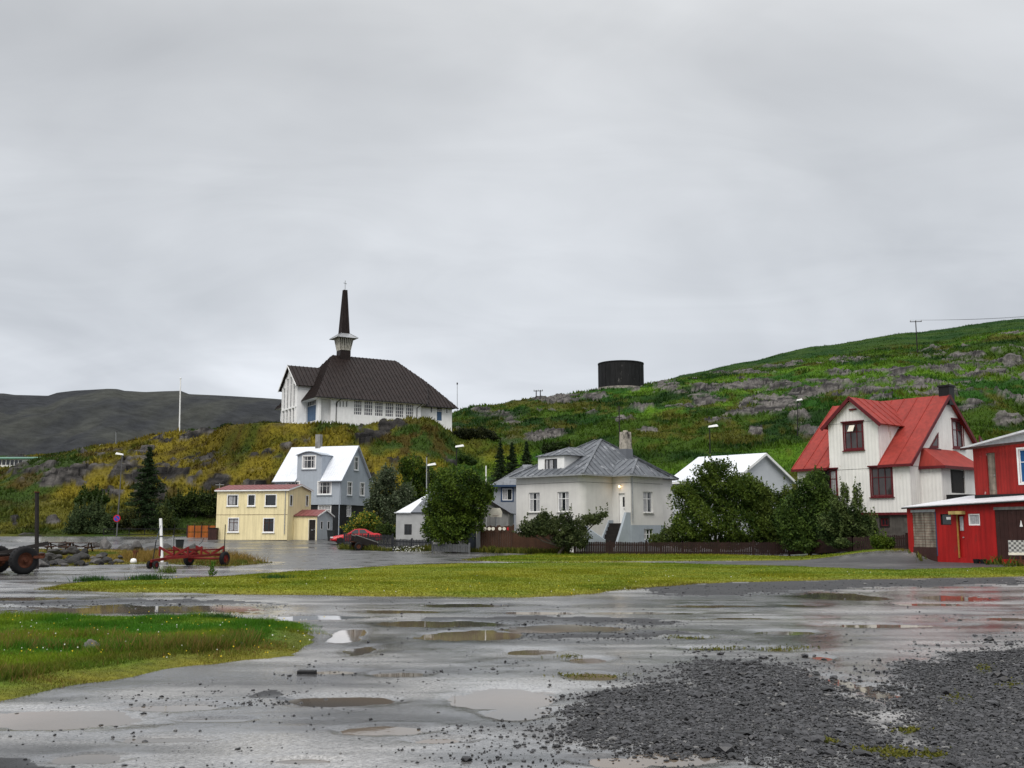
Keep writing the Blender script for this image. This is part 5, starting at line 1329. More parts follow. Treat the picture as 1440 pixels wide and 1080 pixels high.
# lit porch lamp
lq = B.px(OB, X1, 873, 684.3)
M_lamp, nt, p = _new('lit_lamp_globe'); p.inputs['Emission Color'].default_value = (1, .62, .22, 1); p.inputs['Emission Strength'].default_value = 5; p.inputs['Base Color'].default_value = (.9, .8, .6, 1)
lm = MB(); v_, f_ = icos(0, 2); lm.add([tuple(q * .085 + np.array((lq[0], y1 - .16, lq[1]))) for q in v_], f_.tolist()); lm.build('porch_lamp', M_lamp, B.e, True)
MB().box(lq[0] - .04, lq[0] + .04, y1 - .12, y1 - .002, lq[1] + .05, lq[1] + .12).build('lamp_bracket', M_black, B.e)
ld = bpy.data.lights.new('porch_lamp_light', 'POINT'); ld.energy = 1.5; ld.color = (1, .6, .25); ld.shadow_soft_size = .09
lo_ = bpy.data.objects.new('porch_lamp_light', ld); COL.objects.link(lo_); lo_.parent = B.e; lo_.location = (lq[0], y1 - .32, lq[1])
# steps with side walls up to the door
zd_ = dr[2]; n_ = 8
st_ = MB()
for i in range(n_):
    st_.box(.12, pb_ - .25, y1 - .4 - (i + 1) * .17, y1 - .4 - i * .17 + (.4 if i == 0 else 0), -.9, zd_ - .02 - (i + 0) * (zd_ + .3) / n_)
st_.build('stairs', M_dark, B.e)
sw = MB(); ln = .4 + n_ * .17
sw.prism([P3(pb_ - .22, y1 - .02, -.9), P3(pb_ - .22, y1 - .02, zd_ + .75), P3(pb_ - .22, y1 - .5, zd_ + .75), P3(pb_ - .22, y1 - .9, zd_ - .1), P3(pb_ - .22, y1 - ln, .05), P3(pb_ - .22, y1 - ln, -.9)], (.2, 0, 0))
sw.prism([P3(-.12, y1 - .02, -.9), P3(-.12, y1 - .02, zd_ + .2), P3(-.12, y1 - .5, zd_ + .2), P3(-.12, y1 - ln, .05), P3(-.12, y1 - ln, -.9)], (.2, 0, 0))
sw.build('stair_wall', M_cb, B.e)
CB = B

# ------------------------------------------------------------------ white-roofed house behind the trees
M_pg = basic('pale_grey_render', (.50, .52, .55), .7, .06, 1, .1)
B = Bld('white_roofed_house', 'plain pale grey house with bright white gable roof behind the trees', 'house', 1035, 764, 82, -46)
D = B.px(O, Y1_, 1114.5, 700)[0]; ze = B.zv((0, D), 676); zr = B.zv((0, D / 2), 637); W = -B.px(P3(0, D / 2, zr), X1, 986, 641)[0]
FO = P3(-W, 0, 0)
sl = (zr - ze) / (D / 2)
m_ = MB().wall(FO, X1, [(0, -.5), (W, -.5), (W, ze), (0, ze)], [], .1)
m_.wall(O, Y1_, [(0, -.5), (D, -.5), (D, ze), (D / 2, zr - .1), (0, ze)], []).wall(P3(-W, D, 0), YN, [(0, -.5), (D, -.5), (D, ze), (D / 2, zr - .1), (0, ze)], [])
m_.poly([P3(-W, D, -.5), P3(-W, D, ze), P3(0, D, ze), P3(0, D, -.5)]); m_.build('wall', M_pg, B.e)
rf = MB()
for q in ([P3(-W - .3, -.35, ze - .35 * sl), P3(.3, -.35, ze - .35 * sl), P3(.3, D / 2, zr), P3(-W - .3, D / 2, zr)], [P3(-W - .3, D / 2, zr), P3(.3, D / 2, zr), P3(.3, D + .35, ze - .35 * sl), P3(-W - .3, D + .35, ze - .35 * sl)]): rf.slab(q, .09)
rf.build('roof', M_broof, B.e)
bb = MB()
for y0 in (-.35, D + .35): bb.bar(P3(.31, y0, ze - .35 * sl - .1), P3(.31, D / 2, zr - .1), .04, .2)
bb.bar(P3(-W - .3, -.36, ze - .35 * sl - .12), P3(.3, -.36, ze - .35 * sl - .12), .04, .14); bb.build('bargeboard', M_white, B.e)

# ------------------------------------------------------------------ white house with red roofs
M_ww = basic('stained_white_corrugated_iron', (.74, .73, .70), .6, .10, .8, .1, rib=.25, streak=.07, stain=(.40, .31, .21), stain_amt=.06, stain_sc=1.1)
M_rr = basic('red_iron_roof', (.27, .034, .025), .6, .2, .8, .05, streak=.22, stain=(.16, .05, .04), stain_amt=.05, stain_sc=2)
M_base2 = basic('dark_stained_basement_wall', (.10, .09, .08), .8, .4, 2, .2, streak=.3)
M_rpane = basic('dusky_window_glass', (.05, .04, .04), .08, .3, 2, 0, spec=.5)
B = Bld('red_roofed_house', 'large white corrugated house with red gable roofs and dark red window frames', 'house', 1285, 768, 64, -50)
W = -B.px(O, X1, 1121.5, 670)[0]; FO = P3(-W, 0, 0); D = B.px(O, Y1_, 1386, 640)[0]
ze = B.zv((0, 0), 648); zr = B.zv((0, D / 2), 556.5); zb = B.zv((0, 0), 722.5); sl = (zr - ze) / (D / 2)
print('redhouse', W, D, ze, zr, zb)
zq = lambda o, ex, a, b, c, d: B.rect(o, ex, 1100 + a / 4, 1100 + b / 4, 530 + c / 4, 530 + d / 4)
d0, d1 = B.px(FO, X1, 1165, 610)[0], B.px(FO, X1, 1235, 610)[0]; dm = (d0 + d1) / 2
za = B.zv((-W + dm, 0), 559.5); zde = B.zv((-W + d1, 0), 590.5)
ws = [zq(FO, X1, 350, 451, 262, 405), zq(FO, X1, 502, 616, 512, 668), zq(FO, X1, 202, 305, 527, 668)]
we = [zq(O, Y1_, 960, 1016, 250, 395)]
hw_ = (d1 - d0) / 2
m_ = MB()
m_.wall(FO, X1, [(0, zb), (W, zb), (W, ze), (d1, ze), (d1, zde), (dm, za - .1), (d0, zde), (d0, ze), (0, ze)], ws, .08)
m_.wall(O, Y1_, [(0, zb), (D, zb), (D, ze), (D / 2, zr - .1), (0, ze)], we, .08)
m_.wall(P3(-W, D, 0), YN, [(0, zb), (D, zb), (D, ze), (D / 2, zr - .1), (0, ze)], [])
m_.poly([P3(-W, D, zb), P3(-W, D, ze), P3(0, D, ze), P3(0, D, zb)])
yh = (zde - ze) / sl
for d_ in (d0, d1): m_.poly([P3(-W + d_, 0, ze - .05), P3(-W + d_, 0, zde), P3(-W + d_, yh, zde)])
m_.build('wall', M_ww, B.e)
for i, r in enumerate(ws): B.window(FO, X1, r, 3, (.66,), M_dred, trim=M_dred, tw=.1, sill=M_dred, head=M_dred, pane=M_rpane, bw=.06, curt=None if i == 1 else ([(.03, .3), (.7, .97)] if i == 2 else None))
vq = zq(FO, X1, 378, 418, 179, 188); MB().obox(FO, X1, YN, vq[0], vq[1], .002, .08, vq[2], vq[3]).build('vent', M_dred, B.e)
tq = zq(FO, X1, 378, 410, 268, 308)
B.window(O, Y1_, we[0], 2, (.66,), M_dred, trim=M_dred, tw=.1, sill=M_dred, head=M_dred, pane=M_rpane, bw=.06, curt=[(.05, .4)])
# lap joints of the corrugated sheets
MB().obox(FO, X1, YN, 0, d0, .001, .012, ze - .32, ze - .295).obox(FO, X1, YN, d1, W, .001, .012, ze - .32, ze - .295).obox(FO, X1, YN, d0 + .02, d1 - .02, .001, .012, ze - .36, ze - .335).obox(FO, X1, YN, d0 + .02, d1 - .02, .001, .012, zde - .05, zde - .025).obox(O, Y1_, X1, 0, D, .001, .012, ze - .32, ze - .295).build('lap_joint', M_conc, B.e)
# open vent sash in the upper gable window
oq = zq(FO, X1, 380, 410, 272, 307)
sa = MB().prism([FO + X1 * oq[0] + YN * .03 + ZU * oq[3], FO + X1 * oq[1] + YN * .03 + ZU * oq[3], FO + X1 * oq[1] + YN * .28 + ZU * oq[2], FO + X1 * oq[0] + YN * .28 + ZU * oq[2]], (0, -.03, -.01)); sa.build('open_sash', M_cream, B.e)
# small three-cornered windows in the right gable
for tri in (((1306, 630), (1318.5, 630.5), (1318.5, 608)), ((1375.7, 625.5), (1385.5, 624.5), (1375.7, 612))):
    q = [B.px(O, Y1_, *e) for e in tri]; P_ = [Vector(e) for e in q]; cen = sum(P_, Vector((0, 0))) / 3
    t = MB().prism([P3(.03, e.x, e.y) for e in P_], (.04, 0, 0)); wv = t.build('corner_window', M_dred, B.e)
    MB().prism([P3(.071, e.x, e.y) for e in [cen + (e - cen) * .55 for e in P_]], (.004, 0, 0)).build('pane', M_rpane, wv)
    y0_, y1q = min(e.x for e in P_), max(e.x for e in P_); MB().obox(P3(0, y0_, 0), Y1_, X1, -.1, y1q - y0_ + .1, .002, .12, min(e.y for e in P_) - .1, min(e.y for e in P_)).build('sill', M_dred, wv)
# basement
bm = MB(); ins = .1
bw_ = [zq(P3(-W + ins, ins, 0), X1, 555, 598, 795, 838)]
bm.wall(P3(-W + ins, ins, 0), X1, [(0, -.6), (W - 2 * ins, -.6), (W - 2 * ins, zb), (0, zb)], bw_, .12)
bm.wall(P3(-ins, ins, 0), Y1_, [(0, -.6), (D - 2 * ins, -.6), (D - 2 * ins, zb), (0, zb)], []); bm.build('basement_wall', M_base2, B.e)
B.window(P3(-W + ins, ins, 0), X1, bw_[0], 2, (), M_dred, bw=.07, trim=M_dark, tw=.08)
MB().obox(FO, X1, YN, -.02, W + .02, .002, .06, zb - .06, zb + .1).obox(O, Y1_, X1, .0, D, .002, .06, zb - .06, zb + .1).build('skirt_board', M_dred, B.e)
# roofs
rf = MB(); og = .28; oe_ = .28; zo = ze - oe_ * sl
def gp(x0, x1, y0): return [P3(x0, y0, ze + y0 * sl + .07), P3(x1, y0, ze + y0 * sl + .07), P3(x1, D / 2, zr + .07), P3(x0, D / 2, zr + .07)]
for q in (gp(-W - og, -W + d0 - .02, -oe_), gp(-W + d1 + .02, og, -oe_), gp(-W + d0 - .02, -W + d1 + .02, .12), [P3(-W - og, D / 2, zr + .07), P3(og, D / 2, zr + .07), P3(og, D + oe_, zo + .07), P3(-W - og, D + oe_, zo + .07)]):
    rf.slab(q, .09); rf.seams(q, .95, .045, .05)
rf.build('roof', M_rr, B.e)
sd_ = (za - zde) / hw_; yr = (za - ze) / sl
rf = MB()
for sg, de in ((-1, d0 - .35), (1, d1 + .35)):
    zz = zde - .35 * sd_ + .05; yv_ = max((zz - ze) / sl, .3)
    q = [P3(-W + de, -.3, zz), P3(-W + dm, -.3, za + .05), P3(-W + dm, yr + .1, za + .05), P3(-W + de, yv_, zz)]
    rf.slab(q, .08); rf.seams(q, .95, .045, .05)
rf.build('cross_gable_roof', M_rr, B.e)
for de in (d0 - .35, d1 + .35): MB().bar(P3(-W + de, -.31, zde - .35 * sd_ - .06), P3(-W + dm, -.31, za - .05), .05, .22).build('bargeboard', M_dred, B.e)
for y0 in (-oe_, D + oe_): MB().bar(P3(og + .01, y0, zo - .04), P3(og + .01, D / 2, zr - .03), .05, .22).build('bargeboard', M_dred, B.e)
for a, b in ((-W + d1 + .03, og), (-W - og, -W + d0 - .03)): MB().bar(P3(a, -oe_ - .03, zo - .02), P3(b, -oe_ - .03, zo - .02), .05, .16).build('fascia', M_dred, B.e)
xc = B.px(P3(-W, D / 2, 0), X1, 1328, 545)[0] - W; zc_t = B.zv((xc, D / 2), 541.5)
MB().box(xc - .36, xc + .36, D / 2 - .1, D / 2 + .6, zr - .6, zc_t - .12).box(xc - .42, xc + .42, D / 2 - .16, D / 2 + .66, zc_t - .12, zc_t).build('chimney', M_black, B.e)
# porch on the right gable side
pq0 = B.px(O, Y1_, 1324, 640)[0]; po = P3(1.35, pq0, 0)
pw = B.px(P3(1.35, 0, 0), Y1_, 1369, 690)[0]; p0 = B.px(P3(1.35, 0, 0), Y1_, 1325, 690)[0]
pw = pw + .9
zpt = B.zv((1.35, p0), 655); zpf = B.zv((1.35, p0), 693); zpr = B.zv((0, p0 + 1), 630)
dq = zq(P3(1.35, p0, 0), Y1_, 949, 1029, 522, 654)
m_ = MB().wall(P3(1.35, p0, 0), Y1_, [(0, zpf - 2), (pw - p0, zpf - 2), (pw - p0, zpt), (0, zpt)], [dq], .1).wall(P3(.002, p0, 0), X1, [(0, zpf - 2), (1.348, zpf - 2), (1.348, zpt), (0, zpt)], [])
m_.build('porch_wall', M_ww, B.e)
B.door(P3(1.35, p0, 0), Y1_, dq, M_dark)
MB().obox(P3(1.35, p0, 0), Y1_, X1, dq[0] - .2, dq[1] + .15, .002, .2, dq[3] + .02, dq[3] + .12).build('lintel', M_cream, B.e)
rf = MB().slab([P3(1.7, p0 - .2, zpt), P3(1.7, pw + .2, zpt), P3(.003, pw - .2, zpr), P3(.003, p0 + .3, zpr)], .08).slab([P3(1.7, p0 - .2, zpt), P3(.003, p0 + .3, zpr), P3(.003, p0 - .2, zpt)], .08); rf.build('porch_roof', M_rr, B.e)
MB().bar(P3(1.72, p0 - .22, zpt - .08), P3(1.72, pw + .2, zpt - .08), .05, .18).bar(P3(0, p0 - .22, zpt - .08), P3(1.72, p0 - .22, zpt - .08), .05, .18).build('fascia', M_dred, B.e)
# black landing in front of the porch
ly = B.px(P3(.15, 0, 0), Y1_, 1305, 700)[0]
MB().box(.15, 2.6, ly, pw + 1.5, -.6, B.zv((2.6, ly), 695)).build('landing', M_black, B.e)
RB = B
# ------------------------------------------------------------------ red warehouse and its lean-to at the right edge
M_redw = basic('flaking_red_boards', (.26, .017, .014), .6, .2, 1, .15, rib=.18, streak=.2, stain=(.42, .38, .36), stain_amt=.0, stain_sc=2.6)
M_reds = basic('fresh_red_sheet', (.36, .012, .011), .55, .2, .8, .08, rib=.3, streak=.22, stain=(.20, .02, .015), stain_amt=.05, stain_sc=1.2)
M_plank = basic('grey_weathered_planks', (.27, .225, .18), .85, .45, 3, .4, streak=.5)
M_bdoor = basic('dark_brown_boards', (.048, .020, .017), .6, .3, 2, .2, streak=.2, stain=(.3, .28, .27), stain_amt=-.12, stain_sc=4)
M_blue = basic('blue_shutter', (.012, .075, .21), .5, .15, 2, .05)
M_zinc = basic('white_sheet_roof', (.66, .67, .70), .45, .15, 1.5, .1, streak=.15)
B = Bld('red_lean_to_shed', 'bright red sheet-clad lean-to shed with weathered plank doors', 'shed', 1316, 783, 56, -65, z=.2)
x8 = lambda a: 1260 + a / 4.911
y8 = lambda a: 590 + a / 4.911
tx0 = B.px(O, X1, 1276.3, 740)[0]; ZL = B.zv((tx0, 0), 714.5); TXR = 8.0
tz1 = B.px(O, X1, 1400, 707)[1]; tx1 = B.px(O, X1, 1400, 707)[0]
zt = lambda x: ZL + (tz1 - ZL) * (x - tx0) / (tx1 - tx0)
FO = P3(tx0, 0, 0); W = TXR - tx0
rq = lambda a, b, c, d: B.rect(FO, X1, x8(a), x8(b), y8(c), y8(d))
rpl = rq(118, 276, 640, 945); rpl = (rpl[0], rpl[1], .12, rpl[3])
rw1, rw2 = rq(307, 381, 652, 728), rq(499, 579, 650, 731)
rdo = rq(436, 476, 655, 958); rdo = (rdo[0], rdo[1], .08, rdo[3])
rbd = rq(690, 1180, 612, 980); rbd = (rbd[0], W - .6, .05, rbd[3] - .05)
ro_ = [rpl, rw1, rw2, rdo, rbd]
m_ = MB().wall(FO, X1, [(0, -.4), (W, -.4), (W, zt(TXR)), (0, zt(tx0))], ro_, .06)
m_.wall(P3(tx0, 5, 0), YN, [(0, -.4), (5, -.4), (5, zt(tx0)), (0, zt(tx0) + .75)], []); m_.build('wall', M_reds, B.e)
def plank_door(r, nb, mat, nm, leafs=2, low=None):
    a0, a1, c0, c1 = r
    for l in range(leafs):
        q0, q1 = a0 + (a1 - a0) * l / leafs + .015, a0 + (a1 - a0) * (l + 1) / leafs - .015
        d = MB()
        for i in range(nb):
            z0, z1 = c0 + (c1 - c0) * i / nb, c0 + (c1 - c0) * (i + 1) / nb - .012
            d.obox(FO, X1, YN, q0, q1, -.045 - .006 * (i % 2), -.02 - .006 * (i % 3), z0, z1)
        k = d.build(nm, mat, B.e)
        MB().obox(FO, X1, YN, q0 + .02, q0 + .3, -.018, -.004, c0 + .35, c0 + .42).build('hinge', M_cream, k)
plank_door(rpl, 16, M_plank, 'plank_door')
MB().obox(FO, X1, YN, rpl[0] - .05, rpl[1] + .05, .002, .05, rpl[3], rpl[3] + .14).build('door_head', M_steel, B.e)
kb = MB().obox(FO, X1, YN, rpl[0] - .02, rpl[1] + .02, .004, .02, -.35, rpl[2] + .45); kb.build('kick_board', M_bdoor, B.e)
MB().obox(FO, X1, YN, rpl[1] + .01, rpl[1] + .07, .002, .02, rpl[2], rpl[3]).build('edge_strip', M_bluet, B.e)
B.window(FO, X1, rw1, 1, (), M_dark, bw=.04, name='dark_window')
B.window(FO, X1, rw2, 1, (), M_white, bw=.07, curt=[(.08, .92)])
# pale stickers on the dark pane
MB().obox(FO, X1, YN, rw1[0] + .35, rw1[0] + .75, -.06, -.055, rw1[3] - .3, rw1[3] - .16).build('sticker', M_white, B.e)
k = B.door(FO, X1, rdo, M_reds, panels=False, glass=(.15, .75, .62, .95), gp=M_curt)
MB().obox(FO, X1, YN, rdo[0] - .075, rdo[0] - .003, .002, .05, .05, rdo[3]).build('door_post', basic('ochre_post', (.42, .22, .05), .7, .3, 3, .1, streak=.3), B.e)
MB().obox(FO, X1, YN, rdo[0] - .35, rdo[1] + .12, .004, .3, rdo[3] + .0, rdo[3] + .17).build('door_canopy', basic('yellowed_board', (.45, .33, .12), .7, .3, 3, .1, streak=.3), B.e)
a0, a1, c0, c1 = rbd; d = MB(); nb = 7
for i in range(nb * 2): d.obox(FO, X1, YN, a0 + (a1 - a0) * i / nb / 2 + .006, a0 + (a1 - a0) * (i + 1) / nb / 2 - .006, -.05, -.02 - .005 * (i % 2), c0, c1)
k = d.build('brown_double_door', M_bdoor, B.e)
mid_ = rq(855, 875, 695, 740); MB().prism([FO + X1 * mid_[0] + YN * .0 + ZU * mid_[2], FO + X1 * mid_[1] + ZU * mid_[2], FO + X1 * ((mid_[0] + mid_[1]) / 2) + ZU * mid_[3]], (YN * .02)).build('painted_mark', M_white, k)
MB().obox(FO, X1, YN, a0 - .02, a1, .002, .03, c1, c1 + .14).build('door_head', M_conc, B.e)
rf = MB().slab([P3(tx0 - .12, -.25, zt(tx0) + .06), P3(TXR, -.25, zt(TXR) + .06), P3(TXR, 5, zt(TXR) + .75), P3(tx0 - .12, 5, zt(tx0) + .75)], .05); rf.build('roof', M_zinc, B.e)
MB().bar(P3(tx0 - .12, -.26, zt(tx0) - .02), P3(TXR, -.26, zt(TXR) - .02), .03, .07).build('eaves_board', M_dark, B.e)
for ux in (555, 600):
    q = B.px(P3(tx0, -.5, 0), X1, x8(ux), y8(965)); MB().lathe([(.001, 0), (.13, 0), (.17, .22), (.15, .22), (.12, .05), (.001, .05)], 14).build('flowerpot', M_black, None)
    o_ = bpy.context.scene.collection.objects[-1]; wp = B.M @ P3(tx0 + q[0], -.5, 0); o_.location = (wp.x, wp.y, float(ground_base(wp.x, wp.y)) + .01)
    tag(o_, 'left small black flowerpot at the foot of the red lean-to' if ux == 555 else 'right small black flowerpot at the foot of the red lean-to', 'flowerpot', 'black flowerpots by the red lean-to')
LS = B
B = Bld('red_warehouse', 'taller flaking dark red building with white roof edge and blue shutter', 'warehouse', 1372, 700, 56.5, -62)
FO = O; ZB = -3.6
cx0 = 1100; w6 = lambda a, b, c, d: B.rect(O, X1, 1260 + a / 4.911, 1260 + b / 4.911, 590 + c / 4.911, 590 + d / 4.911)
ze0 = B.zv((0, 0), 630); xr, zr_e = B.px(O, X1, 1440, 622)
sw_ = 9.0; sle = (zr_e - ze0) / xr
hs = [w6(630, 690, 228, 518), w6(852, 950, 203, 436)]
m_ = MB().wall(O, X1, [(0, ZB), (sw_, ZB), (sw_, ze0 + sle * sw_), (0, ze0)], hs, .1)
m_.wall(P3(0, 7, 0), YN, [(0, ZB), (7, ZB), (7, ze0), (0, ze0)], []); m_.build('wall', M_redw, B.e)
B.door(O, X1, hs[0], M_plank, trim=None, depth=.09); 
B.window(O, X1, hs[1], 2, (.62,), M_white, trim=M_white, tw=.1, pane=M_blue, name='shuttered_window')
zrt = B.px(O, X1, 1440, 608)[1]
rf = MB(); ov = .5
sr = (zrt - ze0 - .0) / (xr + ov)
q = [P3(-ov, -.35, ze0 + .05), P3(sw_, -.35, ze0 + .05 + sr * (sw_ + ov)), P3(sw_, 7.2, ze0 + .05 + sr * (sw_ + ov)), P3(-ov, 7.2, ze0 + .05)]
rf.slab(q, .1); rf.build('roof', M_zinc, B.e)
g_ = MB().add([P3(0, -.002, ze0 - .02), P3(sw_, -.002, ze0 + sle * sw_ - .02), P3(sw_, -.002, ze0 + sr * (sw_ + ov) - .06), P3(0, -.002, ze0 + sr * ov - .06)], [(0, 1, 2, 3)]); g_.build('gable_board', M_zinc, B.e)
MB().bar(P3(-ov, -.37, ze0 - .05), P3(sw_, -.37, ze0 + sle * sw_ - .02), .04, .12).build('eaves_board', M_bdoor, B.e)
MB().obox(O, X1, YN, -.02, sw_, .003, .04, w6(630, 690, 520, 545)[2], w6(630, 690, 518, 545)[3]).build('sill_band', M_black, B.e)
# patterned breeze-block panel on trestle at the frame edge
m, nt, p = _new('pressed_grid_panel'); p.inputs['Roughness'].default_value = .7
tc = nn(nt, 'ShaderNodeTexCoord'); wv = nn(nt, 'ShaderNodeTexChecker'); wv.inputs['Scale'].default_value = 9; wv.inputs[1].default_value = (.42, .42, .40, 1); wv.inputs[2].default_value = (.10, .10, .10, 1)
lk(nt, tc.outputs['Object'], wv.inputs[0]); lk(nt, wv.outputs[0], p.inputs['Base Color'])
pp = at(1434, 789, 50); pp.z = float(ground_base(pp.x, pp.y))
t = thing('grid_panel_stand', 'pale grid-patterned panel standing on a low rusty stand', 'panel stand', pp, R(-20))
MB().box(-.45, .8, -.03, .03, .62, 1.2).build('panel', m, t)
MB().box(-.47, .82, -.05, .05, .50, .62).build('bottom_rail', M_cream, t)
MB().box(-.1, .7, -.2, .2, 0, .28).build('base', M_rust, t)
MB().box(.0, .08, -.02, .02, .28, .5).box(.5, .58, -.02, .02, .28, .5).build('bracket', M_rust, t)

# ------------------------------------------------------------------ water tank on the hill
M_tank = basic('black_tarred_tank_wall', (.014, .014, .015), .6, .4, .5, .2, streak=.5, stain=(.20, .19, .18), stain_amt=-.02, stain_sc=1.6)
zt_ = at(873, 511.5, 246).z - TK.z; rt = 32.0 / FPX * 246
t = thing('water_tank', 'round black tarred water tank on the hill crest', 'water tank', TK)
MB().lathe([(rt, .6), (rt, zt_ - .25), (rt + .12, zt_ - .25), (rt + .12, zt_), (rt - .3, zt_), (rt - .3, zt_ - .3), (.01, zt_ - .2)], 56).build('tank_wall', M_tank, t, True).modifiers.new('e', 'EDGE_SPLIT')
MB().lathe([(rt + .25, -2.5), (rt + .25, .6), (rt - .1, .62)], 56).build('footing', basic('pale_patched_footing', (.30, .27, .24), .9, .4, 1, .3, stain=(.05, .05, .05), stain_amt=.3), t)
rb = MB()
for k in range(14):
    a = PI + PI * k / 13; rb.tube((math.cos(a) * (rt + .04), math.sin(a) * (rt + .04), .7), (math.cos(a) * (rt + .04), math.sin(a) * (rt + .04), zt_ - .3), .05, n=4)
rb.build('ribs', M_tank, t)

# ------------------------------------------------------------------ house far left beyond the knoll
p_ = at(20, 661, 226)
t = thing('green_roofed_house', 'long low white house with green roof beyond the rocky knoll', 'house', (p_.x, p_.y, p_.z + .5), R(18))
m_ = MB().box(-3.6, 4.0, 0, 6, -1.5, 2.0).build('wall', M_white, t)
for k in range(6): MB().box(-3.3 + k * .82, -2.65 + k * .82, -.04, .02, .6, 1.7).build('window', M_glass, t)
MB().slab([P3(-4.2, -.6, 2.0), P3(4.6, -.6, 2.25), P3(4.6, 6.5, 2.9), P3(-4.2, 6.5, 2.7)], .25).build('roof', basic('green_sheet_roof', (.10, .22, .16), .5, .1, 1, 0), t)

# ------------------------------------------------------------------ poles and lamps
def gz(x, y): return float(max(ground_base(x, y) if y < 125 else -9, hill_z(x, y) if y > 60 else -9))
M_gpole = basic('dull_grey_pole_paint', (.10, .10, .10), .6, .3, 2, .1)
def street_lamp(uh, vh, ub, vb, Y, label, side=1, group='street lamps on the slope', sign=False, hs=1.0):
    pb, ph = at(ub, vb, Y), at(uh, vh, Y)
    pb.z = min(gz(pb.x, pb.y), pb.z) if Y > 60 else pb.z
    t = thing('street_lamp', label, 'street lamp', pb, 0, group)
    tp = ph - pb; tp.z += .02
    MB().tube((0, 0, -.2), (tp.x, 0, tp.z), .075, .045).build('pole', M_black if not sign else M_gpole, t)
    h = MB(); L_ = .75 * hs
    h.add([(tp.x + side * a, b, tp.z + c) for a, b, c in ((-.12, -.13, -.04), (L_, -.15, .06), (L_, .15, .06), (-.12, .13, -.04), (-.1, -.1, .12), (L_ * .85, -.11, .26), (L_ * .85, .11, .26), (-.1, .1, .12))], [(3, 2, 1, 0), (4, 5, 6, 7), (0, 1, 5, 4), (1, 2, 6, 5), (2, 3, 7, 6), (3, 0, 4, 7)])
    h.build('lamp_head', M_white, t)
    return t, tp
street_lamp(998, 601, 998, 672, 92, 'street lamp with broad white head above the white-roofed house')
street_lamp(1121.5, 563.5, 1121.5, 616, 128, 'street lamp standing on the slope left of the red-roofed house', hs=.8)
street_lamp(642, 629, 643, 690, 100, 'street lamp rising behind the big round tree', hs=1.0)
street_lamp(603, 655, 605, 700, 94, 'lower street lamp by the thin aerial pole left of the round tree', hs=.9)
t, tp = street_lamp(172, 640, 163.5, 760, 104.5, 'leaning steel lamp post carrying the blue no-parking sign', side=-.9, hs=1.0, sign=True)
M_sblue = basic('sign_blue', (.012, .06, .36), .4, .05, 1, 0); M_sred = basic('sign_red', (.42, .012, .02), .4, .05, 1, 0)
sgn = thing('sign_holder', None, None) if False else None
zs = at(165, 729, 104.5).z - t.location.z; xs = at(165, 729, 104.5).x - t.location.x
sp = MB().lathe([(.001, -.13), (.36, -.13), (.36, -.10), (.001, -.10)], 24, (xs, 0, zs), 'Y').build('sign_plate', M_sred, t)
MB().lathe([(.001, -.136), (.27, -.136), (.27, -.131)], 24, (xs, 0, zs), 'Y').build('sign_face', M_sblue, sp)
MB().bar((xs - .2, -.142, zs + .2), (xs + .2, -.142, zs - .2), .012, .075).build('sign_bar', M_sred, sp)
street_lamp(141, 626, 141, 634, 290, 'tiny twin-headed lamp far off on the left skyline', group='far lamps')
def pole(name, label, cat, u, v0, v1, Y, r, mat, group=None, ulean=0, up=False, sink=.3):
    b, tp = at(u, v1, Y), at(u + ulean, v0, Y)
    if up: b.z = gz(b.x, b.y)
    t = thing(name, label, cat, b, 0, group)
    MB().tube((0, 0, -sink), (tp.x - b.x, 0, tp.z - b.z), r, r * .8, 10).build('pole', mat, t)
    return t, tp - b
t, tp = pole('flagpole', 'tall white flagpole without a flag on the knoll left of the church', 'flagpole', 252.3, 533, 609, 157, .11, M_white, ulean=1.6)
MB().lathe([(.001, -.1), (.12, -.05), (.15, 0), (.1, .1), (.001, .13)], 10, (tp.x, 0, tp.z + .08)).build('knob', M_white, t)
MB().box(-.3, .3, -.3, .3, -.4, .15).build('footing', M_conc, t)
t, tp = pole('thin_mast', 'thin grey mast with small lamp beside the right end of the church', 'mast', 643, 540, 576, 190, .06, M_steel); MB().box(tp.x - .12, tp.x + .12, -.12, .12, tp.z - .1, tp.z + .25).build('mast_lamp', M_black, t)
t, tp = pole('thin_mast', 'thin dark mast far off on the left skyline', 'mast', 163, 608, 634, 200, .06, M_steel)
MB().tube((0, 0, tp.z), (0, 0, tp.z + .15), .1).build('cap', M_black, t)
t, tp = pole('aerial_pole', 'thin bare aerial pole behind the grey shed', 'pole', 600, 643, 696, 90, .05, M_steel); MB().tube((0, 0, tp.z), (0, 0, tp.z + .1), .07).build('cap', M_black, t)
def cross_pole(u, v0, v1, Y, label, arms=1, dbl=False, r=.14, aw=1.2):
    b, tp = at(u, v1, Y), at(u, v0, Y); b.z = min(b.z, gz(b.x, b.y)); h = tp.z - b.z
    t = thing('utility_pole', label, 'utility pole', b, R(-8), 'utility poles along the hill crest')
    for x in ((-.5, .5) if dbl else (0,)): MB().tube((x, 0, -.3), (x, 0, h), r, r * .75, 8).build('pole', M_dark, t)
    MB().bar((-aw, -.12, h - .25), (aw, -.12, h - .25), .12, .14).build('crossarm', M_dark, t)
    for x in (-aw + .1, 0, aw - .1): MB().lathe([(.001, 0), (.07, 0), (.09, .12), (.05, .3), (.001, .32)], 8, (x, -.12, h - .18)).build('insulator', M_conc, t)
    return b, h
q1 = cross_pole(1290.5, 451, 503, 232, 'tall utility pole with crossarm against the sky at right', aw=1.3)
cross_pole(757, 548.5, 561, 246, 'double-legged utility pole left of the water tank', dbl=True, aw=1.1)
cross_pole(817.5, 549, 556, 262, 'short crossarm pole just left of the water tank', aw=.9, r=.1)
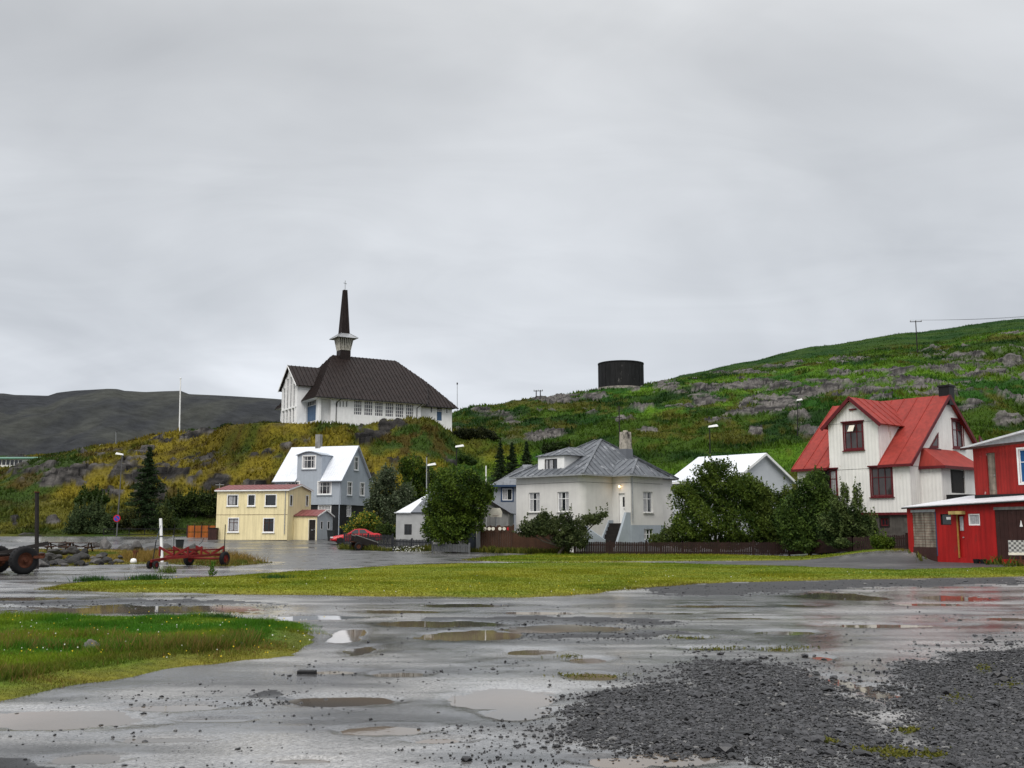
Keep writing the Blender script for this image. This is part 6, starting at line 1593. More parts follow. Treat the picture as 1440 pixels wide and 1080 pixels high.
cross_pole(709, 567.5, 572, 255, 'pole top with crossarm showing over the crest behind the church', aw=1.6, r=.1)
cross_pole(977, 531, 541, 245, 'short thin pole among the crest rocks right of the tank', aw=.5, r=.09)
wp_ = MB(); b, h = q1
p2 = at(1500, 440, 250)
for dx in (-1.2, 0, 1.2):
    a = Vector((b.x + dx, b.y - .12, b.z + h + .1)); c = Vector((p2.x + dx, p2.y, p2.z)); pts = [a.lerp(c, k / 10) - ZU * (math.sin(PI * k / 10) * .5) for k in range(11)]
    wp_.path(pts, [.02] * 11, 4)
pw = wp_.build('power_line', M_black); tag(pw, 'thin overhead wires leading off the tall pole to the right', 'power line')
# post by the rusty wheel, white post and thin rods on the lot
def gpost(name, label, u, v0, v1, r, mat, lean=0, sq=False, cap=None):
    p = on_ground(u, v1); top = at(u + lean, v0, p.y); t = thing(name, label, 'post', p)
    d = top - p
    m = MB()
    if sq: m.bar((0, 0, -.2), (d.x, 0, d.z), r * 2, r * 2)
    else: m.tube((0, 0, -.2), (d.x, 0, d.z), r, r * .95, 10)
    m.build('post', mat, t)
    return t, d
t, d = gpost('wooden_post', 'tall dark weathered wooden post beside the old tyre', 52, 692, 800, .092, M_dark)
MB().tube((d.x, 0, d.z - .02), (d.x, 0, d.z + .02), .125, n=10).build('cap', M_rust, t)
t, d = gpost('white_post', 'white-painted leaning post behind the red trailer hitch', 228.5, 729, 794, .058, M_white, lean=-2.5, sq=True)
MB().box(d.x * .6 - .075, d.x * .6 + .075, -.075, .075, d.z * .6, d.z * .6 + .05).build('strap', M_black, t); MB().box(-.22, .22, -.2, .2, -.1, .12).build('footing', M_conc, t)
t, d = gpost('steel_post', 'thin grey steel post beside the black wheelie bin', 243.5, 753, 784, .035, M_steel); MB().tube((0, 0, d.z * .45), (0, 0, d.z * 1.5), .02).build('rod', M_black, t)
t, d = gpost('flagpole', 'thin white pole beside the basketball hoop', 683.5, 655, 776, .045, M_white); t['category'] = 'pole'
MB().tube((0, 0, 0), (0, 0, 1.6), .06).build('sleeve', M_white, t)
t, d = gpost('rusty_stake', 'short rust-brown stake in the dry grass', 190, 774, 791, .07, M_rust, sq=True); MB().box(-.14, .14, -.05, .05, d.z - .1, d.z).build('cap', M_rust, t)

# ------------------------------------------------------------------ fences
M_fdark = basic('black_brown_picket_wood', (.026, .012, .010), .6, .4, 3, .2, streak=.3)
M_fblk = basic('charcoal_picket_wood', (.020, .022, .026), .65, .4, 3, .2)
M_fgrey = basic('silver_grey_picket_wood', (.10, .104, .108), .75, .3, 3, .2)
M_fbrown = basic('brown_tall_boards', (.060, .028, .015), .6, .3, 2, .2, streak=.3)
def picket(name, label, pts, h, mat, gap=.12, wd=.085, post=2.4, tip=.05, postmat=None):
    """pts: ground points; boards on two rails between posts"""
    c = pts[0]; t = thing(name, label, 'fence', c)
    bo = MB(); ra = MB(); g = random.Random(len(label)); posts = []
    for a, b in zip(pts[:-1], pts[1:]):
        L_ = Vector((b.x - a.x, b.y - a.y)).length; d = Vector((b.x - a.x, b.y - a.y)) / L_; nn_ = Vector((-d.y, d.x)) if False else Vector((d.y, -d.x))
        k = int(L_ / gap)
        for i in range(k):
            f = (i + .5) / k; q = a.lerp(b, f) - c; q.z = gz(q.x + c.x, q.y + c.y) - c.z if False else q.z
            hh = h * g.uniform(.97, 1.03); o_ = Vector((q.x, q.y, q.z)); e = Vector((d.x, d.y, 0)); n = Vector((nn_.x, nn_.y, 0))
            P_ = [(-wd / 2, .04), (wd / 2, .04), (wd / 2, hh - tip), (0, hh), (-wd / 2, hh - tip)]
            bo.prism([o_ + e * x + n * .055 + ZU * z for x, z in P_], n * .02)
        for z in (.22, .75): ra.bar(a - c + ZU * h * z, b - c + ZU * h * z, .045, .08)
        kp = max(1, round(L_ / post))
        for i in range(kp + 1): posts.append(a.lerp(b, i / kp) - c)
    bo.build('pickets', mat, t); ra.build('rails', mat, t)
    for q in posts: MB().box(q.x - .06, q.x + .06, q.y - .06, q.y + .06, q.z - .2, q.z + h + .09).build('post', postmat or mat, t)
    return t
def gpts(L): return [on_ground(*q) for q in L]
picket('picket_fence', 'long low dark brown picket fence in front of the garden trees', gpts([(808, 780.5), (960, 781), (1110, 781), (1200, 776)]) + [at(1276, 773, 62)], .9, M_fdark, post=2.6, wd=.105)
picket('picket_fence', 'charcoal picket fence behind the tipped cart and red car', [at(484, 768.5, 87), at(552, 770, 86)], 1.05, M_fblk, gap=.14, wd=.11)
picket('picket_fence', 'charcoal picket fence with white flowers in front of the grey shed', [at(553, 773, 82), at(606, 775, 80)], .85, M_fblk, gap=.14, wd=.11)
picket('picket_fence', 'silver-grey picket fence below the round tree', [at(608, 776, 74.2), at(660, 777.5, 72.8)], .6, M_fgrey, gap=.13, wd=.1)
t = picket('board_fence', 'tall brown board fence with a row of white discs along its top', [at(676.5, 777.5, 75), at(722, 777.5, 74.2)], 1.9, M_fbrown, gap=.13, wd=.125, post=2.3, tip=.0)
for u in (682, 688, 693.5, 703, 709, 715):
    q = at(u, 743.5, 74.4) - t.location
    MB().lathe([(.001, -.16), (.12, -.16), (.12, -.12), (.001, -.12)], 14, q, 'Y').build('disc', M_sred if u == 715 else M_cream, t)
picket('board_fence', 'lower brown board fence half hidden by the wind-bent bush', [at(722.5, 777.8, 74), at(800, 779, 72)], 1.45, M_fbrown, gap=.12, wd=.118, post=2.6, tip=0)
# low garden wall return beside the garage door
w_ = MB().prism([at(669.5, 777, 76.4), at(669.5, 757, 76.4), at(676, 743, 75), at(676, 778, 75)], (.12, 0, 0)).build('side_wall', M_shed); tag(w_, 'short sloping grey wall joining garage and tall brown fence', 'wall')
# wire fence by the road, orange panel fence, dark box
t = thing('rail_fence', 'thin black rail fence along the far side of the road', 'fence', at(145, 759, 107)); c = t.location; pr = None
fp = [at(u, 759 + (u - 145) * .0, 107) for u in (145, 160, 181, 203, 228, 244, 262, 280)]
for q in fp: q = q - c; MB().tube((q.x, q.y, -.3), (q.x, q.y, 1.15), .05, n=6).build('post', M_black, t)
ra = MB()
for z in (.55, 1.1): ra.bar(fp[0] - c + ZU * z, fp[-1] - c + ZU * z, .05, .07)
ra.build('rails', M_black, t)
M_or = basic('orange_stained_boards', (.33, .095, .018), .6, .25, 2, .15, streak=.3)
t = thing('panel_fence', 'orange-stained panel fence left of the yellow house', 'fence', at(263, 759, 103)); c = t.location
e = at(303, 759, 103) - c
for i in range(4):
    for j in range(2): MB().box(e.x * i / 4 + .05, e.x * (i + 1) / 4 - .05, -.02, .03, .12 + j * .66, .12 + j * .66 + .6).build('panel', M_or, t)
for i in range(5): MB().box(e.x * i / 4 - .05, e.x * i / 4 + .05, -.05, .05, -.2, 1.5).build('post', M_bdoor, t)
b_ = MB().box(-.4, .4, -.35, .35, 0, 1.15).build('body', M_bdoor); b_.name = 'storage_box'
t = thing('storage_box', 'dark brown storage box at the left end of the yellow house', 'box', at(299.5, 760.5, 98.5)); b_.parent = t; b_.name = 'box_body'; MB().box(-.44, .44, -.39, .39, 1.15, 1.22).build('lid', M_black, t)

# ------------------------------------------------------------------ things standing on the lot and in the gardens
M_rubber = basic('black_rubber', (.010, .010, .011), .75, .3, 8, .2)
M_tred = basic('worn_red_trailer_paint', (.15, .010, .009), .6, .3, 3, .15, stain=(.05, .018, .010), stain_amt=.2, stain_sc=6)
def wheel(parent, c, r, wd, rim, name='wheel', ax='X', rimr=.55):
    h = wd / 2
    w_ = MB().lathe([(r * rimr, -h * .8), (r * .82, -h), (r * .95, -h * .8), (r, -h * .45), (r, h * .45), (r * .95, h * .8), (r * .82, h), (r * rimr, h * .8)], 28, c, ax).build(name, M_rubber, parent, True)
    tl = MB()
    for k in range(24):
        a = 2 * PI * k / 24
        f = lambda rr, hh, aa: {'X': (c[0] + hh, c[1] + rr * math.cos(aa), c[2] + rr * math.sin(aa)), 'Y': (c[0] + rr * math.cos(aa), c[1] + hh, c[2] + rr * math.sin(aa))}[ax]
        tl.bar(f(r * 1.0, -h * .6, a), f(r * 1.0, h * .6, a + .12), .03 * r * 2, .02)
    tl.build('tread', M_rubber, w_)
    MB().lathe([(.001, -h * .35), (r * .2, -h * .5), (r * .25, -h * .3), (r * rimr * .8, -h * .35), (r * rimr, -h * .78), (r * rimr, h * .78), (r * rimr * .8, h * .3), (r * .25, h * .3), (r * .2, h * .5), (.001, h * .35)], 24, c, ax).build('rim', rim, w_, True)
    return w_
# old trailer with the big rusty wheel, cut by the left edge of the picture
p = on_ground(32, 808)
t = thing('old_trailer', 'dark rusty farm trailer with a large bare tyre at the left edge', 'trailer', p, R(-38))
wheel(t, (.0, 0, .54), .54, .36, M_rust)
wheel(t, (-2.1, 0, .54), .54, .36, M_rust)
MB().tube((-2.3, 0, .54), (.2, 0, .54), .07).build('axle', M_rust, t)
MB().bar((-.35, -1.4, .55), (-.35, 1.0, .72), .1, .14).bar((-1.75, -1.4, .55), (-1.75, 1.0, .72), .1, .14).bar((-1.8, -1.3, .56), (-.3, -1.3, .56), .1, .12).bar((-1.8, .9, .7), (-.3, .9, .7), .1, .12).build('frame', M_rust, t)
MB().bar((-1.9, -.8, .62), (.28, .75, 1.18), .2, .14).build('loading_beam', M_dark, t)
MB().box(-1.7, -.5, -.7, .7, .72, .78).build('deck', M_dark, t)
MB().bar((.0, .3, .66), (.65, .45, .66), .08, .1).build('side_arm', M_rust, t)
# red boat trailer
p = on_ground(212, 800)
e = on_ground(318, 796)
t = thing('boat_trailer', 'empty red boat trailer with V-shaped hull supports', 'boat trailer', p, math.atan2(e.y - p.y, e.x - p.x) + R(14))
Lb = 4.3
fr = MB(); fr.bar((0, 0, .34), (1.5, 0, .46), .1, .12)
for s in (-1, 1):
    fr.bar((.95, 0, .42), (2.0, s * .72, .5), .08, .1).bar((2.0, s * .72, .5), (Lb + .15, s * .78, .56), .08, .1)
for x in (1.5, 2.0, 2.75, Lb): fr.bar((x, -.75 if x > 1.6 else -.4, .5), (x, .75 if x > 1.6 else .4, .5), .07, .08)
fr.build('frame', M_tred, t)
for x in (1.55, 2.55, Lb):
    for s in (-1, 1):
        bk = MB(); bk.bar((x, s * .76, .5), (x, s * .76, .93), .07, .07); bk.bar((x, s * .8, .91), (x + .05, s * .06, .56), .07, .1); bk.build('hull_support', M_tred, t)
for s in (-1, 1): MB().bar((1.6, s * .52, .76), (Lb + .1, s * .58, .79), .1, .06).build('bunk_rail', M_tred, t)
MB().tube((Lb - .25, -1.0, .35), (Lb - .25, 1.0, .35), .05).build('axle', M_tred, t)
for s in (-1, 1): wheel(t, (Lb - .25, s * 1.0, .34), .34, .2, M_tred, ax='Y')
for s in (-1, 1): wheel(t, (.12, s * .16, .17), .17, .14, M_tred, ax='Y', name='jockey_wheel')
MB().tube((.1, 0, .3), (.28, 0, 1.25), .022).build('winch_post', M_black, t)
MB().tube((.28, 0, 1.25), (.55, 0, 1.9), .012).build('strap', M_bluet, t)
MB().tube((Lb, -.8, .55), (Lb, -.8, 1.95), .022).build('guide_rod', M_black, t)
MB().path([(Lb + .1, .7, 1.0), (Lb + .4, .75, 1.12), (Lb + .55, .78, 1.3)], [.015] * 3).build('cable', M_black, t)
# tipped hand cart
p = at(510, 770, 84); p.z = float(ground_base(p.x, p.y))
t = thing('cart', 'rusty two-wheeled box cart tipped on its drawbar in the weeds', 'cart', p, R(24))
cb = MB(); a_ = R(18); ca, sa = math.cos(a_), math.sin(a_)
def cp(x, y, z): return (x * ca + z * sa, y, .42 - x * sa + z * ca)
def panel(m, P_, d): return m.prism([cp(*q) for q in P_], d)
cb.prism([cp(-.95, -.55, 0), cp(.95, -.55, 0), cp(.95, .55, 0), cp(-.95, .55, 0)], (0, 0, -.05)); cb.build('floor', M_rust, t)
sd_ = MB(); sd_.prism([cp(-.95, -.55, 0), cp(.95, -.55, 0), cp(.95, -.55, .5), cp(-.95, -.55, .5)], (0, -.04, 0)).prism([cp(-.95, .55, 0), cp(.95, .55, 0), cp(.95, .55, .5), cp(-.95, .55, .5)], (0, .04, 0)); sd_.build('side_board', M_dark, t)
MB().prism([cp(.95, -.55, 0), cp(.95, .55, 0), cp(.95, .55, .45), cp(.95, -.55, .45)], (.04, 0, -.02)).build('tail_board', M_dark, t)
rl = MB()
for y in (-.57, .57): rl.bar(cp(-1.0, y, .53), cp(1.0, y, .53), .05, .05)
rl.build('top_rail', M_conc, t)
for s in (-1, 1): wheel(t, (-.55, s * .72, .32), .32, .16, M_rust, ax='Y')
MB().bar(cp(.9, 0, -.05), cp(1.7, 0, -.35), .07, .07).build('drawbar', M_steel, t)
# wheelie bins
M_bin = basic('dark_grey_plastic', (.022, .025, .027), .45, .15, 3, .03)
def bin_(u, v, Y, label, rz):
    p = at(u, v, Y); p.z = float(ground_base(p.x, p.y)); t = thing('wheelie_bin', label, 'wheelie bin', p, R(rz))
    MB().add([(x * s, y * s, z) for z, s in ((.06, .22), (.95, .29)) for x, y in ((-1, -1), (1, -1), (1, 1.2), (-1, 1.2))], [(3, 2, 1, 0), (4, 5, 6, 7), (0, 1, 5, 4), (1, 2, 6, 5), (2, 3, 7, 6), (3, 0, 4, 7)]).build('body', M_bin, t, bevel=.02)
    MB().add([(x * .31, y * .31, z) for z in (.955, 1.0) for x, y in ((-1, -1.05), (1, -1.05), (1, 1.25), (-1, 1.25))] , [(3, 2, 1, 0), (4, 5, 6, 7), (0, 1, 5, 4), (1, 2, 6, 5), (2, 3, 7, 6), (3, 0, 4, 7)]).build('lid', M_bin, t, bevel=.02)
    for s in (-1, 1): MB().lathe([(.001, -.03), (.1, -.03), (.1, .03), (.001, .03)], 14, (s * .2, .24, .1), 'X').build('wheel', M_rubber, t)
bin_(252, 779, 76, 'black wheelie bin standing alone behind the red trailer', 20)
bin_(464.5, 764.5, 97, 'black wheelie bin squeezed between annexe and red car', 0)
# boulders by the road and the tumbled stone bank
M_bould = attr_mat('boulder_stone', .7, 5, .4, .7, 6, .35, bdist=.05)
def boulder(p, sx, sy, sz, seed, label, group, name='boulder', shade=1.0):
    v, f = icos(0, 3)
    gp_ = np.random.default_rng(seed); N_ = gp_.normal(0, 1, (11, 3)); N_ /= np.linalg.norm(N_, axis=1)[:, None]; D_ = gp_.uniform(.58, .95, 11)
    dt = v @ N_.T; r_ = np.where(dt > .05, D_[None] / np.maximum(dt, .05), 9).min(1); q = v * np.minimum(r_, 1.12)[:, None]      # a block split off along flat faces
    n_ = fbm(q[:, 0] * 2.3 + seed * 7.1 + q[:, 2], q[:, 1] * 2.3 + seed * 3.3 - q[:, 2], 4, seed)
    q = q * (.93 + .14 * n_)[:, None]
    g = random.Random(seed); a = g.uniform(0, 6.28)
    x = q[:, 0] * math.cos(a) - q[:, 1] * math.sin(a); y = q[:, 0] * math.sin(a) + q[:, 1] * math.cos(a)
    V = np.column_stack([x * sx, y * sy, q[:, 2] * sz + sz * .45])
    c = np.array((.055, .052, .050))[None] * (.6 + .9 * n_)[:, None] * shade
    li = sstep(.55, .68, fbm(q[:, 0] * 3 + seed, q[:, 1] * 3 + q[:, 2] * 2, 3, seed + 4)); c = c * (1 - li * .6)[:, None] + np.array((.11, .105, .095))[None] * (li * .6 * min(shade, 1))[:, None]
    o = np_mesh(name, V, f, M_bould, c); o.location = p
    return tag(o, label, 'boulder', group)
for i, (u, v, w_, h_, lab) in enumerate([(88, 771, 7, 9, 'dark boulder just behind the right picnic table end'), (136, 770.5, 6, 7, 'small dark boulder between table and the big grey boulder'), (148, 772.5, 10, 13, 'largest rounded grey boulder in the row along the road'), (172.5, 774, 10, 8, 'low reddish boulder right of the largest grey one'), (190, 775.5, 12, 13, 'black pointed boulder behind the rusty stake'), (212, 776.5, 10, 7, 'low boulder among dry grass left of the white post'), (232, 778, 12, 12, 'dark flat-topped boulder behind the white post'), (271, 779, 10, 14, 'dark upright boulder behind the middle of the red trailer')]):
    p = on_ground(u, v); boulder(p, w_ * p.y / FPX, w_ * p.y / FPX * .8, h_ * p.y / FPX * .75, 40 + i, lab, 'boulders along the road edge', shade=1.6 if i == 2 else .8)
g = random.Random(5); k = 0
for row in range(3):
    for i in range(16):
        u = 56 + i * 7.2 + g.uniform(-3, 3) + row * 2; v = 797 - row * 4.5 + (i * -.25) + g.uniform(-1, 1)
        if (row == 2 and (u > 120 or i % 2)) or (row == 1 and i % 5 == 4): continue
        p = on_ground(u, v); p.z += row * .16
        s_ = g.uniform(.12, .36)
        boulder(p, s_ * 1.2, s_ * .9, s_ * .8, 100 + k, 'dark broken stone in the tumbled bank beside the wooden post', 'stones of the tumbled bank', 'bank_stone', shade=g.choice((.2, .25, .35, .5, 1.1))); k += 1
for u, v, s_, lab, sh in ((284, 918, .13, 'round dark stone on the near grass verge edge', .9), (338, 916, .06, 'small grey stone right of the round one on the verge', 2), (128, 922, .14, 'half-buried grey stone in the weeds of the near verge', 1.5)):
    p = on_ground(u, v); p.z += .06; boulder(p, s_, s_ * .9, s_ * .8, int(u), lab, None, 'stone', sh)
p = on_ground(431.5, 949); b_ = MB().box(-.11, .11, -.05, .05, -.02, .055).build('block', M_black, bevel=.01); b_.location = p; tag(b_, 'small black block lying in the wet lot by the verge', 'block')
b_.name = 'wooden_block'
p = on_ground(187.5, 793); b_ = MB().lathe([(.001, 0), (.13, .02), (.17, .12), (.12, .25), (.001, .28)], 14).build('plastic_float', M_white, None, True); b_.location = p; tag(b_, 'white plastic float lying in the grass', 'float')
# picnic tables
M_pic = basic('dark_brown_picnic_wood', (.045, .022, .014), .65, .3, 3, .2)
def picnic(u, v, label, rz, Ln):
    p = on_ground(u, v); t = thing('picnic_table', label, 'picnic table', p, R(rz), 'picnic tables on the grass')
    h = Ln / 2
    tp = MB()
    for y in (-.28, -.09, .1, .29): tp.box(-h, h, y - .085, y + .085, .70, .745)
    tp.build('table_top', M_pic, t)
    for s in (-1, 1):
        MB().box(-h, h, s * .72 - .12, s * .72 + .12, .41, .455).build('bench', M_pic, t)
        MB().bar((s * (h - .35), -.55, 0), (s * (h - .35), -.15, .7), .09, .09).bar((s * (h - .35), .55, 0), (s * (h - .35), .15, .7), .09, .09).bar((s * (h - .35), -.82, .37), (s * (h - .35), .82, .37), .08, .09).build('leg', M_pic, t)
    MB().bar((-h + .4, 0, .62), (0, 0, .42), .06, .06).bar((h - .4, 0, .62), (0, 0, .42), .06, .06).build('brace', M_pic, t)
picnic(82, 776.2, 'left brown picnic table nearest the wooden post', 2, 2.1)
picnic(113, 777.2, 'right brown picnic table next to the boulders', -3, 2.1)
# basketball hoop
p = at(697.5, 772, 75.8); t = thing('basketball_hoop', 'cream fan-shaped basketball backboard on a post behind the tall fence', 'basketball hoop', p, R(-4))
c_ = at(697.5, 721, 75.8) - p
pts = [(-.42, -.32), (.42, -.32), (.46, .05), (.3, .34), (-.3, .34), (-.46, .05)]
MB().prism([(c_.x + x, -.06, c_.z + z) for x, z in pts], (0, .05, 0)).build('backboard', M_cream, t)
MB().tube((c_.x, .06, 0), (c_.x, .06, c_.z + .1), .05).build('pole', M_steel, t)
rg = MB(); 
for k in range(14):
    a, b = 2 * PI * k / 14, 2 * PI * (k + 1) / 14; rg.tube((c_.x + .22 * math.cos(a), -.32 + .22 * math.sin(a), c_.z - .22), (c_.x + .22 * math.cos(b), -.32 + .22 * math.sin(b), c_.z - .22), .012, n=5)
rg.build('rim', M_tred, t)
# sloping parapet left of the concrete steps
pq = [at(822, 739, 72.8), at(850.5, 759, 72.4), at(850.5, 776, 72.4), at(822, 776, 72.8)]
t = MB().prism(pq, (.08, .22, 0)).build('parapet_wall', M_cb); tag(t, 'pale blue-grey sloping parapet left of the dark concrete steps', 'wall')
# ------------------------------------------------------------------ red car
def car(p, rz, label):
    t = thing('parked_car', label, 'car', p, rz)
    M_car = basic('red_car_paint', (.42, .006, .012), .35, .05, 1, 0, coat=.35)
    M_lens = basic('clear_lamp_glass', (.6, .62, .65), .1, .1, 5, 0, coat=.8); M_tail = basic('red_lamp_glass', (.35, .01, .01), .15, .1, 5, 0)
    # stations along x (front at -x): z of sill, belt half width, lower half width, bonnet/belt height
    st = [(-2.2, .34, .50, .60, .56), (-2.1, .26, .68, .76, .66), (-1.7, .22, .76, .84, .76), (-1.0, .20, .78, .86, .87), (-.3, .20, .79, .86, .91), (.6, .20, .79, .86, .94), (1.3, .22, .78, .85, .97), (1.9, .26, .74, .82, .98), (2.15, .32, .68, .76, .93), (2.2, .40, .62, .70, .72)]
    V, F = [], []
    for x, zs, wt, wl, zt in st:
        half = [(wl * .92, zs), (wl, zs + .16), (wl * 1.0, (zs + zt) / 2), (wt * 1.02, zt - .08), (wt * .94, zt), (wt * .5, zt + .025), (0, zt + .03)]
        V += [(x, -y, z) for y, z in half] + [(x, y, z) for y, z in half[-2::-1]]
    n = 13
    for i in range(len(st) - 1):
        for j in range(n - 1): F.append((i * n + j, i * n + j + 1, (i + 1) * n + j + 1, (i + 1) * n + j))
    F.append(tuple(range(n))); F.append(tuple(range((len(st) - 1) * n + n - 1, (len(st) - 1) * n - 1, -1)))
    F += [(i * n, (i + 1) * n, (i + 1) * n + n - 1, i * n + n - 1) for i in range(len(st) - 1)]
    o = MB().add(V, F).build('body', M_car, t, True)
    o.modifiers.new('sub', 'SUBSURF').levels = 1; o.modifiers['sub'].render_levels = 2
    gh = [(-.85, .74, .90), (-.15, .60, 1.33), (.25, .58, 1.38), (.75, .58, 1.36), (1.55, .70, .98)]
    V, F = [], []
    for x, w_, z in gh: V += [(x, -w_, z), (x, w_, z)]
    b0 = [(-.85, .76, .86), (-.15, .77, .88), (.25, .77, .89), (.75, .77, .9), (1.55, .74, .92)]
    for x, w_, z in b0: V += [(x, -w_, z), (x, w_, z)]
    for i in range(4): F += [(2 * i, 2 * i + 1, 2 * i + 3, 2 * i + 2), (2 * i + 10, 2 * i, 2 * i + 2, 2 * i + 12), (2 * i + 1, 2 * i + 11, 2 * i + 13, 2 * i + 3)]
    F += [(10, 11, 1, 0), (8, 9, 19, 18)]
    MB().add(V, F).build('cabin', M_car, t, bevel=.03)
    def q(xs, s): return [(x, s * (w_ + .012), z) for x, w_, z in xs]
    for s in (-1, 1):
        for nm, P_ in (('front_side_window', [(-.62, .755, .95), (.18, .755, .96), (.18, .605, 1.31), (-.12, .62, 1.28)]), ('rear_side_window', [(.26, .755, .96), (.98, .745, .98), (.72, .615, 1.29), (.26, .605, 1.31)])):
            MB().prism(q(P_, s), (0, .01 * s, 0)).build(nm, M_glass, t)
    MB().prism([(-.83, -.66, .94), (-.83, .66, .94), (-.2, .53, 1.31), (-.2, -.53, 1.31)], (-.02, 0, .02)).build('windscreen', M_glass, t)
    MB().prism([(.84, -.52, 1.33), (.84, .52, 1.33), (1.5, .62, 1.01), (1.5, -.62, 1.01)], (.02, 0, .03)).build('rear_window', M_glass, t)
    for s in (-1, 1):
        for x in (-1.35, 1.3): wheel(t, (x, s * .76, .31), .31, .2, M_steel, ax='Y', rimr=.66)
        MB().box(-2.2, -2.0, s * .6 - .14, s * .6 + .14, .55, .67).build('headlight', M_lens, t, bevel=.03)
        MB().box(2.05, 2.2, s * .6 - .14, s * .6 + .14, .72, .86).build('tail_light', M_tail, t, bevel=.03)
        MB().box(-.6, -.42, s * .86 - .08, s * .86 + .08, .92, 1.04).build('mirror', M_car, t, bevel=.03)
        MB().box(-1.7, -1.0, s * .835 - .03, s * .835 + .03, .16, .56).box(.95, 1.65, s * .825 - .03, s * .825 + .03, .16, .56).build('wheel_arch', M_black, t)
    MB().box(2.19, 2.225, -.26, .26, .5, .62).build('number_plate', M_white, t)
    return t
p = at(500, 763.5, 92.5); p.z = float(ground_base(p.x, p.y))
car(p, R(13), 'red saloon car parked beside the grey gabled house')
# ------------------------------------------------------------------ trees, bushes, conifers
M_leaf = attr_mat('leaves', .6, 3, 0, 0, trans=.42, spec=.16)
M_needle = attr_mat('needles', .7, 3, 0, 0, trans=.15, spec=.1)
M_bark = basic('bark', (.06, .05, .042), .9, .4, 6, .5, streak=.3)
def leaf_cloud(P, s, col, seed, up=.25, aspect=.55):
    g = np.random.default_rng(seed); n = len(P)
    d = g.normal(0, 1, (n, 3)); d[:, 2] += up; d /= np.linalg.norm(d, axis=1)[:, None]
    e = np.cross(d, g.normal(0, 1, (n, 3))); e /= np.linalg.norm(e, axis=1)[:, None] + 1e-9
    L = s[:, None]
    V = np.stack([P - d * L * .5, P + e * L * aspect * .5, P + d * L * .5, P - e * L * aspect * .5], 1)
    return V.reshape(-1, 3), np.arange(4 * n).reshape(n, 4), np.repeat(col, 4, 0)
def blob_points(blobs, n, seed, hollow=.42, rough=.52):
    """leaves crowd towards the outside of several overlapping, uneven lobes with gaps between the clumps"""
    g = np.random.default_rng(seed); vol = np.array([b[3] * b[4] * b[5] for b in blobs]) ** .8
    k = g.choice(len(blobs), int(n * 2.6), p=vol / vol.sum())
    B_ = np.array(blobs)[k]
    d = g.normal(0, 1, (len(k), 3)); d /= np.linalg.norm(d, axis=1)[:, None]
    r = (hollow + (1 - hollow) * g.random(len(k)) ** .7)
    lump = fbm(d[:, 0] * 2.3 + k * 5.1 + d[:, 2] * 1.7, d[:, 1] * 2.3 - d[:, 2] * 1.3 + seed, 3, seed)
    r = r * (1 - rough + 2 * rough * lump)
    P = B_[:, :3] + d * r[:, None] * B_[:, 3:6]
    cl = fbm(P[:, 0] * 1.9 + P[:, 2] * 1.1 + seed, P[:, 1] * 1.9 - P[:, 2] * 1.5, 3, seed + 5)
    keep = cl + g.random(len(k)) * .35 > .50
    P, cl = P[keep][:n], cl[keep][:n]
    return P, cl
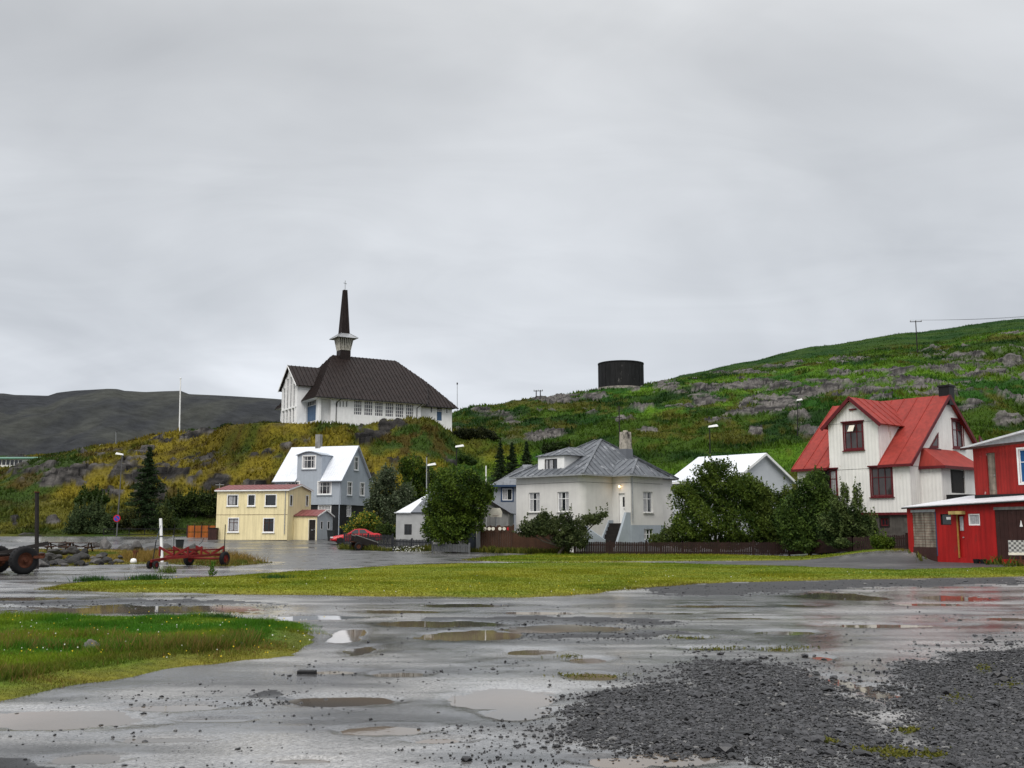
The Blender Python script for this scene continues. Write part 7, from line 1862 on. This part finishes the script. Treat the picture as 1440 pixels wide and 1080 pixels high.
def tree(name, label, cat, u, v, Y, lobes, n, ls, c0, c1, seed, depth=.8, trunk=.14, group=None, shoots=0, light=None, lf=.0, hollow=.45, limbs=True, shoot_h=.8, zoff=0.0, ang=None):
    """lobes: (u, v, half width, half height) in the picture at distance Y -> lobes of the crown in metres"""
    b = at(u, v, Y); b.z = gz(b.x, b.y) + zoff
    t = thing(name, label, cat, b, 0, group); g = random.Random(seed); B_ = []
    k = Y / FPX
    for (lu, lv, ru, rv) in lobes:
        c = at(lu, lv, Y) - b
        B_.append((c.x, g.uniform(-.35, .35) * ru * k * depth, c.z, ru * k, ru * k * depth, rv * k))
    P, cl = blob_points(B_, n, seed, hollow)
    if not shoots: shoots, shoot_h = 8, .45
    gg = np.random.default_rng(seed)
    if shoots:
        S = []
        for i in range(shoots):
            bb = g.choice(B_); q = np.array((bb[0] + g.uniform(-.8, .8) * bb[3], bb[1] + g.uniform(-.8, .8) * bb[4], bb[2] + bb[5] * g.uniform(.3, .75)))
            L_ = shoot_h * g.uniform(.5, 1.3); ln = g.uniform(-.15, .25)
            m = int(26 * L_ / .8); f = gg.random(m)
            S.append(np.column_stack([q[0] + f * L_ * ln + gg.normal(0, .06, m) * (1.2 - f), q[1] + gg.normal(0, .06, m) * (1.2 - f), q[2] + f * L_]))
        S = np.concatenate(S); P = np.concatenate([P, S]); cl = np.concatenate([cl, np.full(len(S), .62)])
    keep = P[:, 2] > .05; P, cl = P[keep], cl[keep]
    col = mix3(c0, c1, np.clip((cl - .35) / .35 + gg.normal(0, .25, len(P)), 0, 1)) * gg.uniform(.7, 1.35, len(P))[:, None]
    if light is not None:
        m = gg.random(len(P)) < lf; col[m] = np.array(light)
    V, F, C = leaf_cloud(P, ls * gg.uniform(.6, 1.4, len(P)), col, seed)
    np_mesh('crown' if cat == 'tree' else 'foliage', V, F, M_leaf, C, t)
    m = MB()
    if limbs:
        z0 = min(b_[2] for b_ in B_) * .5
        top = max(B_, key=lambda q: q[2]); fork = Vector((top[0] * .15, 0, max(.25, z0)))
        m.path([(0, 0, -.3), tuple(fork * .5), tuple(fork)], [trunk * 1.3, trunk * 1.05, trunk * .95], 9)
        for bb in B_:
            e = Vector(bb[:3]); mid = fork.lerp(e, .5) + Vector((g.uniform(-.2, .2), g.uniform(-.2, .2), -.1))
            m.path([fork, mid, e, e + Vector((g.uniform(-.3, .3) * bb[3], 0, bb[5] * .6))], [trunk * .75, trunk * .5, trunk * .3, trunk * .08], 6)
            for q in range(4):
                a = g.uniform(0, 6.28); m.path([mid.lerp(e, .6), e + Vector((math.cos(a) * bb[3] * .7, math.sin(a) * bb[4] * .7, g.uniform(-.3, .6) * bb[5]))], [trunk * .22, trunk * .06], 5)
    m.build('trunk' if cat == 'tree' else 'stem', M_bark, t)
    return t
def conifer(label, u, v0, v1, Y, hw, seed, n=5200, group=None, dens=1.0, c0=(.010, .022, .008), c1=(.032, .054, .018), wind=.0, sink=0):
    b, tp = at(u, v1, Y), at(u, v0, Y); b.z = gz(b.x, b.y) - sink if sink >= 0 else b.z
    h = tp.z - b.z; r0 = hw * Y / FPX
    t = thing('conifer', label, 'tree', b, 0, group); g = np.random.default_rng(seed)
    m = MB().tube((0, 0, -.3), (0, 0, h), r0 * .07 + .03, .02, 8)
    P, D = [], []
    z = h * .06; 
    while z < h * .985:
        f = 1 - z / h; nb = int(5 + 5 * f)
        for i in range(nb):
            a = g.uniform(0, 6.28); L_ = r0 * (f ** 1.0) * g.uniform(.4, 1.3) + .06; dr = g.uniform(.05, .35) * L_
            tip = np.array((math.cos(a) * L_, math.sin(a) * L_, z - dr + .25 * L_ * f * 0))
            if L_ > .3: m.tube((0, 0, z), tuple(tip), .02 + .012 * L_, .006, 4, False)
            k = int((14 + 60 * L_) * dens); q = g.random(k) ** .8
            c = np.array((0, 0, z))[None] * (1 - q)[:, None] + tip[None] * q[:, None]; c[:, 2] -= .1 * np.sin(q * PI) * L_
            sw = .16 * L_ * (1 - q * .6) + .03
            c[:, 0] += g.normal(0, 1, k) * sw; c[:, 1] += g.normal(0, 1, k) * sw; c[:, 2] += g.normal(0, .4, k) * sw - .02
            P.append(c)
        z += h * (.018 + .022 * f) * g.uniform(.8, 1.2)
    P = np.concatenate(P)
    col = mix3(c0, c1, np.clip(g.random(len(P)) * .7 + .3 * np.hypot(P[:, 0], P[:, 1]) / r0, 0, 1)) * g.uniform(.7, 1.3, len(P))[:, None]
    V, F, C = leaf_cloud(P, (.10 + .03 * r0) * g.uniform(.7, 1.5, len(P)) * (Y / 105), col, seed, -.2, .4)
    np_mesh('crown', V, F, M_needle, C, t); m.build('trunk', M_bark, t)
    return t
DG0, DG1 = (.020, .044, .006), (.110, .165, .020)
tree('garden_tree', 'big dense dark green tree in front of the boarded garage', 'tree', 640, 774, 74.3, [(640, 690, 34, 30), (617, 715, 25, 26), (665, 705, 28, 30), (632, 740, 34, 24), (655, 735, 24, 20), (680, 690, 18, 16), (608, 745, 16, 16), (625, 672, 16, 14), (660, 672, 18, 14)], 30000, .17, DG0, DG1, 1, trunk=.16, shoots=14, shoot_h=.7)
tree('willow_bush', 'silvery green willow bush at the corner of the grey gabled house', 'bush', 540, 742, 101, [(540, 690, 22, 26), (525, 715, 14, 20), (555, 715, 20, 24), (545, 668, 14, 12), (570, 700, 14, 20)], 16000, .2, (.032, .052, .022), (.120, .150, .085), 2, trunk=.1, shoots=22, light=(.17, .19, .13), lf=.10)
tree('garden_tree', 'dark green tree behind the willow and the pale shed roof', 'tree', 583, 735, 106, [(580, 665, 18, 24), (590, 690, 20, 24), (570, 655, 12, 14), (600, 670, 14, 18), (575, 700, 20, 24), (612, 690, 14, 16)], 14000, .22, DG0, DG1, 3, shoots=10)
# flowering bush with yellow heads behind the car
tree('flowering_bush', 'yellow-green flowering bush behind the red car', 'bush', 512, 752, 98, [(512, 735, 20, 12), (500, 742, 16, 10), (525, 742, 14, 10), (515, 727, 12, 7)], 5200, .2, (.03, .07, .012), (.10, .16, .02), 4, trunk=.05, light=(.45, .36, .05), lf=.22)
tree('garden_bush', 'low dark bush between yellow flowers and the grey shed', 'bush', 545, 757, 95, [(540, 745, 12, 8), (550, 748, 12, 8)], 1800, .2, (.015, .03, .008), (.05, .08, .016), 44, trunk=.04)
# wind-bent bush in front of the concrete house
W0, W1 = (.022, .036, .011), (.105, .130, .050)
tree('wind_bent_bush', 'dark wind-bent bush leaning right in front of the concrete house', 'bush', 783, 776, 70.5, [(745, 742, 18, 9), (766, 740, 18, 14), (789, 740, 20, 16), (812, 742, 18, 12), (832, 730, 16, 8), (796, 760, 22, 12), (815, 757, 16, 12), (742, 748, 16, 7), (848, 724, 8, 5), (765, 727, 9, 8), (797, 727, 10, 8)], 17000, .15, W0, W1, 5, trunk=.1, shoots=44, shoot_h=.6)
# the row of trees behind the dark picket fence
tree('garden_tree', 'broad dark green tree at the left end of the picket fence garden', 'tree', 1005, 778, 72, [(1005, 690, 38, 30), (970, 700, 26, 24), (1035, 700, 34, 28), (985, 735, 42, 30), (1040, 740, 36, 30), (955, 690, 14, 10), (1000, 665, 26, 14), (1062, 712, 20, 26), (960, 750, 20, 20), (1048, 682, 24, 18), (1008, 655, 22, 9), (975, 762, 24, 12), (1030, 764, 30, 12)], 42000, .16, DG0, (.110, .158, .024), 6, trunk=.15, shoots=34, shoot_h=.8)
tree('garden_tree', 'narrower dark tree with upright twigs in the middle of the garden row', 'tree', 1088, 778, 72, [(1085, 715, 22, 28), (1080, 745, 26, 26), (1098, 740, 22, 28), (1072, 700, 12, 16), (1092, 765, 30, 12), (1062, 700, 20, 22), (1108, 705, 16, 20)], 27000, .155, DG0, (.110, .150, .028), 7, trunk=.11, shoots=26, shoot_h=.9)
tree('garden_tree', 'bushy tree left of the red-roofed house with large dark leaves', 'tree', 1138, 776, 68, [(1140, 690, 26, 22), (1130, 720, 34, 32), (1158, 715, 26, 30), (1120, 745, 26, 26), (1150, 745, 34, 26), (1140, 766, 36, 10), (1150, 672, 16, 12)], 32000, .16, (.020, .044, .009), (.095, .150, .028), 8, trunk=.13, shoots=14, shoot_h=.6)
tree('garden_tree', 'slender grey-green tree with tall shoots against the white house wall', 'tree', 1194, 776, 64.5, [(1180, 728, 16, 30), (1197, 735, 18, 30), (1212, 742, 14, 24), (1168, 745, 18, 24), (1205, 700, 7, 18), (1188, 695, 7, 16), (1225, 745, 12, 20), (1195, 765, 34, 10)], 20000, .14, (.024, .046, .012), (.115, .155, .048), 9, trunk=.09, shoots=40, shoot_h=.95)
tree('garden_bush', 'pale green low bush at the foot of the concrete house', 'bush', 928, 775, 72, [(925, 760, 14, 9), (940, 755, 14, 12)], 2600, .15, (.03, .055, .012), (.09, .12, .03), 10, trunk=.04)
tree('garden_bush', 'dark bush in the corner between red-roofed house and red lean-to', 'bush', 1240, 776, 61, [(1236, 762, 12, 10), (1250, 764, 10, 8)], 2200, .14, DG0, DG1, 11, trunk=.04)
# foot of the knoll
conifer('tall ragged dark spruce on the slope left of the yellow house', 205, 626, 742, 112, 42, 12, dens=1.0)
tree('slope_bush', 'grey-green leafy bush left of the leaning lamp post', 'bush', 125, 748, 109, [(125, 730, 22, 14), (104, 737, 14, 11), (147, 733, 15, 13), (132, 717, 11, 11), (113, 722, 10, 10), (140, 745, 22, 8), (112, 746, 20, 7)], 10000, .22, (.022, .040, .014), (.090, .125, .050), 13, trunk=.06, shoots=40, shoot_h=1.1)
tree('slope_bush', 'dark bush on the slope above the grey-green one', 'bush', 122, 712, 118, [(127, 700, 11, 8), (114, 704, 9, 7), (143, 703, 10, 7), (134, 695, 8, 7), (120, 697, 7, 6)], 3600, .24, DG0, (.055, .085, .018), 14, trunk=.05, shoots=26, shoot_h=.9)
tree('slope_bush', 'small rounded dark bush just right of the leaning lamp post', 'bush', 178, 748, 110, [(180, 732, 12, 11), (168, 738, 10, 9), (190, 738, 9, 9)], 3000, .22, (.016, .024, .008), (.085, .085, .022), 15, trunk=.05, shoots=18, shoot_h=.8)
tree('slope_bush', 'light-leaved young bush beside the spruce', 'bush', 232, 745, 109, [(232, 722, 12, 14), (238, 735, 14, 10)], 2200, .24, (.02, .04, .01), (.09, .11, .03), 16, trunk=.04, shoots=8)
tree('hedge', 'long dark hedge on the slope behind the spruce and the yellow house', 'hedge', 275, 722, 118, [(245, 708, 16, 9), (262, 706, 16, 10), (280, 705, 16, 11), (297, 705, 14, 11), (310, 706, 14, 10), (255, 715, 18, 8), (290, 716, 22, 8), (254, 703, 8, 7), (271, 701, 9, 7), (289, 700, 8, 7)], 9000, .24, (.012, .024, .007), (.055, .080, .018), 17, trunk=.05, shoots=50, shoot_h=.8)
tree('slope_bush', 'dark green bush on the crest between flagpole and church', 'bush', 325, 607, 152, [(318, 602, 10, 6), (332, 603, 12, 5)], 3000, .34, (.014, .026, .008), (.040, .062, .014), 18, trunk=.05)
tree('slope_bush', 'wide dark bush on the slope below the right end of the church', 'bush', 672, 625, 152, [(655, 610, 16, 9), (675, 612, 20, 11), (640, 612, 8, 6), (690, 618, 14, 8)], 6500, .36, (.012, .018, .007), (.034, .040, .012), 19, trunk=.06)
tree('slope_bush', 'low green bush in the grass left of the three small firs', 'bush', 655, 655, 126, [(652, 646, 10, 6), (664, 650, 8, 4)], 1600, .28, (.016, .034, .008), (.05, .09, .014), 20, trunk=.04)
g3 = 'three small firs behind the concrete house'
conifer('leftmost of three small dark firs behind the concrete house', 703.5, 619, 664, 121, 17, 21, group=g3, dens=.7)
conifer('middle one of three small dark firs behind the concrete house', 720, 621, 668, 121, 16, 22, group=g3, dens=.7)
conifer('rightmost and darkest of three small firs behind the concrete house', 740.5, 620, 672, 121, 18, 23, group=g3, dens=.8)
tree('slope_bush', 'dark bush between the firs and the concrete house roof', 'bush', 785, 640, 122, [(775, 632, 14, 9), (792, 628, 12, 8)], 2600, .28, DG0, (.030, .045, .013), 24, trunk=.05)
# white flowers along the charcoal fence
P = []; g = np.random.default_rng(77)
for i in range(150):
    u = g.uniform(552, 625); v = 776 - g.random() * 9; q = at(u, v, 79.4); P.append((q.x, q.y + g.normal(0, .15), q.z))
P = np.array(P); V, F, C = leaf_cloud(P, g.uniform(.06, .14, len(P)), np.repeat([[.6, .6, .55]], len(P), 0), 5, 1, 1)
q_ = np.column_stack([P[:, 0], P[:, 1], ground_base(P[:, 0], P[:, 1])])
fl = np_mesh('white_flowers', V, F, M_leaf, C); tag(fl, 'white daisies along the charcoal fence', 'flowers', kind='stuff')
N = 5000; uu_ = g.uniform(478, 800, N); yv = np.interp(uu_, [478, 552, 606, 662, 722, 800], [85.5, 83, 79.6, 75.5, 73.6, 71.5]) - g.uniform(.05, .9, N); xv = (uu_ - 720) / FPX * yv * .99
hh = g.uniform(.12, .5, N) * (.5 + fbm(xv * .8, yv * .8, 3, 5))
gcl2 = mix3((.04, .07, .01), (.16, .15, .02), g.random(N))
wd = blades(np.column_stack([xv, yv, ground_base(xv, yv) - .02]), hh, hh * .3, gcl2, .4, 'weeds', M_blade, 8); tag(wd, 'weeds and tall grass at the foot of the fences', 'weeds', kind='stuff')

# moss creeping over the loose gravel, and other low olive patches on the lot
g = np.random.default_rng(31); P = []
for (u, v, ru, rv, n) in ((1385, 945, 14, 6, 160), (1278, 1028, 16, 4, 140), (1168, 1046, 10, 3, 80), (1262, 1062, 18, 8, 260), (1312, 1064, 16, 6, 220), (1225, 1058, 18, 4, 120), (1100, 913, 30, 2, 160), (1005, 913, 30, 2.5, 160), (965, 897, 24, 2, 140), (830, 950, 40, 2.5, 220), (1340, 985, 20, 6, 110), (1420, 965, 14, 5, 110), (800, 924, 18, 2, 60)):
    for i in range(n):
        q = on_ground(u + g.normal(0, ru * .6), v + g.normal(0, rv * .6)); P.append((q.x, q.y, float(lot_z(q.x, q.y)) + .004))
P = np.array(P); c = mix3((.06, .075, .010), (.16, .15, .02), g.random(len(P)))
mo = blades(P, g.uniform(.008, .03, len(P)), g.uniform(.015, .04, len(P)), c, .8, 'moss', M_blade, 6); tag(mo, 'olive moss, weeds and other low olive patches over the gravel', 'moss', kind='stuff')

N = 900; uu_ = g.uniform(1276, 1440, N); vb_ = np.interp(uu_, [1276, 1316, 1400, 1440], [775, 785.5, 793, 797]) + g.normal(0, 1.2, N)
q = [on_ground(a, b) for a, b in zip(uu_, vb_)]; P = np.array([(e.x, e.y, e.z) for e in q])
hh = g.uniform(.05, .35, N) * (.3 + 1.2 * sstep(.45, .65, fbm(P[:, 0] * 1.5, P[:, 1] * 1.5, 3, 9)))
sw = blades(P, hh, hh * .35, mix3((.04, .07, .008), (.14, .14, .02), g.random(N)), .5, 'weeds', M_blade, 18); tag(sw, 'weeds sprouting along the foot of the red lean-to', 'weeds', kind='stuff')
